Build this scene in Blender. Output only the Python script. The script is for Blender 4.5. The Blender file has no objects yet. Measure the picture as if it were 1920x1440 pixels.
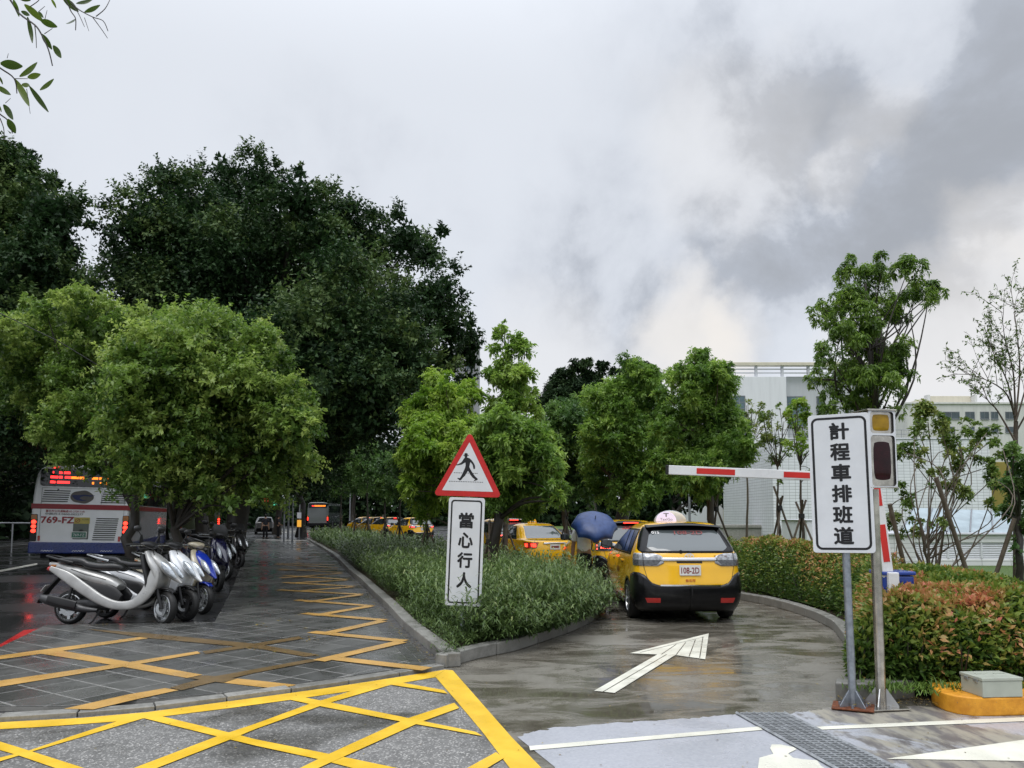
import bpy, bmesh, math, random
import numpy as np
from mathutils import Vector, Matrix, Euler
from mathutils.geometry import delaunay_2d_cdt

random.seed(7)
RNG = np.random.default_rng(11)
R = math.radians
PI = math.pi
scene = bpy.context.scene
COL = scene.collection

# ------------------------------------------------------------------ camera
F_PX, CX, CY, EYE = 1440.0, 960.0, 720.0, 1.70
PITCH = R(4.5)
HORIZON = 967.0
SHIFT = (HORIZON - CY) / F_PX - math.tan(PITCH)
cam_d = bpy.data.cameras.new('camera')
cam_d.sensor_width = 36.0
cam_d.lens = F_PX / 1920.0 * 36.0
cam_d.shift_y = SHIFT * F_PX / 1920.0
cam_d.clip_start = 0.05
cam_d.clip_end = 3000
cam = bpy.data.objects.new('camera', cam_d)
cam.location = (0, 0, EYE)
cam.rotation_euler = (R(90) + PITCH, 0, 0)
COL.objects.link(cam)
scene.camera = cam

# ------------------------------------------------------------------ view
scene.view_settings.view_transform = 'Standard'
scene.view_settings.look = 'None'
scene.view_settings.gamma = 1.0
scene.view_settings.use_curve_mapping = False
scene.view_settings.exposure = 0.0
scene.cycles.max_bounces = 7
scene.cycles.diffuse_bounces = 3
scene.cycles.glossy_bounces = 3
scene.cycles.transmission_bounces = 4
scene.cycles.transparent_max_bounces = 8
scene.cycles.caustics_reflective = False
scene.cycles.caustics_refractive = False
scene.cycles.sample_clamp_indirect = 6.0

# ------------------------------------------------------------------ sun and sky
SUN_EL, SUN_AZ = R(62), R(205)          # azimuth clockwise from +Y: behind the camera, a little to the left
sun_d = bpy.data.lights.new('sun', 'SUN')
sun_d.energy = 1.5
sun_d.angle = R(40)
sun_d.color = (1.0, 0.97, 0.92)
sun = bpy.data.objects.new('sun', sun_d)
_sd = Vector((math.sin(SUN_AZ) * math.cos(SUN_EL), math.cos(SUN_AZ) * math.cos(SUN_EL), math.sin(SUN_EL)))
sun.rotation_euler = _sd.to_track_quat('Z', 'Y').to_euler()
sun.location = (0, 0, 60)
COL.objects.link(sun)

world = bpy.data.worlds.new('World')
scene.world = world
world.use_nodes = True


def build_sky():
    nt = world.node_tree
    nt.nodes.clear()
    N, L = nt.nodes.new, nt.links.new
    out = N('ShaderNodeOutputWorld'); bg = N('ShaderNodeBackground')
    bg.inputs['Strength'].default_value = 0.1
    L(bg.outputs[0], out.inputs[0])
    sky = N('ShaderNodeTexSky'); sky.sky_type = 'NISHITA'
    sky.sun_disc = False
    sky.sun_elevation = SUN_EL; sky.sun_rotation = SUN_AZ
    tc = N('ShaderNodeTexCoord')

    def math_(op, a, b=None, clamp=False):
        n = N('ShaderNodeMath'); n.operation = op; n.use_clamp = clamp
        for i, x in enumerate((a, b)):
            if x is None: continue
            if isinstance(x, (int, float)): n.inputs[i].default_value = x
            else: L(x, n.inputs[i])
        return n.outputs[0]

    def vmath(op, a, b=None, scale=None):
        n = N('ShaderNodeVectorMath'); n.operation = op
        for i, x in enumerate((a, b)):
            if x is None: continue
            if isinstance(x, (tuple, list, Vector)): n.inputs[i].default_value = tuple(x)
            else: L(x, n.inputs[i])
        if scale is not None: n.inputs['Scale'].default_value = scale
        return n.outputs['Value'] if op in ('DOT_PRODUCT', 'LENGTH') else n.outputs[0]

    def noise(vec, scale, detail, rough=0.55, dist=0.0):
        n = N('ShaderNodeTexNoise'); n.inputs['Scale'].default_value = scale
        n.inputs['Detail'].default_value = detail; n.inputs['Roughness'].default_value = rough
        n.inputs['Distortion'].default_value = dist
        L(vec, n.inputs['Vector']); return n

    def smooth(v, a, b, lo=0.0, hi=1.0):
        n = N('ShaderNodeMapRange'); n.interpolation_type = 'SMOOTHSTEP'
        n.inputs['From Min'].default_value = a; n.inputs['From Max'].default_value = b
        n.inputs['To Min'].default_value = lo; n.inputs['To Max'].default_value = hi
        L(v, n.inputs['Value']); return n.outputs[0]

    d = vmath('NORMALIZE', tc.outputs['Generated'])
    sep = N('ShaderNodeSeparateXYZ'); L(d, sep.inputs[0])
    up = sep.outputs['Z']
    # clouds live on a high flat layer: direction divided by its height
    hz = math_('ADD', math_('MAXIMUM', up, 0.0), 0.16)
    comb = N('ShaderNodeCombineXYZ')
    L(math_('DIVIDE', sep.outputs['X'], hz), comb.inputs[0])
    L(math_('DIVIDE', sep.outputs['Y'], hz), comb.inputs[1])
    layer = comb.outputs[0]
    warp_n = noise(d, 2.6, 4.0, 0.55)
    warp = vmath('SCALE', vmath('SUBTRACT', warp_n.outputs['Color'], (0.5, 0.5, 0.5)), scale=0.20)
    warp2_n = noise(d, 8.0, 8.0, 0.58)
    warp2 = vmath('SCALE', vmath('SUBTRACT', warp2_n.outputs['Color'], (0.5, 0.5, 0.5)), scale=0.13)
    dw = vmath('NORMALIZE', vmath('ADD', vmath('ADD', d, warp), warp2))
    n1 = noise(layer, 0.55, 7.0, 0.55, 0.6).outputs['Fac']
    n2 = noise(vmath('ADD', d, (7.3, 2.1, 0.0)), 3.2, 7.0, 0.55, 0.2).outputs['Fac']
    thick = math_('ADD', math_('MULTIPLY', n1, 0.65), math_('MULTIPLY', n2, 0.35))
    thick = smooth(thick, 0.36, 0.66)

    def dirpx(px, py):
        u = (px - CX) / F_PX; v = (HORIZON - py) / F_PX
        return Vector((u, 1.0, v)).normalized()

    def blob(px, py, rad_px, soft=1.0):
        a = math.cos(rad_px / F_PX); b = math.cos(rad_px * 0.15 / F_PX)
        return smooth(vmath('DOT_PRODUCT', dw, dirpx(px, py)), a, b)
    dark = math_('MULTIPLY', thick, 0.10)
    for px, py, rr, k in ((1740, 110, 440, .32), (1870, 300, 380, .26), (1650, 340, 250, .24), (1500, 140, 130, .30), (1240, 500, 340, .36), (1040, 520, 240, .26), (1460, 510, 220, .28),
                          (600, 300, 210, .30), (750, 380, 170, .26), (1760, 560, 220, .20), (1290, -10, 240, .28), (2300, 250, 500, .35), (-500, 300, 500, .18), (130, 260, 220, .10), (1150, 640, 200, .10)):
        dark = math_('ADD', dark, math_('MULTIPLY', blob(px, py, rr), k))
    light = None
    for px, py, rr, k in ((1290, 612, 140, .66), (1400, 590, 90, .22), (1820, 660, 200, .46), (1905, 420, 110, .34), (1390, 240, 200, .22), (1600, 300, 70, .2), (1690, 190, 80, .2), (1000, 690, 200, .25)):
        t = math_('MULTIPLY', blob(px, py, rr), k)
        light = t if light is None else math_('ADD', light, t)
    n3 = noise(vmath('ADD', d, (1.7, 9.2, 0.0)), 5.0, 9.0, 0.58, 0.2).outputs['Fac']
    dark = math_('MULTIPLY', dark, smooth(n3, 0.32, 0.68, 0.45, 1.45))
    dark = math_('SUBTRACT', dark, math_('MULTIPLY', light, 0.45))
    dark = smooth(dark, 0.0, 1.42)
    ramp = N('ShaderNodeValToRGB'); L(dark, ramp.inputs[0])
    e = ramp.color_ramp.elements
    e[0].position = 0.0; e[0].color = (0.775, 0.815, 0.885, 1)
    e[1].position = 1.0; e[1].color = (0.405, 0.430, 0.475, 1)
    m = e.new(0.30); m.color = (0.670, 0.708, 0.778, 1)
    m = e.new(0.60); m.color = (0.480, 0.515, 0.580, 1)
    warm = N('ShaderNodeMix'); warm.data_type = 'RGBA'
    L(math_('MINIMUM', light, 0.9), warm.inputs['Factor']); L(ramp.outputs[0], warm.inputs['A'])
    warm.inputs['B'].default_value = (0.95, 0.90, 0.84, 1)
    # an overcast sky is brighter towards the zenith
    zen = smooth(up, 0.48, 1.0, 1.0, 2.6)
    cl = N('ShaderNodeMix'); cl.data_type = 'RGBA'; cl.blend_type = 'MULTIPLY'; cl.inputs['Factor'].default_value = 1.0
    zc = N('ShaderNodeCombineColor'); L(zen, zc.inputs[0]); L(zen, zc.inputs[1]); L(zen, zc.inputs[2])
    L(warm.outputs['Result'], cl.inputs['A']); L(zc.outputs[0], cl.inputs['B'])
    ten = vmath('SCALE', cl.outputs['Result'], scale=10.0)
    mix = N('ShaderNodeMix'); mix.data_type = 'RGBA'
    mix.inputs['Factor'].default_value = 0.97
    L(sky.outputs[0], mix.inputs['A']); L(ten, mix.inputs['B'])
    L(mix.outputs['Result'], bg.inputs['Color'])


build_sky()

# ------------------------------------------------------------------ picture <-> place


def ray(px, py):
    u = (px - CX) / F_PX
    v = (CY - py) / F_PX + SHIFT
    c, s = math.cos(PITCH), math.sin(PITCH)
    return Vector((u, c - v * s, s + v * c))


def G(px, py, z=0.0):
    """The point of the horizontal plane at height z that the photograph shows there."""
    d = ray(px, py)
    t = (z - EYE) / d.z
    return Vector((d.x * t, d.y * t, z))


def D(px, py, Y):
    """The point at distance Y down the scene."""
    d = ray(px, py)
    t = Y / d.y
    return Vector((d.x * t, Y, EYE + d.z * t))


# ------------------------------------------------------------------ materials
MATS = {}


class NT:
    def __init__(s, name):
        s.m = bpy.data.materials.new(name); s.m.use_nodes = True
        s.t = s.m.node_tree; s.t.nodes.clear()
        s.out = s.N('ShaderNodeOutputMaterial')
        MATS[name] = s.m

    def N(s, k, **kw):
        n = s.t.nodes.new(k)
        for a, b in kw.items(): setattr(n, a, b)
        return n

    def L(s, a, b): s.t.links.new(a, b)

    def bsdf(s, color=(.5, .5, .5), rough=.5, metal=0.0, spec=.5, coat=0.0, **kw):
        b = s.N('ShaderNodeBsdfPrincipled')
        s.set(b, 'Base Color', color); s.set(b, 'Roughness', rough); s.set(b, 'Metallic', metal); s.set(b, 'Specular IOR Level', spec)
        if coat: s.set(b, 'Coat Weight', coat); s.set(b, 'Coat Roughness', 0.04)
        for k, v in kw.items(): s.set(b, k, v)
        s.L(b.outputs[0], s.out.inputs[0]); s.b = b
        return b

    def set(s, node, key, v):
        i = node.inputs[key]
        if isinstance(v, bpy.types.NodeSocket): s.L(v, i)
        elif isinstance(v, (tuple, list)) and i.type == 'RGBA': i.default_value = (*v[:3], 1)
        else: i.default_value = v

    def coord(s, which='Object'):
        return s.N('ShaderNodeTexCoord').outputs[which]

    def pos(s):
        return s.N('ShaderNodeNewGeometry').outputs['Position']

    def noise(s, vec, scale, detail=4, rough=.55, dist=0.0, col=False):
        n = s.N('ShaderNodeTexNoise')
        n.inputs['Scale'].default_value = scale; n.inputs['Detail'].default_value = detail
        n.inputs['Roughness'].default_value = rough; n.inputs['Distortion'].default_value = dist
        if vec is not None: s.L(vec, n.inputs['Vector'])
        return n.outputs['Color' if col else 'Fac']

    def mapr(s, v, a, b, lo=0., hi=1., smooth=True):
        n = s.N('ShaderNodeMapRange')
        if smooth: n.interpolation_type = 'SMOOTHSTEP'
        s.L(v, n.inputs['Value'])
        for k, x in zip(('From Min', 'From Max', 'To Min', 'To Max'), (a, b, lo, hi)): n.inputs[k].default_value = x
        return n.outputs[0]

    def mix(s, f, a, b, blend='MIX'):
        n = s.N('ShaderNodeMix', data_type='RGBA', blend_type=blend)
        for k, v in (('Factor', f), ('A', a), ('B', b)):
            i = n.inputs[k] if k == 'Factor' else [q for q in n.inputs if q.name == k and q.type == 'RGBA'][0]
            if isinstance(v, bpy.types.NodeSocket): s.L(v, i)
            elif isinstance(v, (int, float)): i.default_value = v
            else: i.default_value = (*v[:3], 1)
        return [q for q in n.outputs if q.type == 'RGBA'][0]

    def math(s, op, a, b=None):
        n = s.N('ShaderNodeMath', operation=op)
        for i, x in enumerate((a, b)):
            if x is None: continue
            if isinstance(x, bpy.types.NodeSocket): s.L(x, n.inputs[i])
            else: n.inputs[i].default_value = x
        return n.outputs[0]

    def bump(s, h, strength=.3, dist=.01):
        n = s.N('ShaderNodeBump'); n.inputs['Strength'].default_value = strength; n.inputs['Distance'].default_value = dist
        s.L(h, n.inputs['Height']); s.L(n.outputs[0], s.b.inputs['Normal'])

    def scale_vec(s, v, sc):
        n = s.N('ShaderNodeMapping'); n.inputs['Scale'].default_value = sc; s.L(v, n.inputs['Vector']); return n.outputs[0]

    def emit(s, color, strength):
        s.set(s.b, 'Emission Color', color); s.set(s.b, 'Emission Strength', strength)


def plain(name, color, rough=.5, metal=0., spec=.5, coat=0., var=.12, vscale=6., emit=None, bump=0., bscale=60.):
    """A painted, plastic or metal surface with faint uneven colour and gloss."""
    n = NT(name)
    p = n.coord()
    f = n.noise(p, vscale, 5)
    dk = tuple(c * (1 - var) for c in color); lt = tuple(min(1, c * (1 + var * .6)) for c in color)
    c = n.mix(n.mapr(f, .3, .7), dk, lt)
    r = n.mapr(n.noise(p, vscale * 3.1, 4), .3, .75, max(.02, rough * .8), min(1, rough * 1.25))
    n.bsdf(c, r, metal, spec, coat)
    if emit: n.emit(emit[0], emit[1])
    if bump: n.bump(n.noise(p, bscale, 3), bump, .004)
    return n.m


def leaf_mat(name, cols, rough=.36, trans=.28, spec=.30):
    """cols: colour ramp along the per-leaf 'tint' value."""
    n = NT(name)
    a = n.N('ShaderNodeAttribute'); a.attribute_name = 'tint'
    ramp = n.N('ShaderNodeValToRGB'); n.L(a.outputs['Fac'], ramp.inputs[0])
    e = ramp.color_ramp.elements
    while len(e) < len(cols): e.new(0.5)
    for i, c in enumerate(cols):
        e[i].position = c[0]
    for i, c in enumerate(cols):
        e[i].color = (*c[1], 1)
    b = n.bsdf(ramp.outputs[0], rough, 0, spec)
    t = n.N('ShaderNodeBsdfTranslucent')
    hs = n.N('ShaderNodeHueSaturation'); hs.inputs['Value'].default_value = 1.35; hs.inputs['Saturation'].default_value = 1.1
    n.L(ramp.outputs[0], hs.inputs['Color']); n.L(hs.outputs[0], t.inputs[0])
    mx = n.N('ShaderNodeMixShader'); mx.inputs[0].default_value = trans
    n.L(b.outputs[0], mx.inputs[1]); n.L(t.outputs[0], mx.inputs[2]); n.L(mx.outputs[0], n.out.inputs[0])
    return n.m


# ------------------------------------------------------------------ mesh building


class MB:
    """Collects faces; build() links them as ONE mesh object."""

    def __init__(s): s.v, s.f, s.m = [], [], []

    def add(s, vs, fs, mi=0, M=None):
        o = len(s.v)
        for p in vs:
            p = Vector(p)
            s.v.append(tuple(M @ p) if M is not None else tuple(p))
        for q in fs:
            s.f.append(tuple(i + o for i in q)); s.m.append(mi)
        return s

    def box(s, c, size, mi=0, rz=0., M=None, taper=1.0):
        x, y, z = (a / 2 for a in size)
        vs = [(-x, -y, -z), (x, -y, -z), (x, y, -z), (-x, y, -z), (-x * taper, -y * taper, z), (x * taper, -y * taper, z), (x * taper, y * taper, z), (-x * taper, y * taper, z)]
        T = Matrix.Translation(c) @ Matrix.Rotation(rz, 4, 'Z')
        if M is not None: T = M @ T
        return s.add(vs, [(0, 3, 2, 1), (4, 5, 6, 7), (0, 1, 5, 4), (1, 2, 6, 5), (2, 3, 7, 6), (3, 0, 4, 7)], mi, T)

    def tube(s, pts, rad, n=10, mi=0, caps=True, M=None, squash=None):
        pts = [Vector(p) for p in pts]
        if not isinstance(rad, (list, tuple)): rad = [rad] * len(pts)
        vs, fs = [], []
        ref = None
        for i, p in enumerate(pts):
            t = (pts[min(i + 1, len(pts) - 1)] - pts[max(i - 1, 0)]).normalized()
            if ref is None:
                ref = Vector((1, 0, 0)) if abs(t.x) < .8 else Vector((0, 0, 1))
            u = (ref - t * ref.dot(t)).normalized(); w = t.cross(u); ref = u
            for k in range(n):
                a = 2 * PI * k / n
                vs.append(p + (u * math.cos(a) + w * math.sin(a)) * rad[i])
        for i in range(len(pts) - 1):
            for k in range(n):
                a, b = i * n + k, i * n + (k + 1) % n
                fs.append((a, b, b + n, a + n))
        if caps:
            fs.append(tuple(range(n - 1, -1, -1))); fs.append(tuple(range((len(pts) - 1) * n, len(pts) * n)))
        return s.add(vs, fs, mi, M)

    def prism(s, poly, z0, z1, mi=0, M=None, bottom=True):
        """poly: 2-D outline (any order), extruded from z0 to z1."""
        poly = [(p[0], p[1]) for p in poly]
        area = sum(poly[i][0] * poly[(i + 1) % len(poly)][1] - poly[(i + 1) % len(poly)][0] * poly[i][1] for i in range(len(poly)))
        if area < 0: poly = poly[::-1]
        n = len(poly)
        vs = [(x, y, z0) for x, y in poly] + [(x, y, z1) for x, y in poly]
        fs = [(i, (i + 1) % n, (i + 1) % n + n, i + n) for i in range(n)]
        fs.append(tuple(range(n, 2 * n)))
        if bottom: fs.append(tuple(range(n - 1, -1, -1)))
        return s.add(vs, fs, mi, M)

    def sheet(s, poly, z=0., mi=0):
        poly = [(p[0], p[1]) for p in poly]
        area = sum(poly[i][0] * poly[(i + 1) % len(poly)][1] - poly[(i + 1) % len(poly)][0] * poly[i][1] for i in range(len(poly)))
        if area < 0: poly = poly[::-1]
        if len(poly) <= 4:
            return s.add([(x, y, z) for x, y in poly], [tuple(range(len(poly)))], mi)
        n = len(poly)
        vs, _, fs = delaunay_2d_cdt([Vector(p) for p in poly], [(i, (i + 1) % n) for i in range(n)], [list(range(n))], 1, 1e-6)[:3]
        return s.add([(p.x, p.y, z) for p in vs], fs, mi)

    def lathe(s, prof, n=20, mi=0, M=None):
        """prof: (radius, height) pairs turned about z."""
        vs, fs = [], []
        for r, z in prof:
            for k in range(n):
                a = 2 * PI * k / n
                vs.append((r * math.cos(a), r * math.sin(a), z))
        for i in range(len(prof) - 1):
            for k in range(n):
                a, b = i * n + k, i * n + (k + 1) % n
                fs.append((a, b, b + n, a + n))
        return s.add(vs, fs, mi, M)

    def loft(s, path, n=18, mi=0, sub=5, p=2.4, M=None, xoff=0.):
        """path: (y, z, half width, half height); rounded sections square to the path, smoothed between the stations."""
        P = catmull([np.array(q, float) for q in path], sub)
        vs, fs = [], []
        for i, (y, z, a, b) in enumerate(P):
            q0, q1 = P[max(i - 1, 0)], P[min(i + 1, len(P) - 1)]
            t = Vector((0, q1[0] - q0[0], q1[1] - q0[1])).normalized()
            up = Vector((0, -t.z, t.y))
            for k in range(n):
                an = 2 * PI * k / n
                c, sn = math.cos(an), math.sin(an)
                e = 2 / p
                xx = a * math.copysign(abs(c) ** e, c); uu = b * math.copysign(abs(sn) ** e, sn)
                vs.append(Vector((xoff + xx, y, z)) + up * uu)
        m = len(P)
        for i in range(m - 1):
            for k in range(n):
                A, B = i * n + k, i * n + (k + 1) % n
                fs.append((A, A + n, B + n, B))
        fs.append(tuple(range(n))); fs.append(tuple(range(m * n - 1, (m - 1) * n - 1, -1)))
        return s.add(vs, fs, mi, M)

    def mesh(s, name, mats, smooth=None):
        me = bpy.data.meshes.new(name)
        me.from_pydata(s.v, [], s.f)
        for m in (mats if isinstance(mats, (list, tuple)) else [mats]): me.materials.append(m)
        if len(me.materials) > 1: me.polygons.foreach_set('material_index', s.m)
        if smooth is not None:
            me.polygons.foreach_set('use_smooth', [True] * len(me.polygons))
            me.set_sharp_from_angle(angle=R(smooth))
        me.update()
        return me

    def build(s, name, mats, parent=None, smooth=None, bevel=0., loc=None, seg=2, fix=False):
        me = s.mesh(name, mats, smooth)
        if fix:
            bm = bmesh.new(); bm.from_mesh(me); bmesh.ops.recalc_face_normals(bm, faces=bm.faces); bm.to_mesh(me); bm.free()
        o = bpy.data.objects.new(name, me); COL.objects.link(o)
        if parent is not None: o.parent = parent
        if loc is not None: o.location = loc
        if bevel:
            b = o.modifiers.new('bevel', 'BEVEL'); b.width = bevel; b.segments = seg; b.limit_method = 'ANGLE'; b.angle_limit = R(40); b.harden_normals = smooth is not None
        return o


def catmull(P, sub):
    out = []
    n = len(P)
    for i in range(n - 1):
        p0, p1, p2, p3 = P[max(i - 1, 0)], P[i], P[i + 1], P[min(i + 2, n - 1)]
        for k in range(sub):
            t = k / sub
            out.append(.5 * (2 * p1 + (p2 - p0) * t + (2 * p0 - 5 * p1 + 4 * p2 - p3) * t * t + (3 * p1 - p0 - 3 * p2 + p3) * t ** 3))
    out.append(P[-1])
    return out


def thing(name, label, cat, loc=(0, 0, 0), rz=0., group=None):
    o = bpy.data.objects.new(name, None); COL.objects.link(o)
    o.location = loc; o.rotation_euler = (0, 0, rz); o.empty_display_size = .2
    return tag(o, label, cat, group)


def tag(o, label=None, cat=None, group=None, kind=None):
    if label: o['label'] = label
    if cat: o['category'] = cat
    if group: o['group'] = group
    if kind: o['kind'] = kind
    return o


def structure(name):
    o = bpy.data.objects.new(name, None); COL.objects.link(o); o['kind'] = 'structure'
    return o


def inst(me, name, parent, loc=(0, 0, 0), rot=(0, 0, 0), scale=(1, 1, 1)):
    o = bpy.data.objects.new(name, me); COL.objects.link(o)
    if parent is not None: o.parent = parent
    o.location = loc; o.rotation_euler = rot; o.scale = scale
    return o


def copy_tree(o, parent=None):
    kids = [c for c in bpy.data.objects if c.parent == o] if parent is None else list(o.children)
    c = o.copy(); COL.objects.link(c); c.parent = parent
    for ch in kids: copy_tree(ch, c)
    return c


_tcache = {}


def text_mesh(s, bold=0.0, spacing=1.0):
    key = (s, bold, spacing)
    if key in _tcache: return _tcache[key]
    cu = bpy.data.curves.new('lettering', 'FONT'); cu.body = s
    cu.size = 1.0; cu.offset = bold; cu.align_x = 'CENTER'; cu.align_y = 'CENTER'; cu.resolution_u = 3; cu.space_character = spacing
    cu.fill_mode = 'FRONT'
    ob = bpy.data.objects.new('tmp_text', cu); COL.objects.link(ob)
    dg = bpy.context.evaluated_depsgraph_get()
    me = bpy.data.meshes.new_from_object(ob.evaluated_get(dg))
    bpy.data.objects.remove(ob); bpy.data.curves.remove(cu)
    co = np.empty(len(me.vertices) * 3, np.float32); me.vertices.foreach_get('co', co); co = co.reshape(-1, 3)
    lo, hi = co.min(0), co.max(0)
    co -= (lo + hi) / 2
    me.vertices.foreach_set('co', co.ravel()); me.update()
    _tcache[key] = (me, float(hi[0] - lo[0]), float(hi[1] - lo[1]))
    return _tcache[key]


def text_obj(s, mat, parent, M, w=None, h=None, bold=0.0, name='lettering', spacing=1.0):
    """Flat lettering in the xy plane of M, fitted to the width and height given."""
    me, tw, th = text_mesh(s, 0.0, spacing); tw += 2 * bold; th += 2 * bold
    sx = w / tw if w else None; sy = h / th if h else None
    sx = sx or sy; sy = sy or sx
    if bold:
        n = len(me.vertices); co = np.empty(n * 3, np.float32); me.vertices.foreach_get('co', co); co = co.reshape(-1, 3)
        fs = [tuple(p.vertices) for p in me.polygons]; vs, ff = [], []
        for k in range(9):
            a = k * PI / 4; dxy = (0, 0) if k == 8 else (math.cos(a) * bold, math.sin(a) * bold)
            vs += [(x + dxy[0], y + dxy[1], .0016 * k) for x, y, _ in co]; ff += [tuple(i + k * n for i in f) for f in fs]
        m2 = bpy.data.meshes.new(name); m2.from_pydata(vs, [], ff)
    else: m2 = me.copy()
    m2.materials.clear(); m2.materials.append(mat)
    m2.transform(M @ Matrix.Diagonal((sx, sy, .1, 1)))
    o = bpy.data.objects.new(name, m2); COL.objects.link(o)
    if parent is not None: o.parent = parent
    return o


def wire_rect(w, h, r, t, n=6):
    """outer and inner outlines of a rounded frame -> (ring verts, faces)"""
    def rr(w, h, r):
        out = []
        for cx, cy, a0 in ((w / 2 - r, h / 2 - r, 0), (-w / 2 + r, h / 2 - r, 90), (-w / 2 + r, -h / 2 + r, 180), (w / 2 - r, -h / 2 + r, 270)):
            for k in range(n + 1):
                a = R(a0 + 90 * k / n); out.append((cx + r * math.cos(a), cy + r * math.sin(a)))
        return out
    a, b = rr(w, h, r), rr(w - 2 * t, h - 2 * t, max(.001, r - t))
    m = len(a)
    return [(x, y, 0) for x, y in a] + [(x, y, 0) for x, y in b], [(i, (i + 1) % m, (i + 1) % m + m, i + m) for i in range(m)], a


def up_right(origin, yaw=0., lean=0.):
    """Matrix that puts the xy plane upright at origin facing the camera side (-Y), turned by yaw, leaning sideways."""
    return Matrix.Translation(origin) @ Matrix.Rotation(yaw, 4, 'Z') @ Matrix.Rotation(lean, 4, 'Y') @ Matrix.Rotation(R(90), 4, 'X')
# ------------------------------------------------------------------ ground materials


def m_asphalt_box():
    n = NT('asphalt_box'); p = n.pos()
    big = n.noise(p, .7, 5, .55, .4); wet = n.mapr(big, .36, .52)
    mid = n.noise(p, 9, 4)
    v = n.N('ShaderNodeTexVoronoi'); v.inputs['Scale'].default_value = 85; n.L(p, v.inputs['Vector'])
    speck = n.mapr(v.outputs['Color'], .62, .95)
    base = n.mix(n.mapr(mid, .3, .7), (.125, .123, .119), (.17, .168, .163))
    base = n.mix(speck, base, (.44, .43, .41))
    c = n.mix(wet, n.mix(1.0, base, (.42, .41, .39), 'MULTIPLY'), base)
    r = n.math('ADD', n.mapr(big, .40, .62, .22, .55), n.math('MULTIPLY', mid, .12))
    n.bsdf(c, r, 0, .5)
    n.bump(v.outputs['Distance'], .5, .006)
    return n.m


def m_road_wet():
    n = NT('asphalt_wet'); p = n.pos()
    big = n.noise(p, .45, 5, .6, .3); fine = n.noise(p, 60, 3)
    c = n.mix(n.mapr(fine, .35, .7), (.018, .018, .019), (.05, .05, .05))
    n.bsdf(c, n.mapr(big, .35, .62, .10, .36), 0, .5)
    n.bump(fine, .12, .006)
    return n.m


def m_concrete():
    n = NT('concrete_wet'); p = n.pos()
    st = n.noise(n.scale_vec(p, (.75, 1.7, 1)), 1.5, 7, .66, .9)
    big = n.noise(p, .55, 5, .55, .6)
    fine = n.noise(p, 38, 4, .6); sc = n.noise(n.scale_vec(p, (2.2, 9., 1)), 2.4, 6, .7, 1.2)
    c = n.mix(n.mapr(st, .36, .64), (.085, .076, .058), (.20, .185, .155))
    c = n.mix(n.mapr(big, .46, .72), c, (.25, .238, .21))
    c = n.mix(n.mapr(sc, .56, .70, 0, .55), c, (.05, .045, .034))
    c = n.mix(n.mapr(fine, .3, .75, 0, .35), c, (.06, .055, .045))
    w = n.math('ADD', n.math('MULTIPLY', st, .6), n.math('MULTIPLY', big, .4))
    n.bsdf(c, n.mapr(w, .42, .58, .04, .36), 0, .55)
    dry = n.mapr(w, .42, .58)
    n.bump(n.math('MULTIPLY', n.math('ADD', n.math('MULTIPLY', fine, .6), n.math('MULTIPLY', sc, .8)), dry), .16, .006)
    return n.m


def m_bluegrey():
    n = NT('worn_grey_paint'); p = n.pos()
    big = n.noise(p, 1.1, 6, .62, .9); sc = n.noise(n.scale_vec(p, (1, .3, 1)), 7, 5, .65)
    fine = n.noise(p, 45, 4)
    sx = n.N('ShaderNodeSeparateXYZ'); n.L(p, sx.inputs[0])
    worn = n.math('ADD', big, n.mapr(sx.outputs['X'], 1.9, 2.9, -.16, .10))
    c = n.mix(n.mapr(fine, .3, .7), (.335, .347, .385), (.40, .412, .448))
    c = n.mix(n.mapr(worn, .50, .60), c, (.305, .285, .235))
    c = n.mix(n.mapr(n.math('MULTIPLY', sc, n.mapr(worn, .4, .55)), .42, .62), c, (.14, .13, .13))
    n.bsdf(c, n.mapr(big, .3, .65, .18, .42), 0, .5)
    n.bump(fine, .12, .004)
    return n.m


def m_paint(name, col, wear=.25, dirt=(.2, .19, .17), rough=.35):
    n = NT(name); p = n.pos()
    f = n.noise(p, 22, 6, .7); g = n.noise(p, 2.2, 5, .6); h = n.noise(p, 120, 2)
    c = n.mix(n.mapr(g, .3, .75), tuple(x * .86 for x in col), col)
    c = n.mix(n.mapr(f, .62 - wear * .3, .80, 0, wear * 2), c, dirt)
    c = n.mix(n.mapr(h, .5, .8, 0, .18), c, (.1, .09, .07))
    n.bsdf(c, n.mapr(g, .3, .7, rough * .6, rough * 1.3), 0, .5)
    n.bump(h, .12, .002)
    return n.m


def m_slab(name, lo, hi):
    n = NT(name); p = n.pos()
    oi = n.N('ShaderNodeObjectInfo').outputs['Random']
    f = n.noise(p, 55, 4, .6); g = n.noise(p, 3.0, 5, .6, .4); w = n.noise(p, .8, 4, .55, .4)
    c = n.mix(n.mapr(n.math('ADD', n.math('MULTIPLY', oi, .45), n.math('MULTIPLY', g, .6)), .25, .85), lo, hi)
    c = n.mix(n.mapr(f, .45, .8, 0, .35), c, (.20, .20, .19))
    n.bsdf(c, n.mapr(n.math('ADD', w, n.math('MULTIPLY', g, .35)), .48, .86, .10, .46), 0, .5)
    n.bump(f, .3, .004)
    return n.m


def m_soil():
    n = NT('soil'); p = n.pos()
    f = n.noise(p, 14, 6, .65); g = n.noise(p, 70, 3)
    c = n.mix(n.mapr(f, .3, .7), (.022, .016, .010), (.07, .05, .03))
    n.bsdf(c, .55, 0, .3); n.bump(g, .8, .02)
    return n.m


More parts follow.
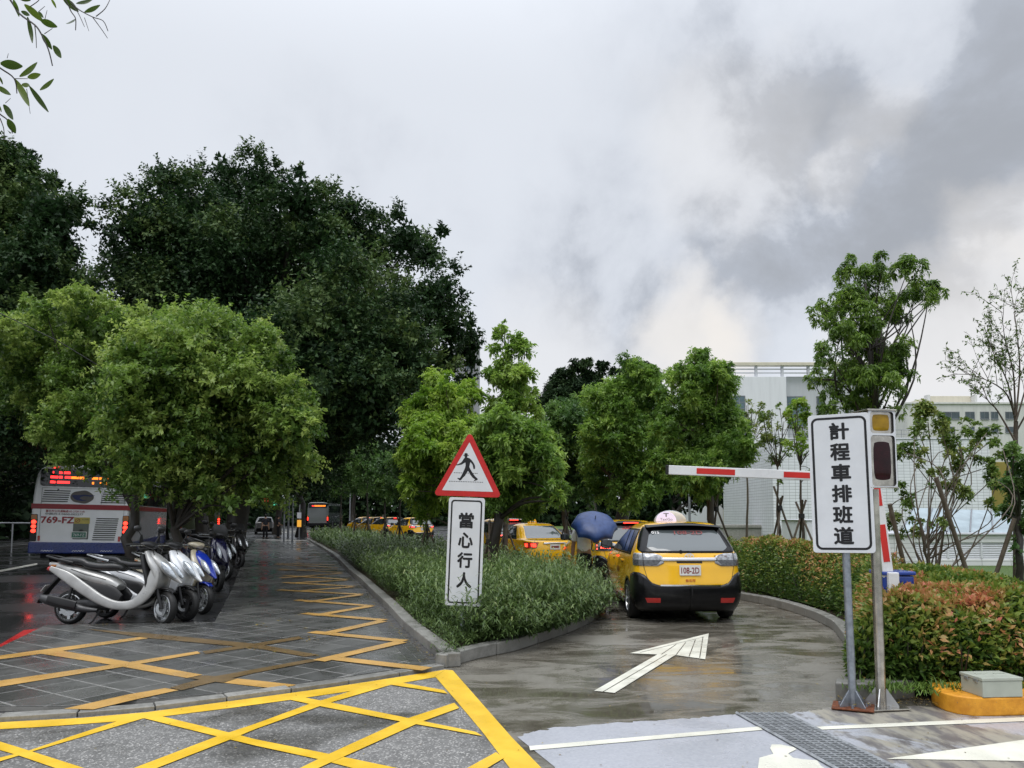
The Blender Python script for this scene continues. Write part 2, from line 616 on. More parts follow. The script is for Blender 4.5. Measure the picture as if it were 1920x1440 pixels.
def m_stone(name, a, b, rough=.5, bs=50):
    n = NT(name); p = n.pos()
    oi = n.N('ShaderNodeObjectInfo').outputs['Random']
    f = n.noise(p, 8, 6, .65, .4); g = n.noise(p, bs, 4, .6)
    c = n.mix(n.mapr(n.math('ADD', n.math('MULTIPLY', f, .8), n.math('MULTIPLY', oi, .25)), .3, .75), a, b)
    c = n.mix(n.mapr(g, .5, .8, 0, .5), c, tuple(x * .45 for x in a))
    n.bsdf(c, n.mapr(f, .3, .7, rough * .6, rough * 1.2), 0, .4); n.bump(g, .3, .006)
    return n.m


def m_lawn():
    n = NT('lawn_green'); p = n.pos()
    c = n.mix(n.mapr(n.noise(p, 25, 5), .3, .7), (.045, .085, .018), (.10, .16, .035))
    n.bsdf(c, .6, 0, .2); n.bump(n.noise(p, 90, 3), .8, .03)
    return n.m


M_BOX, M_ROAD, M_CONC, M_BLUE = m_asphalt_box(), m_road_wet(), m_concrete(), m_bluegrey()
M_YELLOW = m_paint('yellow_road_paint', (.80, .50, .028), .17, (.34, .22, .03), .42)
M_WHITE = m_paint('white_road_paint', (.74, .73, .63), .14, (.42, .41, .36), .38)
M_RED = m_paint('red_road_paint', (.42, .02, .02), .2, (.1, .02, .02), .3)
M_ORANGE = m_paint('ochre_paint', (.55, .325, .095), .30, (.17, .12, .06), .34)
M_FADED = m_paint('faded_ochre_paint', (.16, .105, .045), .5, (.06, .055, .045), .34)
M_SLAB = m_slab('paving_slab', (.054, .055, .052), (.104, .104, .098))
M_GROUT = m_stone('joint_sand', (.15, .148, .138), (.25, .245, .23), .5, 90)
M_BRICK = m_slab('small_paver', (.045, .045, .047), (.075, .074, .076))
M_KERB = m_stone('kerb_concrete', (.15, .148, .135), (.27, .265, .245), .5)
M_SOIL, M_LAWN = m_soil(), m_lawn()


def P2(pts, z=0.): return [(q.x, q.y) for q in (G(px, py, z) for px, py in pts)]


def inset_poly(sub, clip):
    """Part of polygon sub inside the convex polygon clip (counter-clockwise)."""
    out = list(sub)
    for i in range(len(clip)):
        a, b = clip[i], clip[(i + 1) % len(clip)]
        inp, out = out, []
        if not inp: return []
        def side(p): return (b[0] - a[0]) * (p[1] - a[1]) - (b[1] - a[1]) * (p[0] - a[0])
        for k in range(len(inp)):
            p, q = inp[k], inp[(k + 1) % len(inp)]
            sp, sq = side(p), side(q)
            if sp >= 0: out.append(p)
            if (sp >= 0) != (sq >= 0):
                t = sp / (sp - sq); out.append((p[0] + (q[0] - p[0]) * t, p[1] + (q[1] - p[1]) * t))
    return out


def poly_area(p): return .5 * sum(p[i][0] * p[(i + 1) % len(p)][1] - p[(i + 1) % len(p)][0] * p[i][1] for i in range(len(p)))


def in_poly(x, y, poly):
    """numpy point-in-polygon"""
    x = np.asarray(x); y = np.asarray(y); c = np.zeros(x.shape, bool)
    n = len(poly)
    for i in range(n):
        x0, y0 = poly[i]; x1, y1 = poly[(i + 1) % n]
        if y0 == y1: continue
        k = ((y0 > y) != (y1 > y)) & (x < (x1 - x0) * (y - y0) / (y1 - y0) + x0)
        c ^= k
    return c


def poly_dist(x, y, poly, closed=True):
    d = np.full(np.shape(x), 1e9)
    n = len(poly)
    for i in range(n if closed else n - 1):
        ax, ay = poly[i]; bx, by = poly[(i + 1) % n]
        dx, dy = bx - ax, by - ay; L2 = dx * dx + dy * dy + 1e-12
        t = np.clip(((x - ax) * dx + (y - ay) * dy) / L2, 0, 1)
        d = np.minimum(d, np.hypot(x - ax - t * dx, y - ay - t * dy))
    return d


def resample(line, step):
    out = [line[0]]; acc = 0.
    L = [math.dist(line[i], line[i + 1]) for i in range(len(line) - 1)]
    tot = sum(L); n = max(1, round(tot / step)); cum = np.concatenate([[0], np.cumsum(L)])
    xs = np.interp(np.linspace(0, tot, n + 1), cum, [p[0] for p in line]); ys = np.interp(np.linspace(0, tot, n + 1), cum, [p[1] for p in line])
    return list(zip(xs, ys))


def offset_line(line, d):
    """shift a polyline d metres to its left"""
    out = []
    for i, p in enumerate(line):
        a = line[max(i - 1, 0)]; b = line[min(i + 1, len(line) - 1)]
        tx, ty = b[0] - a[0], b[1] - a[1]; l = math.hypot(tx, ty) or 1
        out.append((p[0] - ty / l * d, p[1] + tx / l * d))
    return out


def kerb(name, line, width, z0, z1, stone=1.0, gap=.008, mat=None, bevel=.015):
    """A row of kerb stones to the left of the line; every stone is an object."""
    root = structure(name)
    fine = resample(line, .12)
    cum = 0; L = [0]
    for i in range(len(fine) - 1): cum += math.dist(fine[i], fine[i + 1]); L.append(cum)
    inner = offset_line(fine, width)
    n = max(1, round(cum / stone))
    def at(arr, s): return (float(np.interp(s, L, [p[0] for p in arr])), float(np.interp(s, L, [p[1] for p in arr])))
    for k in range(n):
        a, b = k * cum / n + gap / 2, (k + 1) * cum / n - gap / 2
        ss = np.linspace(a, b, 4)
        o = [at(fine, s) for s in ss]; q = [at(inner, s) for s in ss]
        dz = random.uniform(-.004, .004)
        mb = MB(); mb.prism(o + q[::-1], z0, z1 + dz)
        mb.build('kerb_stone', mat or M_KERB, root, bevel=bevel if k < 40 else 0, seg=2, smooth=30)
    return root


# ------------------------------------------------------------------ ground, road, drive
mb = MB(); mb.sheet([(900 * math.cos(a), 300 + 900 * math.sin(a)) for a in np.linspace(0, 2 * PI, 48, endpoint=False)], -.03)
tag(mb.build('ground', M_LAWN), kind='structure')
mb = MB(); mb.sheet([(-90, -12), (40, -12), (40, 24), (16, 60), (-2, 130), (-90, 190)], 0.)
tag(mb.build('road', M_ROAD), kind='structure')
ISLE_TIP = (834, 1254)
mb = MB(); mb.sheet([(-1.2, -6), (16, -6), (16, 16), (9, 30), (4, 40), (-9, 62), (-24, 90), (-30, 90), (-10, 52), (-1, 27), (-1.2, 16)], .004)
tag(mb.build('concrete_drive', M_CONC), kind='structure')
EDGE = [(834, 1255), (850, 1258), (960, 1385), (1012, 1440)]
KOUT = [(-160, 1362), (0, 1356), (125, 1348), (275, 1336), (440, 1315), (615, 1291), (735, 1272), (834, 1255)]
KINN = [(-160, 1338), (0, 1333), (112, 1334), (225, 1325), (375, 1312), (440, 1306), (602, 1283), (713, 1267), (829, 1250)]
far_l = G(-160, 1362); far_r = G(1012, 1440)
dx = (G(1012, 1440).x - G(960, 1385).x) / (G(1012, 1440).y - G(960, 1385).y)
mb = MB(); mb.sheet(P2(KOUT) + P2(EDGE[1:]) + [(far_r.x + dx * (-6 - far_r.y), -6), (-14, -6), (-14, far_l.y)], .008)
tag(mb.build('junction_road', M_BOX), kind='structure')

# worn blue-grey painted area at the lane mouth
blue = [(972, 1382), (1030, 1367), (1170, 1356), (1280, 1350), (1385, 1341), (1470, 1341), (1520, 1334), (1560, 1328), (1760, 1326), (2250, 1318)]
pb = P2(blue); e1 = P2([(1003, 1410), (1040, 1440)])
bx = [(e1[1][0] + .5, -6)]
ragged = []
for i in range(len(pb) - 1):
    for k in range(12):
        t = k / 12; ragged.append((pb[i][0] + (pb[i + 1][0] - pb[i][0]) * t + random.uniform(-.03, .03), pb[i][1] + (pb[i + 1][1] - pb[i][1]) * t + random.uniform(-.025, .025)))
mb = MB(); mb.sheet(ragged + [pb[-1], (12, -6), bx[0], e1[1], e1[0]], .008)
tag(mb.build('painted_apron', M_BLUE), kind='structure')


# ------------------------------------------------------------------ painted markings
def strip(mb, up, lo, z, mi=0, ext=0):
    u, l = P2(up), P2(lo)
    if ext:
        for q in (u, l):
            (x0, y0), (x1, y1) = q[-2], q[-1]; d = math.dist(q[-2], q[-1]); q.append((x1 + (x1 - x0) / d * ext, y1 + (y1 - y0) / d * ext))
    mb.sheet(u + l[::-1], z, mi)


mb = MB(); zz = .0125
for up, lo, ext in (
    ([(-160, 1363), (0, 1357), (150, 1349), (275, 1338), (440, 1316), (615, 1292), (735, 1273.5), (836, 1257.5)], [(-160, 1378), (0, 1370), (75, 1366), (212, 1356), (305, 1346), (440, 1329), (542, 1315), (665, 1297), (753, 1283), (812, 1272.5)], 0),
    ([(836, 1258), (849, 1259), (960, 1386), (1012, 1440)], [(812, 1273), (817, 1272), (860, 1322), (905, 1376), (953, 1440)], 2.5),
    ([(222, 1354.5), (130, 1385), (50, 1412), (0, 1424)], [(268, 1350), (150, 1386), (62, 1412), (0, 1431)], 1.),
    ([(-60, 1378), (0, 1394), (42, 1407), (145, 1440)], [(-60, 1392), (0, 1410), (37, 1421), (92, 1440)], 2.),
    ([(302, 1346), (430, 1377), (480, 1390), (620, 1418), (725, 1440)], [(270, 1350), (410, 1385), (480, 1402), (600, 1428), (645, 1440)], 2.),
    ([(667, 1296), (580, 1323), (480, 1360), (405, 1385), (262, 1440)], [(733, 1287), (617, 1321), (480, 1370), (430, 1391), (305, 1440)], 2.),
    ([(566, 1310), (619, 1320), (764, 1349.5), (790, 1355), (892, 1376)], [(543, 1315), (598, 1327), (755, 1357), (830, 1370), (905, 1384)], 0),
    ([(852, 1321), (760, 1352), (612, 1420), (572, 1440)], [(861, 1331), (790, 1357), (640, 1425), (607, 1440)], 2.),
    ([(753, 1283), (832, 1297)], [(733, 1287), (840, 1304)], 0),
    ([(930, 1415), (885, 1440)], [(945, 1426), (922, 1440)], 2.),
):
    strip(mb, up, lo, zz, 0, ext); zz += .0006
tag(mb.build('box_junction_marking', M_YELLOW), kind='structure')

mb = MB()
strip(mb, [(992, 1402), (1425, 1365)], [(994, 1410), (1430, 1371.5)], .0125)
strip(mb, [(1522, 1366), (1600, 1362), (1920, 1347.5), (2200, 1336)], [(1540, 1371), (1600, 1368.5), (1920, 1355), (2200, 1343)], .0125)
mb.sheet(P2([(1662, 1426), (1920, 1390), (2150, 1357), (2150, 1434)]), .0125)
mb.sheet(P2([(1447, 1399), (1464, 1399), (1488, 1404), (1494, 1408), (1478, 1416), (1487, 1424), (1506, 1427), (1532, 1429), (1540, 1440), (1560, 1452), (1420, 1452), (1424, 1424), (1450, 1417), (1444, 1406)]), .0125)
tag(mb.build('lane_marking', M_WHITE), kind='structure')

mb = MB()
ar = P2([(1329, 1189), (1322.5, 1238), (1266, 1230), (1152.5, 1301.5), (1114, 1297.5), (1232.5, 1229), (1181, 1226.5)])
mb.sheet(ar, .0125)
for a, b in (((1250, 1229), (1131, 1299.5)), ((1200, 1225.5), (1320, 1196)), ((1240, 1229), (1268, 1210)), ((1268, 1229.5), (1286, 1206)), ((1292, 1233), (1304, 1201)), ((1312, 1235.5), (1318, 1196))):
    p, q = G(*a), G(*b); d = (q - p).normalized(); s = Vector((-d.y, d.x, 0)) * .006
    mb.sheet([(p + s)[:2], (q + s)[:2], (q - s)[:2], (p - s)[:2]], .0137, 1)
tag(mb.build('direction_arrow_marking', [M_WHITE, M_CONC]), kind='structure')

mb = MB()
strip(mb, [(-90, 1262), (0, 1209), (45, 1182), (84, 1178)], [(-90, 1280), (0, 1222), (35, 1204), (68, 1186)], .006)
tag(mb.build('red_line_marking', M_RED), kind='structure')
mb = MB()
strip(mb, [(-200, 1107), (0, 1069), (70, 1056)], [(-200, 1113), (0, 1073), (70, 1059)], .006)
tag(mb.build('road_lane_line', M_WHITE), kind='structure')

# ------------------------------------------------------------------ pavement of dark slabs
KERB_L = [(834, 1253), (812, 1233), (757, 1185), (724, 1146), (672, 1093), (656, 1079.5), (625, 1046), (600, 1029), (575, 1014)]
kl = P2(KERB_L)                                        # path side of the island kerb
band_in = offset_line(resample(kl, .5), .36)
Z_SLAB = .048
left_edge = P2([(480, 1012), (466, 1030), (452, 1062), (437, 1105), (402, 1172), (240, 1174.5), (85, 1178), (-160, 1300)])
pave_poly = P2(KINN) + [(p[0], p[1]) for p in kl[0:]] + left_edge
slab_poly = P2(KINN[:-1]) + P2([(795, 1255)]) + band_in[1:] + left_edge
mb = MB(); mb.prism(pave_poly, 0, .0445)
pavement = tag(mb.build('pavement', M_GROUT), kind='structure')
ang = R(33.0); ax, ay = math.sin(ang), math.cos(ang); bx_, by_ = math.cos(ang), -math.sin(ang)
S = .424
o0 = G(185, 1293.75)
cells = []
for i in range(-40, 190):
    for j in range(-120, 60):
        cx = o0.x + ax * S * (i + .5) + bx_ * S * (j + .5); cy = o0.y + ay * S * (i + .5) + by_ * S * (j + .5)
        if 5.5 < cy < 46 and -16 < cx < 2: cells.append((cy - .0 * cx, cx, cy))
cells.sort()
xs = np.array([c[1] for c in cells]); ys = np.array([c[2] for c in cells])
near = in_poly(xs, ys, slab_poly) | (poly_dist(xs, ys, slab_poly) < .34)
count = 0; rest = MB()
full_mesh = None
for k, (_, cx, cy) in enumerate(cells):
    if not near[k]: continue
    h = (S - .021) / 2
    q = [(cx + ax * h * s + bx_ * h * t, cy + ay * h * s + by_ * h * t) for s, t in ((-1, -1), (-1, 1), (1, 1), (1, -1))]
    if poly_area(q) < 0: q = q[::-1]
    c = inset_poly(slab_poly, q)
    if len(c) < 3 or abs(poly_area(c)) < .004: continue
    dz = random.uniform(-.0012, .0012)
    px_x = CX + F_PX * cx / cy
    if count < 300 and px_x > -30:
        m1 = MB(); m1.prism(c, .040, Z_SLAB + dz, bottom=False)
        m1.build('paving_slab', M_SLAB, pavement, bevel=.003 if count < 200 else 0, seg=1); count += 1
    else:
        rest.prism(c, .040, Z_SLAB + dz, bottom=False)
rest.sheet(P2([(584, 1019.5), (575, 1014.5), (480, 1012.5), (472.5, 1019.5)], Z_SLAB), Z_SLAB)
tag(rest.build('far_paving', M_SLAB, pavement), kind='stuff')
# narrow band of small pavers beside the island kerb
fine = resample(kl, .105); inn = offset_line(fine, .36)
mb = MB()
for i in range(min(len(fine) - 1, 330)):
    for r in range(3):
        sh = .5 if (i % 2) else 0.
        u0, u1 = (r) / 3 + .008, (r + 1) / 3 - .008
        a, b, c, d = fine[i], fine[i + 1], inn[i + 1], inn[i]
        L = lambda p, q, t: (p[0] + (q[0] - p[0]) * t, p[1] + (q[1] - p[1]) * t)
        s0, s1 = .04, .96
        p0, p1, p2, p3 = L(L(a, b, s0), L(d, c, s0), u0), L(L(a, b, s1), L(d, c, s1), u0), L(L(a, b, s1), L(d, c, s1), u1), L(L(a, b, s0), L(d, c, s0), u1)
        mb.prism([p0, p1, p2, p3], .04, .048 + random.uniform(-.002, .002), bottom=False)
tag(mb.build('brick', M_BRICK, pavement), kind='stuff')

# ochre lines on the slabs
mb = MB(); zz = Z_SLAB + .0045


def stripz(mb, up, lo, z, mi):
    u, l = P2(up, z), P2(lo, z)
    mb.sheet(u + l[::-1], z, mi)


for up, lo, mi in (
    ([(-40, 1234), (0, 1229), (65, 1220), (265, 1194)], [(-40, 1242), (0, 1236), (112, 1221), (282, 1196)], 0),
    ([(92, 1216), (237, 1240), (380, 1265)], [(67, 1224), (207, 1246), (350, 1271)], 0),
    ([(445, 1272), (480, 1275.5), (556, 1284)], [(420, 1280), (480, 1287), (523, 1291)], 0),
    ([(-40, 1283), (0, 1276), (225, 1244), (370, 1221)], [(-40, 1295), (0, 1287.5), (225, 1251), (376, 1225)], 0),
    ([(119, 1329), (240, 1302), (310, 1290)], [(175, 1330), (260, 1310), (335, 1294)], 0),
    ([(160, 1179), (275, 1187), (480, 1207), (600, 1228)], [(200, 1185), (275, 1196), (480, 1215), (571, 1231)], 1),
    ([(380, 1221), (480, 1206), (560, 1193)], [(385, 1226), (480, 1212), (568, 1197)], 1),
    ([(318, 1289), (380, 1272), (480, 1254), (580, 1236)], [(340, 1294), (400, 1279), (480, 1261), (600, 1238)], 1),
    ([(384, 1266), (444, 1272)], [(354, 1271), (418, 1280)], 1),
):
    stripz(mb, up, lo, zz, mi); zz += .0005
zig = [((793, 1253), (628, 1234)), ((604, 1237), (748, 1204)), ((752, 1201), (590, 1185)), ((612, 1187), (713, 1165)), ((716, 1162), (575, 1150)), ((595, 1153), (690, 1137)), ((693, 1135.5), (560, 1125)),
       ((580, 1128), (672, 1115.5)), ((674, 1114), (525, 1106)), ((560, 1108), (658, 1100.5)), ((660, 1099), (535, 1092)), ((545, 1093), (646, 1087.5)), ((648, 1086), (535, 1079)), ((530, 1083), (637, 1075)), ((638, 1073), (525, 1067)), ((525, 1069), (629, 1067)),
       ((625, 1059), (520, 1056)), ((520, 1058), (630, 1064))]
for a, b in zig:
    p, q = G(*a, zz), G(*b, zz); d = (q - p).normalized(); s = Vector((-d.y, d.x, 0)) * .098
    e = d * .06
    mb.sheet([(p + s - e)[:2], (q + s + e)[:2], (q - s + e)[:2], (p - s - e)[:2]], zz, 0); zz += .0003
tag(mb.build('path_marking', [M_ORANGE, M_FADED]), kind='structure')

# flush kerb between the slabs and the junction
ko = P2(KOUT)
kerb('front_kerb', ko, .155, 0., .05, .58, .010, bevel=.008)

# ------------------------------------------------------------------ island with its kerbs
lane_line = P2([(836, 1254), (905, 1234), (962, 1223), (1030, 1200), (1075, 1184), (1112, 1166), (1126, 1146)]) + [(1.42, 14.2), (1.1, 17), (.55, 20), (-.25, 23.5), (-1.4, 28), (-3.6, 35), (-8, 48), (-13.5, 62)]
isl_l = offset_line(resample(kl, .4), -.19)
kr = structure('island_kerb')


def kerb_into(root, line, width, z1, stone, sgn):
    fine = resample(line, .12); L = [0]
    for i in range(len(fine) - 1): L.append(L[-1] + math.dist(fine[i], fine[i + 1]))
    inner = offset_line(fine, sgn * width); n = max(1, round(L[-1] / stone))
    at = lambda arr, s: (float(np.interp(s, L, [p[0] for p in arr])), float(np.interp(s, L, [p[1] for p in arr])))
    for k in range(n):
        ss = np.linspace(L[-1] * k / n + .004, L[-1] * (k + 1) / n - .004, 4)
        o = [at(fine, s) for s in ss]; q = [at(inner, s) for s in ss]
        mb = MB(); mb.prism(o + q[::-1], 0, z1 + random.uniform(-.005, .005)); mb.build('kerb_stone', M_KERB, root, bevel=.018, smooth=30)


kerb_into(kr, kl, .19, .165, 1.0, -1)
kerb_into(kr, lane_line, .16, .15, 1.0, 1)
isl_r = offset_line(resample(lane_line, .5), .15)
ISLAND = isl_l + isl_r[::-1]
mb = MB(); mb.sheet(ISLAND, .115)
tag(mb.build('island_soil', M_SOIL), kind='structure')

# ------------------------------------------------------------------ right-hand bed
bed_line = [(3.2, 30), (4.3, 24), (4.75, 19)] + P2([(1380, 1124), (1420, 1131), (1480, 1146), (1530, 1164), (1562, 1181), (1582, 1208), (1590, 1240), (1590, 1275), (1581, 1305)])
kr2 = structure('bed_kerb')
kerb_into(kr2, bed_line, .17, .15, 1.0, 1)
nose = G(1583, 1318); nb = G(1720, 1312)
kerb_into(kr2, [(nose.x - .06, nose.y + .05), (nose.x + .12, nose.y - .03), (nb.x, nb.y + .02)], .2, .17, .62, 1)
bed_in = offset_line(resample(bed_line, .4), .16)
BED = bed_in + [(nose.x + .15, nose.y + .16), (nb.x, nb.y + .15), (9, 6.9), (14, 6.9), (14, 30)]
mb = MB(); mb.sheet(BED, .12)
tag(mb.build('bed_soil', M_SOIL), kind='structure')
LAWN = [(5.2, 13.2), (6.3, 10.6), (7.4, 7.6), (30, 7.2), (60, 30), (60, 70), (20, 80), (3, 60), (4, 32), (4.9, 20)]
mb = MB(); mb.sheet(LAWN, .16)
tag(mb.build('lawn', M_LAWN), kind='structure')

# ------------------------------------------------------------------ drain grate in the apron
M_GALV = plain('galvanised_steel', (.42, .44, .46), .42, .6, .5, var=.25, vscale=14, bump=.05)
M_DARK = plain('dark_void', (.008, .008, .009), .7)
gr = thing('drain_grate', 'galvanised steel drain grate set into the blue-grey apron, crossing the white line', 'drain grate')
gA, gB, gC = G(1387, 1342), G(1468.6, 1341.5), G(1560, 1439)
gd = (gC - gA).normalized(); gs = Vector((1, .0, 0)); gw = (gB - gA).length; gl = 2.6
def gp(u, v, z): p = gA + gs * u + gd * v; return Vector((p.x, p.y, z))
mb = MB(); mb.sheet([gp(-.02, -.02, 0)[:2], gp(gw + .02, -.02, 0)[:2], gp(gw + .02, gl, 0)[:2], gp(-.02, gl, 0)[:2]], .0125); mb.build('channel', M_DARK, gr)
for u in (-.018, gw + .018):
    mb = MB(); p, q = gp(u, -.02, .02), gp(u, gl, .02); mb.tube([p, q], .014, 4, 0); mb.build('frame_rail', M_GALV, gr)
k = 0
while k * .046 < gl:
    p, q = gp(0, .01 + k * .046, .02), gp(gw, .01 + k * .046, .02)
    mb = MB(); mb.box(((p + q) / 2), (gw, .014, .018), 0); mb.build('bar', M_GALV, gr); k += 1
for j in range(1, 6):
    p, q = gp(gw * j / 6, -.01, .0285), gp(gw * j / 6, gl, .0285); mb = MB(); mb.tube([p, q], .0055, 6); mb.build('cross_rod', M_GALV, gr)
# ------------------------------------------------------------------ signs, light box, barrier, plinth
M_SIGNW = plain('sign_white_film', (.62, .64, .67), .38, 0, .4, var=.05, vscale=5)
M_SIGNK = plain('sign_black_film', (.010, .010, .012), .4, 0, .4, var=.1)
M_SIGNR = plain('sign_red_film', (.50, .018, .018), .38, 0, .4, var=.12, vscale=12)
M_ALU = plain('sign_back_aluminium', (.45, .46, .47), .45, .8, .5, var=.1)
M_POLE = plain('galvanised_pole', (.30, .33, .37), .42, .75, .5, var=.25, vscale=18, bump=.08, bscale=90)
M_STEEL = plain('stainless_steel', (.50, .47, .42), .22, .95, .5, var=.3, vscale=9)
M_RUST = plain('rusty_steel', (.16, .055, .025), .75, .2, .3, var=.5, vscale=30, bump=.4)
M_BLACKP = plain('black_plastic', (.012, .012, .013), .4, 0, .4)
M_BARW = plain('barrier_white', (.68, .69, .70), .3, 0, .5, var=.07, vscale=4)
M_BARR = plain('barrier_red', (.55, .02, .015), .35, 0, .5, var=.1)
M_BLUEBOX = plain('blue_paint', (.012, .045, .26), .3, 0, .5, coat=.3)
M_CABGREY = plain('junction_box_grey', (.36, .385, .33), .42, 0, .4, var=.08)
M_AMBER = plain('amber_lens', (.30, .175, .004), .16, 0, .35, coat=.0, var=.35, vscale=9)
M_REDLENS = plain('dark_red_lens', (.020, .002, .004), .16, 0, .3, coat=.0, var=.4, vscale=9)
M_REDFRAME = plain('red_lens_rim', (.10, .005, .008), .25, 0, .3)


def m_plinth():
    n = NT('orange_plinth_paint'); p = n.pos()
    f = n.noise(p, 9, 6, .65); g = n.noise(p, 45, 5, .7); h = n.noise(p, 80, 3)
    c = n.mix(n.mapr(f, .3, .7), (.50, .20, .012), (.70, .32, .025))
    c = n.mix(n.mapr(g, .62, .72), c, (.20, .13, .07))
    n.bsdf(c, .45, 0, .4); n.bump(h, .4, .005)
    return n.m


M_PLINTH = m_plinth()


M_CARBLK0 = plain('black_visor', (.008, .008, .008), .5)


def rrect(w, h, r, cx=0., cy=0., n=5):
    out = []
    for sx, sy, a0 in ((1, 1, 0), (-1, 1, 90), (-1, -1, 180), (1, -1, 270)):
        for k in range(n + 1):
            a = R(a0 + 90 * k / n); out.append((cx + sx * (w / 2 - r) + r * math.cos(a), cy + sy * (h / 2 - r) + r * math.sin(a)))
    return out


def frame_poly(mb, outer, inner, z, mi, M):
    n = len(outer)
    mb.add([(x, y, z) for x, y in outer] + [(x, y, z) for x, y in inner], [(i, (i + 1) % n, (i + 1) % n + n, i + n) for i in range(n)], mi, M)


def base_plate(root, w, d, mat, hole=True):
    mb = MB(); mb.box((0, 0, .016), (w, d, .012)); mb.build('base_plate', mat, root, bevel=.003)


def gussets(root, rp, mat, h=.16, wd=.11):
    for k in range(4):
        mb = MB(); a = R(45 + 90 * k)
        M = Matrix.Rotation(a, 4, 'Z') @ Matrix.Rotation(R(90), 4, 'X')
        mb.prism([(rp, .022), (rp + wd, .022), (rp + wd, .035), (rp + .006, h), (rp, h)], -.004, .004, 0, M); mb.build('gusset', mat, root, fix=True)
    for k in range(4):
        a = R(90 * k); mb = MB()
        mb.lathe([(0, .05), (.012, .05), (.012, .022)], 6, 0, Matrix.Translation((math.cos(a) * (rp + .075), math.sin(a) * (rp + .075), 0))); mb.build('anchor_bolt', mat, root)


# --- pedestrian warning sign on the island
b = G(866, 1213)
S_PX = F_PX / b.y
sg = thing('pedestrian_sign', 'red triangular pedestrian warning sign over a white four-character plate, in the island planting', 'road sign', (b.x, b.y, .1))
sg.rotation_euler = (0, R(2.0), R(-3))
up = Matrix.Rotation(R(90), 4, 'X')
mb = MB(); mb.tube([(0, 0, -.1), (0, 0, 2.62)], .030, 16); mb.build('pole', M_POLE, sg, smooth=40)
mb = MB(); mb.tube([(0, 0, 2.62), (0, 0, 2.635)], [.031, .026], 16); mb.build('pole_cap', M_BLACKP, sg, smooth=40)
Mp = Matrix.Translation((0.0, -.045, 1.135)) @ up          # plate frame; z axis towards the camera
pw, ph = .475, 1.405
mb = MB(); mb.prism(rrect(pw, ph, .035), -.006, .006, 0, Mp); plate = mb.build('text_plate', M_SIGNW, sg, bevel=.002)
mb = MB(); frame_poly(mb, rrect(pw - .064, ph - .064, .045), rrect(pw - .104, ph - .104, .03), .0075, 0, Mp); mb.build('border_line', M_SIGNK, plate)
for i, ch in enumerate('當心行人'):
    text_obj(ch, M_SIGNK, plate, Mp @ Matrix.Translation((.002, .405 - i * .258, .0075)), w=.200 if i != 1 else .195, h=.205, bold=.034, name='character')
Mt = Matrix.Translation((0.0, -.045, 0)) @ up
def tl(px, py): return (((px - 866) - (1213 - py) * .0385) / S_PX, (1213 - py) / S_PX - .1)
def round_tri(pts, r, n=6):
    out = []
    for i in range(3):
        p = Vector(pts[i]); a = (Vector(pts[i - 1]) - p).normalized(); c = (Vector(pts[(i + 1) % 3]) - p).normalized()
        half = math.acos(a.dot(c)) / 2; bis = (a + c).normalized(); ctr = p + bis * (r / math.sin(half))
        s, e = p + a * (r / math.tan(half)), p + c * (r / math.tan(half))
        a0 = math.atan2((s - ctr).y, (s - ctr).x); a1 = math.atan2((e - ctr).y, (e - ctr).x); dd = (a1 - a0 + PI) % (2 * PI) - PI
        for k in range(n + 1): out.append((ctr.x + r * math.cos(a0 + dd * k / n), ctr.y + r * math.sin(a0 + dd * k / n)))
    return out
T0 = [(-.452, 1.852), (.458, 1.852), (.004, 2.72)]
mb = MB(); mb.prism(round_tri(T0, .040), -.006, .006, 0, Mt); tri = mb.build('triangle_plate', M_SIGNR, sg, bevel=.002)
cxy = Vector((.003, 2.135)); T1 = [tuple(cxy + (Vector(p) - cxy) * .742) for p in T0]
mb = MB(); mb.sheet(round_tri(T1, .004, 2), .0075); me = mb.build('white_field', M_SIGNW, tri); me.data.transform(Mt)
body = [(372, 330), (388, 332), (405, 338), (422, 352), (436, 372), (446, 392), (447, 413), (440, 418), (434, 414), (431, 394), (424, 380), (411, 364), (407, 384), (403, 402), (414, 424), (432, 452), (448, 472), (468, 490),
        (463, 498), (452, 502), (440, 507), (438, 502), (448, 495), (428, 482), (410, 458), (394, 432), (384, 446), (370, 470), (354, 486), (341, 502), (332, 506), (322, 498), (312, 489), (318, 486), (332, 489), (346, 466), (358, 440), (371, 412), (376, 392),
        (374, 370), (364, 374), (348, 386), (326, 391), (306, 394), (306, 388), (322, 383), (340, 373), (352, 358), (362, 342)]
loc = lambda x, y: tl(780 + x / 4 - .0, 780 + y / 4)
mb = MB(); mb.sheet([loc(*p) for p in body], .009)
mb.sheet([loc(378 + 11 * math.cos(t), 322 + 13 * math.sin(t)) for t in np.linspace(0, 2 * PI, 16, endpoint=False)], .0092)
mb.sheet([loc(*p) for p in ((357, 314), (400, 314), (398, 319), (360, 319))], .0094)
mb.sheet([loc(*p) for p in ((368, 302), (376, 299), (386, 300), (391, 303), (391, 315), (367, 315))], .0096)
fg = mb.build('walking_figure', M_SIGNK, tri); fg.data.transform(Mt)
for x0, x1, y in ((288, 470, 449), (250, 506, 514)):
    mb = MB()
    for x in np.arange(x0, x1, 13.):
        mb.sheet([loc(x, y - 2.4), loc(x + 8, y - 2.6), loc(x + 8, y + 2.4), loc(x, y + 2.4)], .0085)
    dl = tag(mb.build('dashed_line', M_SIGNK, tri), kind='stuff'); dl.data.transform(Mt)
for z in (.75, 1.5, 2.05):
    mb = MB(); mb.box((0, -.02, z), (.10, .03, .03)); mb.build('clamp', M_ALU, sg, bevel=.003)

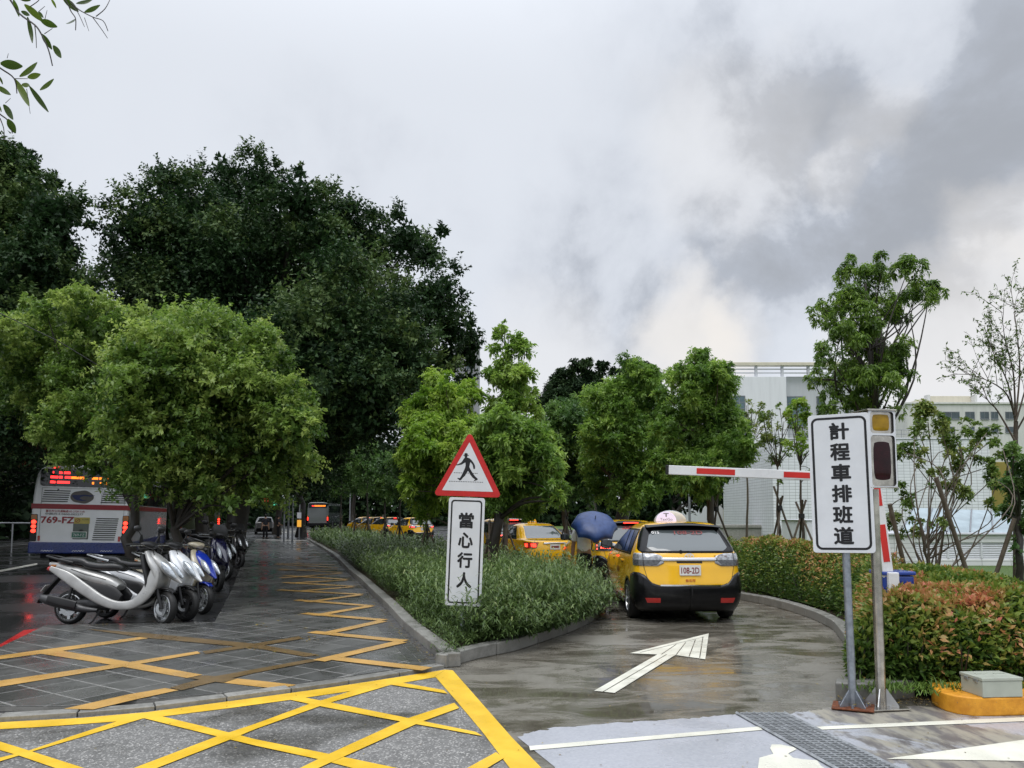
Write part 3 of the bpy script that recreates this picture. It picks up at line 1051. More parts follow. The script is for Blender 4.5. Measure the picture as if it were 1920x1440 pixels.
# --- taxi lane sign
b = G(1600, 1330); s2 = F_PX / b.y
ts = thing('taxi_lane_sign', 'tall white plate with six black characters on a grey pole at the taxi lane entrance', 'road sign', (b.x, b.y, .008))
ts.rotation_euler = (0, R(-.7), R(-26))
mb = MB(); mb.tube([(0, 0, .02), (0, 0, 2.56)], .0335, 18); mb.build('pole', M_POLE, ts, smooth=40)
base_plate(ts, .34, .30, M_RUST); gussets(ts, .033, M_POLE)
Mp = Matrix.Translation((-.012, -.050, 1.985)) @ up
pw, ph = .512, 1.245
mb = MB(); mb.prism(rrect(pw, ph, .028), -.006, .006, 0, Mp); plate = mb.build('text_plate', M_SIGNW, ts, bevel=.002)
mb = MB(); frame_poly(mb, rrect(pw - .052, ph - .052, .055), rrect(pw - .092, ph - .092, .037), .0075, 0, Mp); mb.build('border_line', M_SIGNK, plate)
for i, ch in enumerate('計程車排班道'):
    text_obj(ch, M_SIGNK, plate, Mp @ Matrix.Translation((.004, .468 - i * .1875, .0075)), w=.166, h=.158, bold=.034, name='character')
for z in (1.55, 2.4):
    mb = MB(); mb.box((0, -.022, z), (.11, .035, .03)); mb.build('clamp', M_ALU, ts, bevel=.003)

# --- lane light box on a steel post
b = G(1653, 1329)
lb = thing('lane_signal', 'steel light box with amber lens above a dark red lens on a stainless post', 'signal light', (b.x, b.y, .008), R(9))
mb = MB(); mb.tube([(0, 0, .02), (0, 0, 1.93)], .043, 20); mb.build('pole', M_STEEL, lb, smooth=40)
base_plate(lb, .36, .30, M_STEEL); gussets(lb, .043, M_ALU, .17, .10)
W, Hh, Dp = .262, .685, .24; zc = 1.945 + Hh / 2
Mf = Matrix.Translation((.012, -Dp / 2 - .02, zc)) @ up
mb = MB(); mb.box((.012, 0, zc), (W - .012, Dp, Hh - .01)); hous = mb.build('housing', M_STEEL, lb, bevel=.006)
mb = MB()
outer = [(-W / 2, -Hh / 2), (W / 2, -Hh / 2), (W / 2, Hh / 2), (-W / 2, Hh / 2)]
amb = (0., .234, .228, .196); red = (.002, -.108, .234, .452)
# white face plate with two rounded openings: built from strips round the openings
def face_ring(cx, cy, w, h, x0, x1, y0, y1):
    inner = rrect(w, h, .028, cx, cy, 4)
    m = len(inner); out = []
    for x, y in inner:
        dx, dy = x - cx, y - cy
        t = min(((x1 - cx) if dx > 0 else (cx - x0)) / max(abs(dx), 1e-6), ((y1 - cy) if dy > 0 else (cy - y0)) / max(abs(dy), 1e-6))
        out.append((cx + dx * t, cy + dy * t))
    o = [(x, y, 0) for x, y in out] + [(x, y, 0) for x, y in inner] + [(x, y, -.035) for x, y in inner]
    mb.add(o, [(i, (i + 1) % m, (i + 1) % m + m, i + m) for i in range(m)] , 0, Mf)
    mb.add(o[m:], [(i, (i + 1) % m, (i + 1) % m + m, i + m) for i in range(m)], 1, Mf)
ys = .122
face_ring(*amb, -W / 2, W / 2, ys, Hh / 2); face_ring(*red, -W / 2, W / 2, -Hh / 2, ys)
mb.build('face_plate', [M_SIGNW, M_CARBLK0], lb)
mb = MB(); mb.box((.012, -.005, zc + Hh / 2 + .004), (W + .02, Dp + .05, .014)); mb.build('top_cover', M_STEEL, lb, bevel=.003)
mb = MB(); mb.box((.012, -Dp / 2 - .002, zc - Hh / 2 - .004), (W + .004, .05, .010)); mb.build('lower_lip', M_STEEL, lb, bevel=.002)


def lens(name, cx, cy, w, h, m0, m1):
    mb = MB()
    mb.prism(rrect(w + .004, h + .004, .028, cx, cy), -.055, -.030, 1, Mf)
    pr = mb.build(name, [m0, m1], lb)
    mb = MB(); wv = []
    n = 12
    for j in range(9):
        for i in range(n + 1):
            x = cx + (i / n - .5) * w * .94; y = cy + (j / 8 - .5) * h * .94
            wv.append((x, y, -.030 + .016 * (1 - (2 * i / n - 1) ** 2) ** .5 * (1 - (2 * j / 8 - 1) ** 4) ** .5))
    mb.add(wv, [(j * (n + 1) + i, j * (n + 1) + i + 1, (j + 1) * (n + 1) + i + 1, (j + 1) * (n + 1) + i) for j in range(8) for i in range(n)], 0, Mf)
    mb.build('lens_glass', m0, pr, smooth=60)


lens('amber_lamp', *amb, M_AMBER, M_AMBER); lens('red_lamp', *red, M_REDLENS, M_REDFRAME)

# --- folding barrier behind the light box
Yb = 8.3
A = D(1253, 881, Yb); Hn = D(1640, 897, Yb); B0 = D(1666, 1092, Yb)
gt = thing('parking_barrier', 'folding red and white barrier arm raised from a blue cabinet behind the signs', 'barrier', (B0.x, Yb, .15))
def bar_between(name, p, q, w, d, mat, par, o=0.):
    p = p - gt.location; q = q - gt.location; ax = (q - p); l = ax.length; ax.normalize()
    X = ax; Yv = Vector((0, 1, 0)); Z = X.cross(Yv).normalized(); Yv = Z.cross(X)
    M = Matrix(((X.x, Yv.x, Z.x, 0), (X.y, Yv.y, Z.y, 0), (X.z, Yv.z, Z.z, 0), (0, 0, 0, 1)))
    mb = MB(); mb.box((0, o, 0), (l, d, w), 0, 0, Matrix.Translation((p + q) / 2) @ M)
    return mb.build(name, mat, par, bevel=.006)
u = (Hn - A).normalized()
a1 = bar_between('upper_arm', A, Hn + u * .05, .098, .05, M_BARW, gt)
bar_between('arm_cap', A - u * .028, A, .102, .054, M_BLACKP, a1)
for x0, x1 in ((1305, 1377), (1468, 1540)):
    p = A + (Hn - A) * ((x0 - 1253) / 387); q = A + (Hn - A) * ((x1 - 1253) / 387); off = Vector((0, -.0265, .0)); bar_between('red_band', p + off, q + off, .062, .004, M_BARR, a1)
v = (Hn - B0).normalized()
a2 = bar_between('lower_arm', B0, Hn, .112, .05, M_BARW, gt)
bar_between('red_band', B0 + v * .22 + Vector((0, -.0265, 0)), B0 + v * .62 + Vector((0, -.0265, 0)), .07, .004, M_BARR, a2)
bar_between('red_band', B0 + v * .82 + Vector((0, -.0265, 0)), B0 + v * 1.05 + Vector((0, -.0265, 0)), .07, .004, M_BARR, a2)
mb = MB(); mb.tube([Vector(Hn - gt.location) + Vector((0, -.04, 0)), Vector(Hn - gt.location) + Vector((0, .04, 0))], .05, 16); mb.build('hinge', M_ALU, gt, smooth=40)
mb = MB(); mb.box((.10, .12, .45), (.33, .3, .92)); cab = mb.build('cabinet', M_BLUEBOX, gt, bevel=.02)
mb = MB(); mb.box((.10, .12, .935), (.36, .33, .04)); mb.build('cabinet_lid', M_BLUEBOX, cab, bevel=.012)
mb = MB(); mb.box((.02, -.06, .80), (.11, .06, .30)); mb.build('arm_mount', M_BARW, gt, bevel=.01)

# --- orange plinth with the grey junction box
pl = P2([(1746, 1312), (1748, 1321), (1757, 1328), (1772, 1335), (1795, 1341), (1827, 1345), (1870, 1345), (1930, 1343), (2050, 1339)]) + P2([(2080, 1290), (1775, 1292), (1752, 1303)])
c0 = G(1850, 1320)
mb = MB(); mb.prism([(x - c0.x, y - c0.y) for x, y in pl], -.005, .155)
o = mb.build('kerb_plinth', M_PLINTH, None, smooth=35, bevel=.02, loc=(c0.x, c0.y, .008), seg=3)
tag(o, 'low concrete plinth painted orange with a rounded corner, under the grey junction box', 'plinth')
q = D(1870, 1303, 6.72)
jb = thing('junction_box', 'small pale grey electrical box lying on the orange plinth', 'electrical box', (q.x, 6.80, .163), R(5))
mb = MB(); mb.box((0, 0, .068), (.36, .28, .136)); mb.build('box_body', M_CABGREY, jb, bevel=.006)
mb = MB(); mb.box((0, 0, .150), (.374, .294, .028)); ld = mb.build('lid', M_CABGREY, jb, bevel=.006)
for x in (-.08, .09):
    mb = MB(); mb.box((x, .02, .167), (.10, .018, .008)); mb.build('hinge', M_CABGREY, ld, bevel=.002)
for x in (-.185,):
    for y in (-.06, .06):
        mb = MB(); mb.box((x, y, .128), (.012, .05, .03)); mb.build('latch', M_ALU, jb, bevel=.002)
# ------------------------------------------------------------------ cars


def m_carpaint(name, col):
    n = NT(name); p = n.coord()
    g = n.noise(p, 2.5, 4); d = n.noise(p, 26, 5, .7)
    v = n.N('ShaderNodeTexVoronoi'); v.inputs['Scale'].default_value = 55; n.L(p, v.inputs['Vector'])
    drops = n.mapr(v.outputs['Distance'], .10, .24, 1., 0.)
    sz = n.N('ShaderNodeSeparateXYZ'); n.L(p, sz.inputs[0])
    c = n.mix(n.mapr(g, .3, .7), tuple(x * .93 for x in col), col)
    low = n.mapr(sz.outputs['Z'], .25, .75, 1., 0.)
    c = n.mix(n.math('MULTIPLY', n.mapr(d, .52, .8), n.math('ADD', .10, n.math('MULTIPLY', low, .35))), c, (.16, .11, .05))
    n.bsdf(c, n.mapr(d, .3, .7, .12, .22), 0, .5, .8)
    n.bump(drops, .10, .0015)
    return n.m


M_TAXI = m_carpaint('taxi_yellow', (.86, .47, .006))
M_CARBLK = plain('gloss_black_trim', (.006, .006, .007), .22, 0, .32, var=.3)
M_CARRUB = plain('black_rubber', (.012, .012, .012), .6)
M_GREYCAR = m_carpaint('grey_car_paint', (.12, .12, .12))


def m_glass(name='tinted_car_glass', col=(.022, .028, .030)):
    n = NT(name); p = n.coord()
    v = n.N('ShaderNodeTexVoronoi'); v.inputs['Scale'].default_value = 48; n.L(p, v.inputs['Vector'])
    n.bsdf(col, .03, 0, .75, .6)
    n.bump(n.mapr(v.outputs['Distance'], .08, .22, 1., 0.), .12, .001)
    return n.m


M_GLASS = m_glass()
M_REARGL = m_glass('rear_window_glass', (.085, .10, .105))  # paler base colour stands in for reflected sky and light through the cabin
M_CHROME = plain('chrome', (.75, .75, .76), .12, 1., .5, var=.05)
M_LAMPCLR = plain('clear_tail_lens', (.34, .35, .37), .10, .35, .6, coat=.8, var=.5, vscale=22)
M_LAMPSMK = plain('smoked_tail_lens', (.07, .075, .08), .10, .2, .6, coat=.8, var=.5, vscale=30)
M_REFL = plain('red_reflector', (.40, .015, .012), .15, 0, .6, coat=.5)
M_LAMPON = plain('lit_brake_lamp', (.5, .01, .01), .2, emit=((1., .03, .015), 5.))
M_LAMPDOT = plain('lit_red_diode', (.5, .01, .01), .2, emit=((1., .06, .04), 9.))
M_PLATEW = plain('plate_white', (.66, .66, .63), .4)
M_PLATER = plain('plate_red_ink', (.20, .012, .010), .5)
M_INKRED = plain('red_lettering', (.42, .03, .02), .5)
M_INKDK = plain('brown_lettering', (.16, .05, .02), .5)
M_INKFADE = plain('window_red_lettering', (.30, .07, .07), .4)
M_WHITEINK = plain('white_lettering', (.75, .75, .75), .5)
M_ALLOY = plain('alloy_wheel', (.48, .49, .50), .25, .85, .5, var=.2)
M_TYRE = plain('tyre_rubber', (.013, .013, .013), .55, 0, .35, bump=.3, bscale=40)
M_DOME = None
def _dome():
    n = NT('clear_dome'); p = n.coord()
    b = n.bsdf((.78, .81, .84), .08, 0, .5)
    n.set(b, 'Transmission Weight', .55); n.set(b, 'IOR', 1.25)
    return n.m
M_DOME = _dome()
M_LILAC = plain('lilac_panel', (.66, .62, .86), .35, 0, .4, var=.03, emit=((.74, .70, .95), .18))
M_INKGREY = plain('grey_lettering', (.10, .10, .12), .5)


class Shell:
    """Car body from stacked level outlines; P(z, s) walks the outline at height z from the middle of the tail."""

    def __init__(s, prof, bow=.035, cx=.34, cy=.30, fcx=.5, fcy=.9, sub=5):
        A = np.array(catmull([np.array(p, float) for p in prof], sub))
        for i in range(1, len(A)): A[i, 0] = max(A[i, 0], A[i - 1, 0] + .0015)
        s.A = A; s.z = A[:, 0]; s.bow = bow; s.c = (cx, cy, fcx, fcy)

    def params(s, z): return [float(np.interp(z, s.z, s.A[:, k])) for k in range(1, s.A.shape[1])]

    def outline(s, z, n1=9, n2=9, n3=34, n4=8, n5=6):
        W, Rr, Ff, crown = s.params(z)
        cx, cy, fcx, fcy = s.c
        cx, cy, fcx = min(cx, W * .7), min(cy, (Ff - Rr) * .3), min(fcx, W * .7); fcy = min(fcy, (Ff - Rr) * .4)
        pts = []
        xe = W - cx
        for i in range(n1): x = xe * i / n1; pts.append((x, Rr + crown * (x / W) ** 2))
        y0 = Rr + crown * (xe / W) ** 2; p = 2.5
        for i in range(n2 + 1):
            t = i / n2 * PI / 2
            pts.append((xe + cx * math.sin(t) ** (2 / p), y0 + cy * (1 - math.cos(t) ** (2 / p))))
        ya, yb = y0 + cy, Ff - fcy
        for i in range(1, n3): pts.append((W, ya + (yb - ya) * i / n3))
        fc = .16
        for i in range(n4 + 1):
            t = i / n4 * PI / 2
            pts.append((W - fcx + fcx * math.cos(t) ** (2 / 2.2), yb + (fcy - fc * .3) * math.sin(t) ** (2 / 2.2)))
        xf = W - fcx; ye = pts[-1][1]
        for i in range(1, n5 + 1): pts.append((xf * (1 - i / n5), ye + .05 * (1 - (1 - i / n5) ** 2)))
        a = np.array(pts); yc, hl = (Rr + Ff) / 2, (Ff - Rr) / 2
        a[:, 0] *= 1 - s.bow * np.clip((a[:, 1] - yc) / 2.2, -1.2, 1.2) ** 2
        return a

    def _out(s, z):
        k = round(z, 4)
        if not hasattr(s, '_c'): s._c = {}
        if k not in s._c:
            a = s.outline(z); L = np.concatenate([[0], np.cumsum(np.hypot(*np.diff(a, axis=0).T))]); s._c[k] = (a, L)
        return s._c[k]

    def P(s, z, t):
        a, L = s._out(z); return Vector((float(np.interp(t, L, a[:, 0])), float(np.interp(t, L, a[:, 1])), z))

    def s_at_y(s, z, y):
        a, L = s._out(z); m = len(a) // 2 + 8
        i = int(np.argmax(a[:, 0] > s.params(z)[0] * .55)); k = len(a) - 9
        return float(np.interp(y, a[i:k, 1], L[i:k]))

    def s_at_x(s, z, x):
        a, L = s._out(z); return float(np.interp(x, a[:16, 0], L[:16]))

    def normal(s, z, t):
        e = .012
        u = s.P(z, t + e) - s.P(z, max(t - e, 0)); v = s.P(min(z + e, s.z[-1]), t) - s.P(max(z - e, s.z[0]), t)
        n = u.cross(v); n.normalize(); return n

    def patch(s, mb, zs, lo, hi, nc, off, mi=0, sides=(1, -1), mode='s'):
        """rows of heights zs; columns run from lo(z) to hi(z) (arc length, or y along the side); pushed out by off."""
        for sg in sides:
            vs = []
            for z in zs:
                a, b = lo(z), hi(z)
                if mode == 'y': a, b = s.s_at_y(z, a), s.s_at_y(z, b)
                if mode == 'x': a, b = (abs(a) and math.copysign(s.s_at_x(z, abs(a)), a)) or 0, s.s_at_x(z, b)
                for i in range(nc + 1):
                    t = a + (b - a) * i / nc; m = abs(t)
                    p = s.P(z, m) + s.normal(z, m) * off
                    vs.append((p.x * sg * (1 if t >= 0 else -1), p.y, p.z))
            fs = []
            for j in range(len(zs) - 1):
                for i in range(nc):
                    q = j * (nc + 1) + i; f = (q, q + 1, q + nc + 2, q + nc + 1)
                    fs.append(f if sg > 0 else f[::-1])
            mb.add(vs, fs, mi)
        return mb

    def centre_patch(s, mb, zs, hw, nc, off, mi=0):
        """patch across the middle of the tail, half width hw(z) in x"""
        return s.patch(mb, zs, lambda z: -hw(z), hw, nc, off, mi, (1,), 'x')

    def body(s, name, mat, parent, wheels, wr):
        vs, fs = [], []
        rows = []
        for z in s.z:
            a = s.outline(z); full = [(x, y) for x, y in a] + [(-x, y) for x, y in a[-2:0:-1]]
            rows.append(len(full)); vs += [(x, y, z) for x, y in full]
        n = rows[0]
        for j in range(len(rows) - 1):
            for i in range(n):
                a, b = j * n + i, j * n + (i + 1) % n
                q = (a, b, b + n, a + n)
                c = sum((Vector(vs[k]) for k in q), Vector()) / 4
                if any(abs(c.x) > .45 and math.hypot(c.y - wy, c.z - wz) < wr for wy, wz in wheels): continue
                fs.append(q)
        fs.append(tuple(range((len(rows) - 1) * n, len(rows) * n)))
        mb = MB(); mb.add(vs, fs)
        return mb.build(name, mat, parent, smooth=42)

    def arch(s, mb, wy, wz, r0, r1, off, a0=-10, a1=190, n=22, mi=0, sides=(1, -1)):
        for sg in sides:
            vs, fs = [], []
            for k in range(n + 1):
                t = R(a0 + (a1 - a0) * k / n)
                for r, o in ((r0, -.05), (r0, off), (r1, off)):
                    y, z = wy + r * math.cos(t), max(wz + r * math.sin(t), s.z[0])
                    sp = s.s_at_y(z, y); p = s.P(z, sp); nn = s.normal(z, sp)
                    vs.append(((p.x + nn.x * o) * sg, y, z))
            for k in range(n):
                for q in range(2):
                    a = k * 3 + q; f = (a, a + 1, a + 4, a + 3); fs.append(f if sg < 0 else f[::-1])
            mb.add(vs, fs, mi)
        return mb


_wheel_cache = {}


def wheel(parent, x, y, r, w=.2, spokes=10, rim=.66, mat=None):
    sg = 1 if x > 0 else -1
    key = (r, w, spokes, rim)
    if key not in _wheel_cache:
        M = Matrix.Rotation(R(90), 4, 'Y')
        rr = r * rim
        mt = MB(); mt.lathe([(rr, -w / 2 * .92), (r * .86, -w / 2), (r * .96, -w / 2 * .86), (r, -w / 2 * .6), (r, w / 2 * .6), (r * .96, w / 2 * .86), (r * .86, w / 2), (rr, w / 2 * .92), (rr * .96, w / 2 * .5), (rr * .96, -w / 2 * .5), (rr, -w / 2 * .92)], 40, 0, M)
        mr = MB(); mr.lathe([(rr * 1.0, w / 2 * .93), (rr * .94, w / 2 * .95), (rr * .90, w / 2 * .6), (rr * .88, -w / 2 * .8)], 40, 0, M)
        mr.lathe([(0, w / 2 * .78), (rr * .16, w / 2 * .78), (rr * .22, w / 2 * .66), (rr * .24, w / 2 * .3)], 20, 0, M)
        for k in range(spokes):
            a = 2 * PI * k / spokes
            T = M @ Matrix.Rotation(a, 4, 'Z')
            mr.add([(rr * .18, -rr * .07, w / 2 * .70), (rr * .95, -rr * .095, w / 2 * .90), (rr * .95, rr * .095, w / 2 * .90), (rr * .18, rr * .07, w / 2 * .70), (rr * .18, -rr * .05, w / 2 * .35), (rr * .92, -rr * .06, w / 2 * .55), (rr * .92, rr * .06, w / 2 * .55), (rr * .18, rr * .05, w / 2 * .35)],
                   [(0, 1, 2, 3), (4, 5, 1, 0), (3, 2, 6, 7), (1, 5, 6, 2)], 0, T)
        mr.lathe([(0, -w * .1), (rr * .9, -w * .1)], 24, 1, M)
        _wheel_cache[key] = (mt.mesh('tyre', [M_TYRE], 45), mr.mesh('rim', [mat or M_ALLOY, M_DARK], 40))
    me_t, me_r = _wheel_cache[key]
    t = inst(me_t, 'wheel', parent, (x, y, r), (0, 0, 0 if sg > 0 else PI))
    inst(me_r, 'rim', t)
    return t


def solid(o, t=.006):
    m = o.modifiers.new('thickness', 'SOLIDIFY'); m.thickness = t; m.offset = -1
    return o


def lin(*kv):
    zs = [k[0] for k in kv]; vs = [k[1] for k in kv]
    return lambda z: float(np.interp(z, zs, vs))


def rows(a, b, n): return [a + (b - a) * i / n for i in range(n + 1)]


WAGON = [(.20, .80, .14, 4.42, .05), (.30, .84, .05, 4.52, .07), (.45, .862, .01, 4.56, .08), (.60, .868, .0, 4.56, .08), (.72, .866, .02, 4.54, .08), (.80, .862, .035, 4.48, .08), (.90, .858, .05, 4.30, .075), (.98, .85, .07, 3.95, .07), (1.06, .836, .10, 3.62, .065),
         (1.16, .80, .16, 3.38, .06), (1.30, .745, .29, 3.00, .055), (1.42, .69, .40, 2.62, .05), (1.50, .645, .47, 2.32, .05), (1.545, .60, .53, 2.10, .05), (1.575, .52, .63, 1.95, .05), (1.592, .38, .82, 1.75, .04), (1.60, .18, 1.05, 1.5, .03)]
SH_W = Shell(WAGON)


def wagon_taxi(name, label, loc, rz, group, lit=False, plate='108-2D', dome=True, hero=True):
    t = thing(name, label, 'taxi', loc, rz, group)
    sh = SH_W
    wheels = [(.90, .32), (3.62, .32)]
    body = sh.body('body', M_TAXI, t, wheels, .345)
    # underside and wheel wells
    mb = MB(); mb.box((0, 2.2, .36), (1.20, 3.9, .34)); mb.build('underbody', M_DARK, t)
    for wy, wz in wheels:
        for sg in (1, -1): wheel(t, sg * .765, wy, .318, .20)
    # arch lips and sills
    for sg in (1, -1):
        for wy, wz in wheels:
            mb = MB(); sh.arch(mb, wy, wz, .335, .375, .006, sides=(sg,)); mb.build('wheel_arch_trim', M_CARBLK, t, smooth=40)
        mb = MB(); sh.patch(mb, rows(.205, .29, 3), lambda z: 1.25, lambda z: 3.28, 16, .012, 0, (sg,), 'y'); solid(mb.build('side_sill', M_CARBLK, t, smooth=40))
    # rear bumper, black, rising to the corners
    mb = MB()
    ztop = lambda x: float(np.interp(abs(x), [0, .45, .60, .70, .80, .95, 1.4], [.60, .60, .64, .76, .80, .80, .72]))
    n = 44; zb = .196
    for sg in (1, -1):
        vs = []
        for i in range(n + 1):
            # arc length up to the wheel arch
            send = sh.s_at_y(.5, .56); sp = send * i / n
            zt = ztop(sp)
            for j in range(11):
                z = zb + (zt - zb) * j / 10; p = sh.P(z, sp) + sh.normal(z, sp) * (.012 + .014 * math.sin(PI * j / 10))
                vs.append((p.x * sg, p.y, p.z))
        fs = [(i * 11 + j, (i + 1) * 11 + j, (i + 1) * 11 + j + 1, i * 11 + j + 1) for i in range(n) for j in range(10)]
        mb.add(vs, fs if sg > 0 else [f[::-1] for f in fs])
    bump = solid(mb.build('bumper', M_CARBLK, t, smooth=40), .02)
    for sg in (1, -1):
        mb = MB(); sh.patch(mb, rows(.345, .415, 2), lambda z: .47, lambda z: .67 + (z - .345) * .4, 6, .032, 0, (sg,)); solid(mb.build('reflector', M_REFL, bump))
    mb = MB(); sh.centre_patch(mb, [.596, .606, .616], lambda z: .47, 16, .030); solid(mb.build('chrome_strip', M_CHROME, bump), .01)
    # front bumper bar (seldom seen)
    mb = MB(); mb.box((0, 4.44, .42), (1.3, .1, .22)); mb.build('front_grille', M_CARBLK, t, bevel=.03)
    # tailgate outline: thin dark shut lines
    mb = MB()
    def shut(pts, w=.004):
        for sg in (1, -1):
            vs = []
            for z, sp in pts:
                p0 = sh.P(z, sp - w) + sh.normal(z, sp) * .0035; p1 = sh.P(z, sp + w) + sh.normal(z, sp) * .0035
                vs += [(p0.x * sg, p0.y, p0.z), (p1.x * sg, p1.y, p1.z)]
            fs = [(2 * i, 2 * i + 1, 2 * i + 3, 2 * i + 2) for i in range(len(pts) - 1)]
            mb.add(vs, fs if sg > 0 else [f[::-1] for f in fs])
    shut([(z, float(np.interp(z, [.61, .68, .90, 1.09], [.52, .66, .72, .72]))) for z in rows(.61, 1.09, 10)])
    for yd in (1.34, 2.42):
        shut([(z, sh.s_at_y(z, yd + (.06 * (z - .3)))) for z in rows(.30, 1.05, 12)])
    shut([(z, sh.s_at_y(z, 1.10 + (1.34 - 1.10) * abs(z - .66) / .4)) for z in rows(.66, 1.05, 6)])
    mb.build('shut_line', M_CARRUB, t)
    # rear window with a black surround, wrapping to the pillars
    mb = MB(); sh.patch(mb, rows(1.105, 1.515, 14), lambda z: 0, lambda z: float(np.interp(z, [1.105, 1.16, 1.42, 1.515], [.74, .86, .82, .70])), 18, .006); surround = solid(mb.build('rear_window_surround', M_CARBLK, t, smooth=40))
    mb = MB(); sh.centre_patch(mb, rows(1.135, 1.455, 12), lambda z: float(np.interp(z, [1.135, 1.18, 1.38, 1.455], [.56, .64, .57, .50])), 22, .010); rw = mb.build('rear_window', M_REARGL, t, smooth=40)
    # spoiler over the window
    mb = MB(); vs = []
    for i in range(15):
        x = -.60 + 1.2 * i / 14; k = (x / .6) ** 2
        yb = .36 + .06 * k; zt = 1.548 - .035 * k
        vs += [(x, yb, zt - .008), (x, yb + .012, zt + .004), (x, yb + .26, zt + .030), (x, yb + .22, zt - .05)]
    fs = [(4 * i + a, 4 * i + 4 + a, 4 * i + 4 + (a + 1) % 4, 4 * i + (a + 1) % 4) for i in range(14) for a in range(4)]
    mb.add(vs, fs + [(0, 1, 2, 3), (59, 58, 57, 56)]); sp = mb.build('spoiler', M_CARBLK, t, smooth=50, fix=True)
    if lit:
        mb = MB(); mb.box((0, .355, 1.532), (.34, .02, .026)); mb.build('high_brake_lamp', M_LAMPON, sp)
    # side windows
    names = (('quarter_window', 1.03, 1.40, .83, 1.20), ('rear_side_window', 1.45, 2.30, 1.26, 2.12), ('front_side_window', 2.36, 3.34, 2.18, 2.62))
    mb = MB(); sh.patch(mb, rows(1.055, 1.475, 12), lambda z: float(np.interp(z, [1.055, 1.475], [.70, .72])), lambda z: float(np.interp(z, [1.055, 1.10, 1.475], [3.50, 3.40, 2.62])), 44, .0065, 0, (1, -1), 'y'); solid(mb.build('window_frame', M_CARBLK, t, smooth=40))
    for nm, a0, b0, a1, b1 in names:
        for sg in (1, -1):
            mb = MB(); sh.patch(mb, rows(1.085, 1.445, 8), lin((1.085, a0), (1.445, a0 + .12 if nm != 'front_side_window' else a0 + .02)), lin((1.085, b0), (1.445, b0 - (.62 if nm == 'front_side_window' else .0))), 12, .011, 0, (sg,), 'y')
            mb.build(nm, M_GLASS, t, smooth=40)
    # windscreen
    mb = MB(); vs = []
    for j in range(9):
        z = 1.09 + (1.50 - 1.09) * j / 8; W, Rr, Ff, c = sh.params(z); 
        for i in range(13):
            x = (W - .08) * (i / 6 - 1); vs.append((x, Ff - .02 - .34 * (x / W) ** 2 + .012, z))
    mb.add(vs, [(j * 13 + i, j * 13 + i + 1, (j + 1) * 13 + i + 1, (j + 1) * 13 + i) for j in range(8) for i in range(12)]); mb.build('windscreen', M_GLASS, t, smooth=40)
    # lamps
    for sg in (1, -1):
        mb = MB(); sh.patch(mb, rows(.905, 1.095, 8), lin((.905, .50), (.95, .40), (1.06, .42), (1.095, .56)), lin((.905, .98), (1.0, 1.03), (1.095, .96)), 22, .014, 0, (sg,)); lamp = solid(mb.build('tail_lamp', M_LAMPCLR, t, smooth=40), .02)
        mb = MB(); sh.patch(mb, rows(.915, .995, 3), lin((.905, .53), (.995, .43)), lin((.905, .93), (.995, .97)), 14, .0165, 0, (sg,)); mb.build('lower_lens', M_LAMPSMK, lamp, smooth=40)
        mb = MB(); sh.patch(mb, rows(.90, 1.098, 6), lambda z: .715, lambda z: .727, 1, .018, 0, (sg,)); mb.build('lens_seam', M_CARRUB, lamp)
        if lit:
            for k in range(7):
                a = .76 - .046 * k if k < 5 else .88; zz0 = .955 if k < 5 else (.93, 1.0)[k - 5]
                mb = MB(); sh.patch(mb, [zz0, zz0 + .03], lambda z, a=a: a, lambda z, a=a: a + .028, 1, .020, 0, (sg,)); mb.build('diode', M_LAMPDOT, lamp)
    # chrome bar over the plate
    mb = MB(); sh.centre_patch(mb, rows(.982, 1.028, 4), lambda z: .44, 20, .022); solid(mb.build('chrome_bar', M_CHROME, t, smooth=40), .016)
    mb = MB(); sh.centre_patch(mb, rows(.952, .975, 2), lambda z: .20, 8, .010); solid(mb.build('plate_light', M_CARBLK, t), .01)
    # licence plate
    y0 = sh.P(.84, 0).y; tilt = R(-4)
    Mp = Matrix.Translation((0, y0 - .022, .842)) @ Matrix.Rotation(tilt, 4, 'X') @ Matrix.Rotation(R(90), 4, 'X')
    mb = MB(); mb.prism(rrect(.335, .160, .012), -.004, .004, 0, Mp); pl = mb.build('number_plate', M_PLATEW, t)
    text_obj(plate, M_PLATER, pl, Mp @ Matrix.Translation((0, -.004, .0052)), w=.285, h=.098, bold=.018)
    if hero:
        Mr = lambda x, z, dy=.012: Matrix.Translation((x, sh.P(z, abs(x)).y - dy, z)) @ Matrix.Rotation(R(-6), 4, 'X') @ Matrix.Rotation(R(90), 4, 'X')
        text_obj('台北市', M_INKRED, t, Mr(0, .686), w=.155, h=.045, bold=.02)
        text_obj('TSAKIS', M_INKDK, t, Mr(.50, 1.052) @ Matrix.Rotation(R(0), 4, 'Z'), w=.205, h=.034, bold=.02, spacing=1.3)
        # emblem of three ovals
        em = None
        Me = Mr(0, 1.056, .028)
        def ring(a, b, wd, cx=0., cy=0., z=0.):
            m = 28; o = [(cx + a * math.cos(2 * PI * k / m), cy + b * math.sin(2 * PI * k / m), z) for k in range(m)]; i_ = [(cx + (a - wd) * math.cos(2 * PI * k / m), cy + (b - wd) * math.sin(2 * PI * k / m), z) for k in range(m)]
            o2 = [(x, y, z + .006) for x, y, _ in i_]
            return o + i_, [(k, (k + 1) % m, (k + 1) % m + m, k + m) for k in range(m)]
        mb = MB(); mb.add(*ring(.074, .050, .011), 0, Me); mb.add(*ring(.026, .046, .009, 0, 0, .001), 0, Me); mb.add(*ring(.050, .021, .009, 0, .022, .002), 0, Me)
        mb.build('emblem', M_CHROME, t)
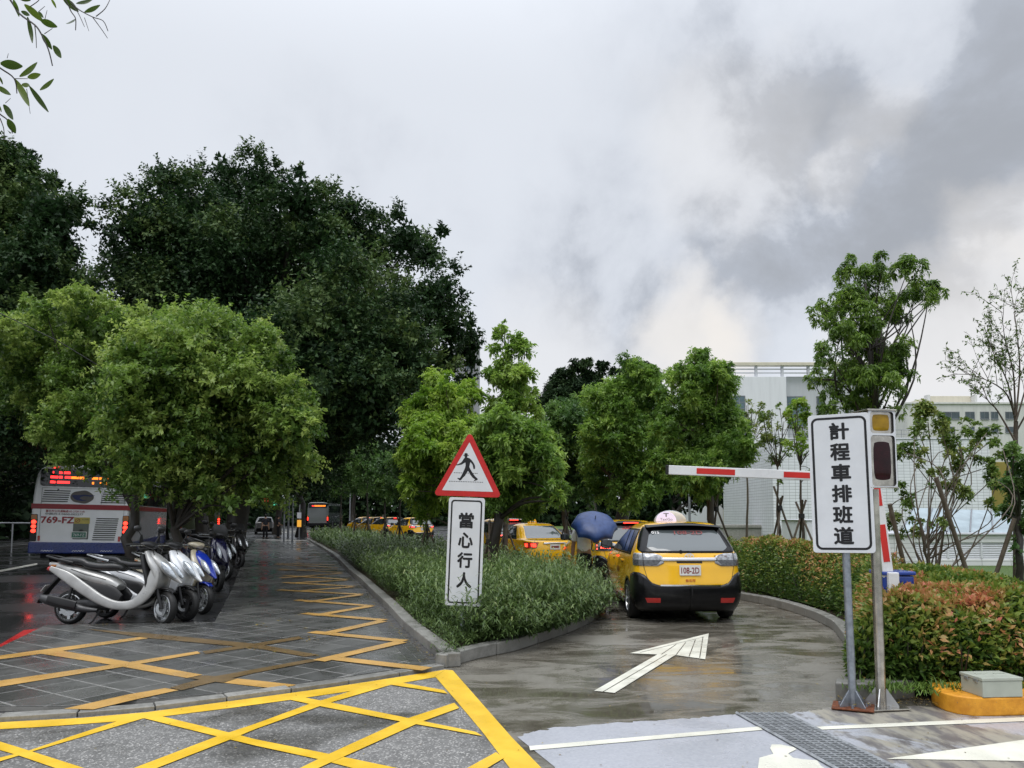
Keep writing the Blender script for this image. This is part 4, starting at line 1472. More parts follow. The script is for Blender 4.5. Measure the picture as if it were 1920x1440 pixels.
    # lettering in the window
    Mw = lambda x, z: Matrix.Translation((x, sh.P(z, abs(x)).y - .022, z)) @ Matrix.Rotation(R(-45), 4, 'X') @ Matrix.Rotation(R(90), 4, 'X')
    if hero: text_obj('015', M_WHITEINK, rw, Mw(-.47, 1.425), w=.125, h=.062, bold=.03)
    text_obj(plate if hero else 'TAI-08', M_INKFADE, rw, Mw(.06, 1.425), w=.46, h=.078, bold=.01)
    # wiper pivot, handles, mirrors, aerial
    mb = MB(); mb.lathe([(.03, 0), (.028, .02), (.0, .03)], 14, 0, Matrix.Translation((-.12, sh.P(1.125, .12).y - .005, 1.125)) @ Matrix.Rotation(R(105), 4, 'X')); mb.build('wiper_pivot', M_CARBLK, t, smooth=40)
    for sg in (1, -1):
        for yd in (1.52, 2.60):
            sp = sh.s_at_y(.93, yd); p = sh.P(.93, sp)
            mb = MB(); mb.box((sg * (p.x + .012), yd, .93), (.03, .2, .035)); mb.build('door_handle', M_TAXI, t, bevel=.01)
            mb = MB(); mb.box((sg * (p.x + .003), yd - .01, .925), (.008, .12, .07)); mb.build('handle_recess', M_CARRUB, t, bevel=.003)
        sp = sh.s_at_y(1.05, 3.20); p = sh.P(1.05, sp)
        mb = MB(); mb.loft([(3.10, 1.14, .105, .075), (3.13, 1.14, .118, .088), (3.20, 1.14, .108, .080), (3.25, 1.14, .06, .045)], 16, 0, 3, 3, None, sg * (p.x + .16)); mir = mb.build('door_mirror', M_CARBLK, t, smooth=40)
        mb = MB(); mb.prism(rrect(.195, .145, .04), -.001, .001, 0, Matrix.Translation((sg * (p.x + .16), 3.097, 1.14)) @ Matrix.Rotation(R(90), 4, 'X')); mb.build('mirror_glass', M_GLASS, mir)
        mb = MB(); mb.tube([(sg * (p.x - .01), 3.2, 1.07), (sg * (p.x + .1), 3.18, 1.09)], [.03, .022], 8); mb.build('mirror_stalk', M_CARBLK, mir)
    if hero:
        text_obj('計程車', M_INKDK, t, Matrix.Translation((-(sh.P(.72, sh.s_at_y(.72, 1.9)).x + .004), 1.95, .74)) @ Matrix.Rotation(R(-90), 4, 'Z') @ Matrix.Rotation(R(90), 4, 'X'), w=.34, h=.11, bold=.01)
    if dome:
        mb = MB(); M = Matrix.Translation((-.04, 1.28, 1.597)) @ Matrix.Diagonal((.285, .15, .195, 1))
        mb.lathe([(1.0, 0), (.985, .18), (.94, .34), (.86, .51), (.74, .67), (.58, .81), (.38, .925), (.16, .988), (0.001, 1.0)], 32, 0, M); dm = mb.build('roof_lamp', M_DOME, t, smooth=50)
        # lilac half disc on the tail side
        Md = Matrix.Translation((-.145, 1.118, 1.60)) @ Matrix.Rotation(R(-8), 4, 'X') @ Matrix.Rotation(R(90), 4, 'X')
        half = [(.175 * math.cos(a), .172 * math.sin(a)) for a in np.linspace(0, PI, 24)]
        mb = MB(); mb.prism(half, -.01, .01, 0, Md); dp = mb.build('lamp_panel', M_LILAC, dm)
        text_obj('TaxiGo', M_INKGREY, dp, Md @ Matrix.Translation((0, .034, .0115)), w=.215, h=.044, bold=.0)
        mb = MB(); mb.sheet([(-.045, .128), (.045, .128), (.045, .140), (-.045, .140)], .0115); mb.sheet([(-.010, .075), (.010, .075), (.010, .13), (-.010, .13)], .0118); o = mb.build('letter_mark', M_INKGREY, dp); o.data.transform(Md)
    return t


SEDAN = [(.20, .78, .12, 4.40, .05), (.32, .82, .04, 4.48, .08), (.48, .84, .0, 4.50, .09), (.62, .845, .0, 4.48, .09), (.76, .842, .015, 4.36, .09), (.86, .835, .04, 4.10, .085), (.93, .825, .08, 3.75, .07), (.955, .815, .22, 3.55, .05), (.97, .805, .46, 3.45, .05), (.99, .79, .62, 3.36, .05),
         (1.08, .75, .80, 3.15, .06), (1.20, .69, .99, 2.86, .06), (1.32, .63, 1.19, 2.55, .06), (1.395, .58, 1.36, 2.30, .06), (1.435, .50, 1.52, 2.14, .05), (1.455, .36, 1.68, 1.98, .04), (1.462, .16, 1.78, 1.88, .03)]


def sedan_taxi(loc, rz):
    t = thing('taxi_sedan', 'yellow saloon taxi with a small yellow roof sign, second ahead of the umbrella', 'taxi', loc, rz, 'taxis queueing in the lane')
    sh = Shell(SEDAN, cx=.36, cy=.34)
    wheels = [(.95, .30), (3.55, .30)]
    sh.body('body', M_TAXI, t, wheels, .33)
    mb = MB(); mb.box((0, 2.2, .35), (1.15, 3.8, .32)); mb.build('underbody', M_DARK, t)
    for wy, wz in wheels:
        for sg in (1, -1): wheel(t, sg * .74, wy, .30, .19, 5)
    mb = MB(); sh.patch(mb, rows(1.0, 1.375, 12), lambda z: 0, lambda z: float(np.interp(z, [1.0, 1.375], [.66, .52])), 18, .006); rw = mb.build('rear_window', M_REARGL, t, smooth=40)
    for nm, a0, b0, a1, b1 in (('rear_side_window', 1.30, 2.12, 1.72, 2.16), ('front_side_window', 2.18, 3.15, 2.22, 2.62)):
        for sg in (1, -1):
            mb = MB(); sh.patch(mb, rows(.985, 1.345, 8), lin((.985, a0), (1.345, a1)), lin((.985, b0), (1.345, b1)), 14, .010, 0, (sg,), 'y'); mb.build(nm, M_GLASS, t, smooth=40)
    mb = MB(); sh.patch(mb, rows(.965, 1.365, 8), lin((.965, 1.18), (1.365, 1.66)), lin((.965, 3.3), (1.365, 2.62)), 24, .005, 0, (1, -1), 'y'); mb.build('window_frame', M_CARBLK, t, smooth=40)
    for sg in (1, -1):
        mb = MB(); sh.patch(mb, rows(.72, .90, 6), lin((.72, .60), (.90, .50)), lin((.72, 1.0), (.90, 1.08)), 12, .012, 0, (sg,)); lamp = mb.build('tail_lamp', M_REFL, t, smooth=40)
        for a in (.60, .86):
            mb = MB(); sh.patch(mb, rows(.76, .86, 3), lambda z, a=a: a, lambda z, a=a: a + .14, 4, .018, 0, (sg,)); mb.build('lit_bulb', M_LAMPON, lamp, smooth=40)
        sp = sh.s_at_y(.98, 3.05); p = sh.P(.98, sp)
        mb = MB(); mb.loft([(2.98, 1.05, .10, .07), (3.01, 1.05, .11, .08), (3.10, 1.05, .09, .07), (3.14, 1.05, .05, .04)], 14, 0, 3, 3, None, sg * (p.x + .14)); mb.build('door_mirror', M_CARBLK, t, smooth=40)
    mb = MB(); sh.centre_patch(mb, rows(.845, .885, 3), lambda z: .36, 12, .02); solid(mb.build('chrome_bar', M_CHROME, t, smooth=40), .015)
    Mp = Matrix.Translation((0, sh.P(.76, 0).y - .02, .76)) @ Matrix.Rotation(R(90), 4, 'X')
    mb = MB(); mb.prism(rrect(.33, .155, .012), -.004, .004, 0, Mp); pl = mb.build('number_plate', M_PLATEW, t)
    mb = MB(); mb.sheet(rrect(.25, .06, .01), .006); o = mb.build('lettering', M_PLATER, pl); o.data.transform(Mp)
    mb = MB(); mb.box((0, 1.92, 1.52), (.34, .12, .13), 0, 0, None, .72); rl = mb.build('roof_lamp', M_PLATEW if False else M_TAXI, t, bevel=.02)
    text_obj('TAXI', M_WHITEINK, rl, Matrix.Translation((0, 1.868, 1.515)) @ Matrix.Rotation(R(75), 4, 'X'), w=.21, h=.062, bold=.03)
    text_obj('TW-2608', M_INKFADE, rw, Matrix.Translation((0, 1.275, 1.335)) @ Matrix.Rotation(R(40), 4, 'X'), w=.5, h=.06)
    return t


QG = 'taxis queueing in the lane'
wagon_taxi('taxi_wagon', 'yellow wagon taxi with black bumper and clear roof dome, nearest the white arrow', (2.80, 12.15, .004), R(0.), QG)
lw = wagon_taxi('taxi_wagon', 'yellow wagon taxi with lit red diode lamps, partly behind the blue umbrella', (2.80, 17.45, .004), R(9), QG, lit=True, plate='TAI-08', dome=False, hero=False)
sedan_taxi((1.30, 23.3, .004), R(20))
for lab, x, y, rz in (('yellow wagon taxi with a lit high brake lamp, seen behind the leaning tree trunk', .22, 28.5, 24), ('far yellow wagon taxi between thin staked trunks, just left of the pedestrian sign', -5.75, 50, 30), ('far yellow taxi glimpsed behind the taxi left of the pedestrian sign', -8.3, 56, 32),
                      ('far yellow taxi with a white plate among the staked saplings', -10.6, 64, 34), ('farthest yellow taxi at the head of the queue, beside the dark green bus', -12.9, 71, 34)):
    c = copy_tree(lw); c.location = (x, y, .004); c.rotation_euler = (0, 0, R(rz)); c['label'] = lab
# ------------------------------------------------------------------ buildings behind the trees


def m_wall(name, col, streak=.25):
    n = NT(name); p = n.pos()
    f = n.noise(n.scale_vec(p, (1.2, 1.2, .12)), 2.2, 5, .6); g = n.noise(p, 14, 4)
    c = n.mix(n.mapr(f, .35, .75, 0, streak), col, tuple(x * .62 for x in col))
    c = n.mix(n.mapr(g, .4, .8, 0, .12), c, tuple(x * .7 for x in col))
    n.bsdf(c, .55, 0, .3); n.bump(g, .1, .01)
    return n.m


def m_tiles(name, col, joint, sx, sz):
    """small glazed wall tiles laid in rows, joints recessed by bump: too far off to tell the pieces apart"""
    n = NT(name); p = n.coord()
    sep = n.N('ShaderNodeSeparateXYZ'); n.L(p, sep.inputs[0])
    cmb = n.N('ShaderNodeCombineXYZ'); n.L(n.math('ADD', sep.outputs['X'], sep.outputs['Y']), cmb.inputs[0]); n.L(sep.outputs['Z'], cmb.inputs[1])
    b = n.N('ShaderNodeTexBrick'); b.offset = 0.; b.inputs['Scale'].default_value = 1.0
    b.inputs['Brick Width'].default_value = sx; b.inputs['Row Height'].default_value = sz; b.inputs['Mortar Size'].default_value = .008; b.inputs['Mortar Smooth'].default_value = .2
    b.inputs['Color1'].default_value = (*col, 1); b.inputs['Color2'].default_value = (*[c * .93 for c in col], 1); b.inputs['Mortar'].default_value = (*joint, 1)
    n.L(cmb.outputs[0], b.inputs['Vector'])
    f = n.noise(n.scale_vec(n.pos(), (1, 1, .15)), 1.5, 5)
    c = n.mix(n.mapr(f, .4, .75, 0, .3), b.outputs['Color'], tuple(x * .7 for x in col))
    n.bsdf(c, .28, 0, .5); n.bump(n.math('SUBTRACT', 1.0, b.outputs['Fac']), .3, .01)
    return n.m


M_WALLW = m_wall('white_render_wall', (.70, .715, .75))
M_WALLG = m_wall('pale_grey_wall', (.52, .535, .57))
M_WALLC = m_wall('cream_wall', (.62, .58, .47))
M_WALLD = m_wall('old_white_wall', (.60, .60, .58), .45)
M_TOWER = m_wall('grey_tower_wall', (.26, .26, .28))
M_TILE = m_tiles('white_wall_tiles', (.74, .765, .80), (.26, .27, .28), .30, .15)
M_TILE2 = m_tiles('pale_tile_band', (.68, .69, .69), (.28, .28, .28), .9, .14)
M_OCHRE = m_wall('ochre_panel', (.26, .21, .05))
M_PANE = plain('window_pane', (.05, .075, .085), .08, 0, .6, var=.3, vscale=1.)
M_PANEB = plain('blue_window_pane', (.10, .16, .19), .08, 0, .6, var=.3, vscale=1.)
M_FRAME = plain('window_frame_grey', (.22, .23, .25), .4, .3)
M_SKYL = plain('frosted_skylight', (.34, .42, .46), .18, 0, .6, var=.15, vscale=2.)
M_CAP = m_stone('concrete_cap', (.24, .235, .215), (.38, .375, .35), .5, 30)


def block(root, name, x0, x1, ytop, ybot, Y, depth, mat, ground=True):
    """a wall block whose face stands at distance Y and fills the given picture columns"""
    a, b = D(x0, ytop, Y), D(x1, ytop, Y); z0 = 0. if ground else D(x0, ybot, Y).z
    o = Vector(root.location)
    mb = MB(); mb.box(((a.x + b.x) / 2 - o.x, Y + depth / 2 - o.y, (a.z + z0) / 2 - o.z), (b.x - a.x, depth, a.z - z0)); return mb.build(name, mat, root, bevel=.02, seg=1)


def window(root, x0, x1, y0, y1, Y, cols=2, rws=2, pane=None, proud=.0):
    o = Vector(root.location); a, b = D(x0, y1, Y), D(x1, y0, Y); w, h = b.x - a.x, b.z - a.z
    M = Matrix.Translation(Vector(((a.x + b.x) / 2, Y - .02 - proud, (a.z + b.z) / 2)) - o) @ Matrix.Rotation(R(90), 4, 'X')
    f = .05 + w * .015
    mb = MB(); v, fs, _ = wire_rect(w, h, .01, f, 1); mb.add(v, fs, 0, M @ Matrix.Translation((0, 0, .04)))
    mb.prism([(-w / 2, -h / 2 - .08), (w / 2, -h / 2 - .08), (w / 2, -h / 2), (-w / 2, -h / 2)], -.01, .12, 0, M)
    for i in range(1, cols): x = -w / 2 + w * i / cols; mb.prism([(x - f * .35, -h / 2), (x + f * .35, -h / 2), (x + f * .35, h / 2), (x - f * .35, h / 2)], 0, .035, 0, M)
    for i in range(1, rws): y = -h / 2 + h * i / rws; mb.prism([(-w / 2, y - f * .3), (w / 2, y - f * .3), (w / 2, y + f * .3), (-w / 2, y + f * .3)], 0, .03, 0, M)
    wd = mb.build('window', M_FRAME, root)
    for i in range(cols):
        for j in range(rws):
            mb = MB(); mb.prism([(-w / 2 + w * i / cols, -h / 2 + h * j / rws), (-w / 2 + w * (i + 1) / cols, -h / 2 + h * j / rws), (-w / 2 + w * (i + 1) / cols, -h / 2 + h * (j + 1) / rws), (-w / 2 + w * i / cols, -h / 2 + h * (j + 1) / rws)], .0, .012, 0, M); mb.build('pane', pane or M_PANE, wd)


Y1 = 72.
t = thing('white_building', 'large white block with an open cream roof frame, behind the rounded tree and barrier arm', 'building', (D(1450, 900, Y1).x, Y1, 0))
block(t, 'wall', 1335, 1474, 706, 0, Y1, 14, M_WALLW)
block(t, 'side_wall', 1474.4, 1650, 706, 0, Y1 + 1.1, 12, M_WALLG)
block(t, 'beam', 1358, 1660, 679, 685, Y1 + .2, .8, M_WALLC, False)
for x in (1366, 1418, 1467, 1516, 1565, 1614): block(t, 'roof_post', x - 2.2, x + 2.2, 685, 706, Y1 + .4, .3, M_WALLG, False)
for y in (691, 698): block(t, 'roof_rail', 1360, 1655, y, y + 2.2, Y1 + .5, .1, M_WALLG, False)
for dy in (2., 4.): block(t, 'beam', 1358, 1660, 680, 684, Y1 + dy, .25, M_WALLC, False)
window(t, 1475.5, 1510, 743, 800, Y1 + 1.1, 2, 4, M_PANEB); window(t, 1531, 1545, 743, 760, Y1 + 1.1, 1, 1); window(t, 1531, 1545, 768, 776, Y1 + 1.1, 1, 1)
window(t, 1366, 1397, 742, 815, Y1, 3, 6, M_PANEB); window(t, 1360, 1388, 826, 850, Y1, 2, 2, M_PANEB); window(t, 1512, 1526, 812, 830, Y1 + 1.1, 1, 2)
block(t, 'lower_block', 1390, 1452, 850, 0, Y1 - 8, 6, M_WALLC); window(t, 1416, 1450, 836, 849, Y1 - .6, 2, 1)
t2 = thing('low_rise_block', 'pale old building with a rooftop box and dark windows, behind the open shrub tree', 'building', (D(1800, 900, 110).x, 110, 0))
block(t2, 'wall', 1698, 1960, 756, 0, 110, 12, M_WALLD); block(t2, 'penthouse', 1745, 1829, 742.5, 756.5, 113, 6, M_WALLC, False)
for x in (1741, 1829): block(t2, 'chimney', x - 2, x + 3, 740, 757, 112, 1., M_WALLD, False)
block(t2, 'parapet', 1696, 1962, 754, 757.5, 109.8, .3, M_WALLD, False)
for x0, x1 in ((1716, 1722), (1768, 1799), (1810, 1827), (1838, 1854), (1858, 1871), (1885, 1900)): window(t2, x0, x1, 772, 786, 110, 2 if x1 - x0 > 12 else 1, 1)
for x0, x1 in ((1768, 1790), (1818, 1827), (1841, 1855), (1859, 1871), (1885, 1900)): window(t2, x0, x1, 800, 811, 110, 2 if x1 - x0 > 12 else 1, 1)
Y3 = 38.
t3 = thing('tiled_annexe', 'long white tiled annexe wall behind the staked saplings and lettered lane sign', 'building', (D(1650, 900, Y3).x, Y3, 0))
block(t3, 'wall', 1447, 1855, 824, 0, Y3, 9, M_TILE); block(t3, 'coping', 1446, 1856, 821, 824, Y3 - .04, 9.1, M_WALLG, False)
mb = MB(); o3 = Vector(t3.location)
for x in np.arange(1452, 1852, 14): p = D(x, 822, Y3 + .3); q = D(x, 806, Y3 + .3); mb.tube([p - o3, q - o3], .012, 5)
for y in (806, 814): mb.tube([D(1450, y, Y3 + .3) - o3, D(1852, y, Y3 + .3) - o3], .016, 5)
tag(mb.build('railing', M_FRAME, t3), kind='stuff')
block(t3, 'ochre_panel', 1856, 1903, 866, 0, Y3 + .6, 6, M_OCHRE)
Y4 = 24.
t4 = thing('low_plant_room', 'low white structure with long louvres and a sloping glazed roof, beyond the lawn', 'building', (D(1780, 900, Y4).x, Y4, 0))
o4 = Vector(t4.location)
block(t4, 'wall', 1652, 1716, 1003, 0, Y4, 4, M_TILE2); block(t4, 'wall', 1716, 1904, 1003, 1018, Y4, 4, M_TILE2, False); block(t4, 'wall', 1716, 1904, 1048, 0, Y4, 4, M_TILE2); block(t4, 'wall', 1904, 1990, 1003, 0, Y4, 4, M_TILE2)
block(t4, 'coping', 1650, 1992, 999, 1003.5, Y4 - .08, 4.2, M_WALLG, False); block(t4, 'louvre_back', 1716, 1904, 1017, 1049, Y4 + .25, .1, M_DARK, False)
for x in (1778, 1841): block(t4, 'mullion', x - 1.5, x + 1.5, 1018, 1048, Y4 - .01, .12, M_WALLW, False)
for k in range(9):
    a, b = D(1717, 1020 + k * 3.3, Y4), D(1903, 1020 + k * 3.3, Y4)
    mb = MB(); mb.box((0, 0, 0), (b.x - a.x, .02, .045), 0, 0, Matrix.Translation((a + b) / 2 - o4 + Vector((0, .06, 0))) @ Matrix.Rotation(R(-35), 4, 'X')); mb.build('louvre', M_WALLW, t4)
p = [D(1690, 998, Y4 + .3), D(1905, 998, Y4 + .3), D(1895, 958, Y4 + 2.6), D(1712, 952, Y4 + 2.6)]
mb = MB(); mb.add([q - o4 for q in p] + [q - o4 - Vector((0, 0, .05)) for q in p], [(0, 1, 2, 3), (7, 6, 5, 4), (0, 4, 5, 1), (1, 5, 6, 2), (2, 6, 7, 3), (3, 7, 4, 0)]); gl = mb.build('glazed_roof', M_SKYL, t4)
for k in range(6):
    f = k / 5; a, b = p[0].lerp(p[1], f), p[3].lerp(p[2], f)
    mb = MB(); mb.tube([a - o4 + Vector((0, 0, .02)), b - o4 + Vector((0, 0, .02))], .022, 6); mb.build('glazing_bar', M_FRAME, gl)
t5 = thing('planter_wall', 'low concrete retaining wall with a pale cap behind the nearest taxi', 'wall', (D(1400, 1000, 40).x, 40, 0))
block(t5, 'wall', 1300, 1446, 990, 0, 40, 1.2, M_CAP); block(t5, 'cap', 1298, 1446.5, 984, 990, 39.92, 1.4, M_CAP, False)
t6 = thing('grey_tower', 'grey tower block, only its edge showing past the big banyan', 'building', (D(860, 900, 170).x, 170, 0))
block(t6, 'wall', 852, 893, 622, 0, 170, 20, M_TOWER)
for k in range(7):
    y = 634 + k * 17
    window(t6, 874, 888, y, y + 8, 170, 2, 1)
t7 = thing('white_side_block', 'plain white low block at the foot of the tiled annexe, beside the lettered sign', 'building', (D(1560, 1000, 27).x, 27, 0))
block(t7, 'wall', 1512, 1652, 976, 0, 27, 2.5, M_WALLW); block(t7, 'coping', 1510, 1654, 974, 976.5, 26.95, 2.6, M_WALLG, False)

# ------------------------------------------------------------------ distant street furniture
def lamp(name, lab, px, Y, ztop, cat, arms=True):
    b = D(px, 967, Y); t = thing(name, lab, cat, (b.x, Y, 0))
    mb = MB(); mb.tube([(0, 0, 0), (0, 0, ztop)], [.09, .05], 8); mb.build('pole', M_FRAME, t)
    if arms:
        mb = MB(); mb.tube([(0, 0, ztop * .8), (-.6, 0, ztop * .86)], .035, 6); mb.build('bracket', M_FRAME, t)
        mb = MB(); mb.lathe([(.0, -.28), (.2, -.18), (.28, 0), (.2, .18), (0, .28)], 14, 0, Matrix.Translation((-.6, 0, ztop * .9 + .15))); mb.build('globe', M_WALLW, t, smooth=60)
    return t
lamp('street_lamp', 'thin street lamp with a pale globe above the distant bus', 656, 86, 5.0, 'street lamp')
lamp('lamp_post', 'thin grey post among trees above the roof dome of the nearest taxi', 1293, 46, 4.4, 'post', False)
M_LITG = plain('lit_green_signal', (.05, .3, .2), .4, emit=((.15, 1., .62), 2.2))
M_LITC = plain('lit_cyan_signal', (.05, .2, .3), .4, emit=((.1, .65, 1.), 2.2))
M_LITR = plain('lit_red_signal', (.3, .02, .02), .4, emit=((1, .04, .06), 2.6))
M_LITA = plain('lit_amber_panel', (.3, .15, .02), .4, emit=((1., .48, .06), .7))
b = D(541, 967, 60); ts_ = thing('traffic_signal', 'dark traffic signal gantry with tiny green and red lamps at the end of the path', 'traffic signal', (b.x, 60, 0))
o_ = Vector(ts_.location)
mb = MB(); mb.tube([(0, 0, 0), (0, 0, D(541, 920, 60).z)], .09, 8); mb.build('pole', M_FRAME, ts_)
mb = MB(); mb.tube([D(541, 923, 60) - o_, D(488, 923, 60) - o_], .05, 8); mb.build('arm', M_FRAME, ts_)
for x0, x1, y0, y1, m in ((481, 487, 933, 935.2, M_LITG), (481, 486, 936, 940, M_LITG), (495, 505, 933, 935.5, M_LITR), (495, 505, 938, 940, M_LITR), (505, 512, 935.6, 937.6, M_LITC), (514.5, 518, 942, 944, M_LITG), (514.5, 520, 945, 947, M_LITG)):
    a, c = D(x0, y1, 60), D(x1, y0, 60); mb = MB(); mb.box((a + c) / 2 - o_ + Vector((0, -.16, 0)), (c.x - a.x, .05, c.z - a.z)); mb.build('lit_lamp', m, ts_)
for x0, x1, y0, y1 in ((478, 490, 928, 943), (493, 514, 928, 943), (512, 523, 938, 950)):
    a, c = D(x0, y1, 60), D(x1, y0, 60); mb = MB(); mb.box((a + c) / 2 - o_, (c.x - a.x, .25, c.z - a.z)); mb.build('signal_head', M_CARRUB, ts_, bevel=.03)
b = D(561, 967, 55); ip_ = thing('bus_stop_sign', 'slim bus stop sign with a pale panel above a lit amber one', 'sign', (b.x, 55, 0))
o_ = Vector(ip_.location)
mb = MB(); mb.tube([(0, .1, 0), (0, .1, 2.5)], .05, 8); mb.build('pole', M_FRAME, ip_)
for nm, y0, y1, m in (('pale_panel', 961, 972, M_WALLG), ('amber_panel', 975, 988, M_LITA)):
    a, c = D(557, y1, 55), D(565, y0, 55); mb = MB(); mb.box((a + c) / 2 - o_, (c.x - a.x, .06, c.z - a.z)); mb.build(nm, m, ip_, bevel=.01)
for k, x in enumerate((533, 549)):
    b = D(x, 967, 50 - k * 2); tag(MB().tube([(0, 0, 0), (0, 0, 2.6), (0, 0, 2.62)], [.06, .05, .01], 8).build('shelter_post', M_FRAME, None, loc=(b.x, 50 - k * 2, 0.03)), ('thin dark post at the far end of the path, left one', 'thin dark post at the far end of the path, nearer the bus stop sign')[k], 'post')
# low white rail across the road at the left edge
a, c = D(-60, 980, 34), D(58, 981, 36); rl = thing('guard_rail', 'low pale metal guard rail across the road behind the white bus', 'rail', (c.x, 36, 0)); o_ = Vector(rl.location)
mb = MB(); mb.tube([a - o_, c - o_], .04, 8); mb.build('rail', M_ALU, rl)
for f in (0., .35, .7, 1.): p = a.lerp(c, f) - o_; mb = MB(); mb.tube([Vector((p.x, p.y, 0)), p], .035, 8); mb.build('rail_post', M_ALU, rl)
# far kerb of the road
fk = structure('far_kerb'); pts = [(-30, 22), (-24.5, 36), (-24.2, 40), (-28, 60), (-34, 85)]
kerb_into(fk, [(-34, 24), (-26.5, 33.2), (-25.5, 36), (-30, 62)], .2, .14, 2., 1)
# ------------------------------------------------------------------ buses
M_BUSW = m_carpaint('bus_white_paint', (.86, .87, .89))
M_BUSB = plain('bus_blue_paint', (.012, .030, .17), .3, 0, .5, coat=.3, var=.2)
M_BUSR = plain('bus_red_stripe', (.30, .012, .02), .35, 0, .5, var=.15)
M_BUSG = m_carpaint('bus_green_paint', (.035, .045, .012))
M_BUSGREY = m_carpaint('bus_grey_paint', (.09, .10, .10))
M_BUSGLASS = plain('bus_glass', (.010, .012, .014), .06, 0, .6)
M_LEDR = plain('red_display_diodes', (.3, 0, 0), .4, emit=((1, .03, .03), 3.2))
M_LEDA = plain('amber_display_diodes', (.3, .1, 0), .4, emit=((1, .22, .02), 2.2))
M_GREENPL = plain('green_number_plate', (.03, .16, .10), .4)
M_YSTICK = plain('yellow_sticker', (.52, .43, .10), .5)
M_AMBERL = plain('amber_indicator', (.40, .13, .01), .2, 0, .5, coat=.5)
M_LOGOG = plain('logo_grey', (.12, .11, .10), .45)
M_LOGOB = plain('logo_blue', (.015, .025, .12), .45)
RX90 = Matrix.Rotation(R(90), 4, 'X')


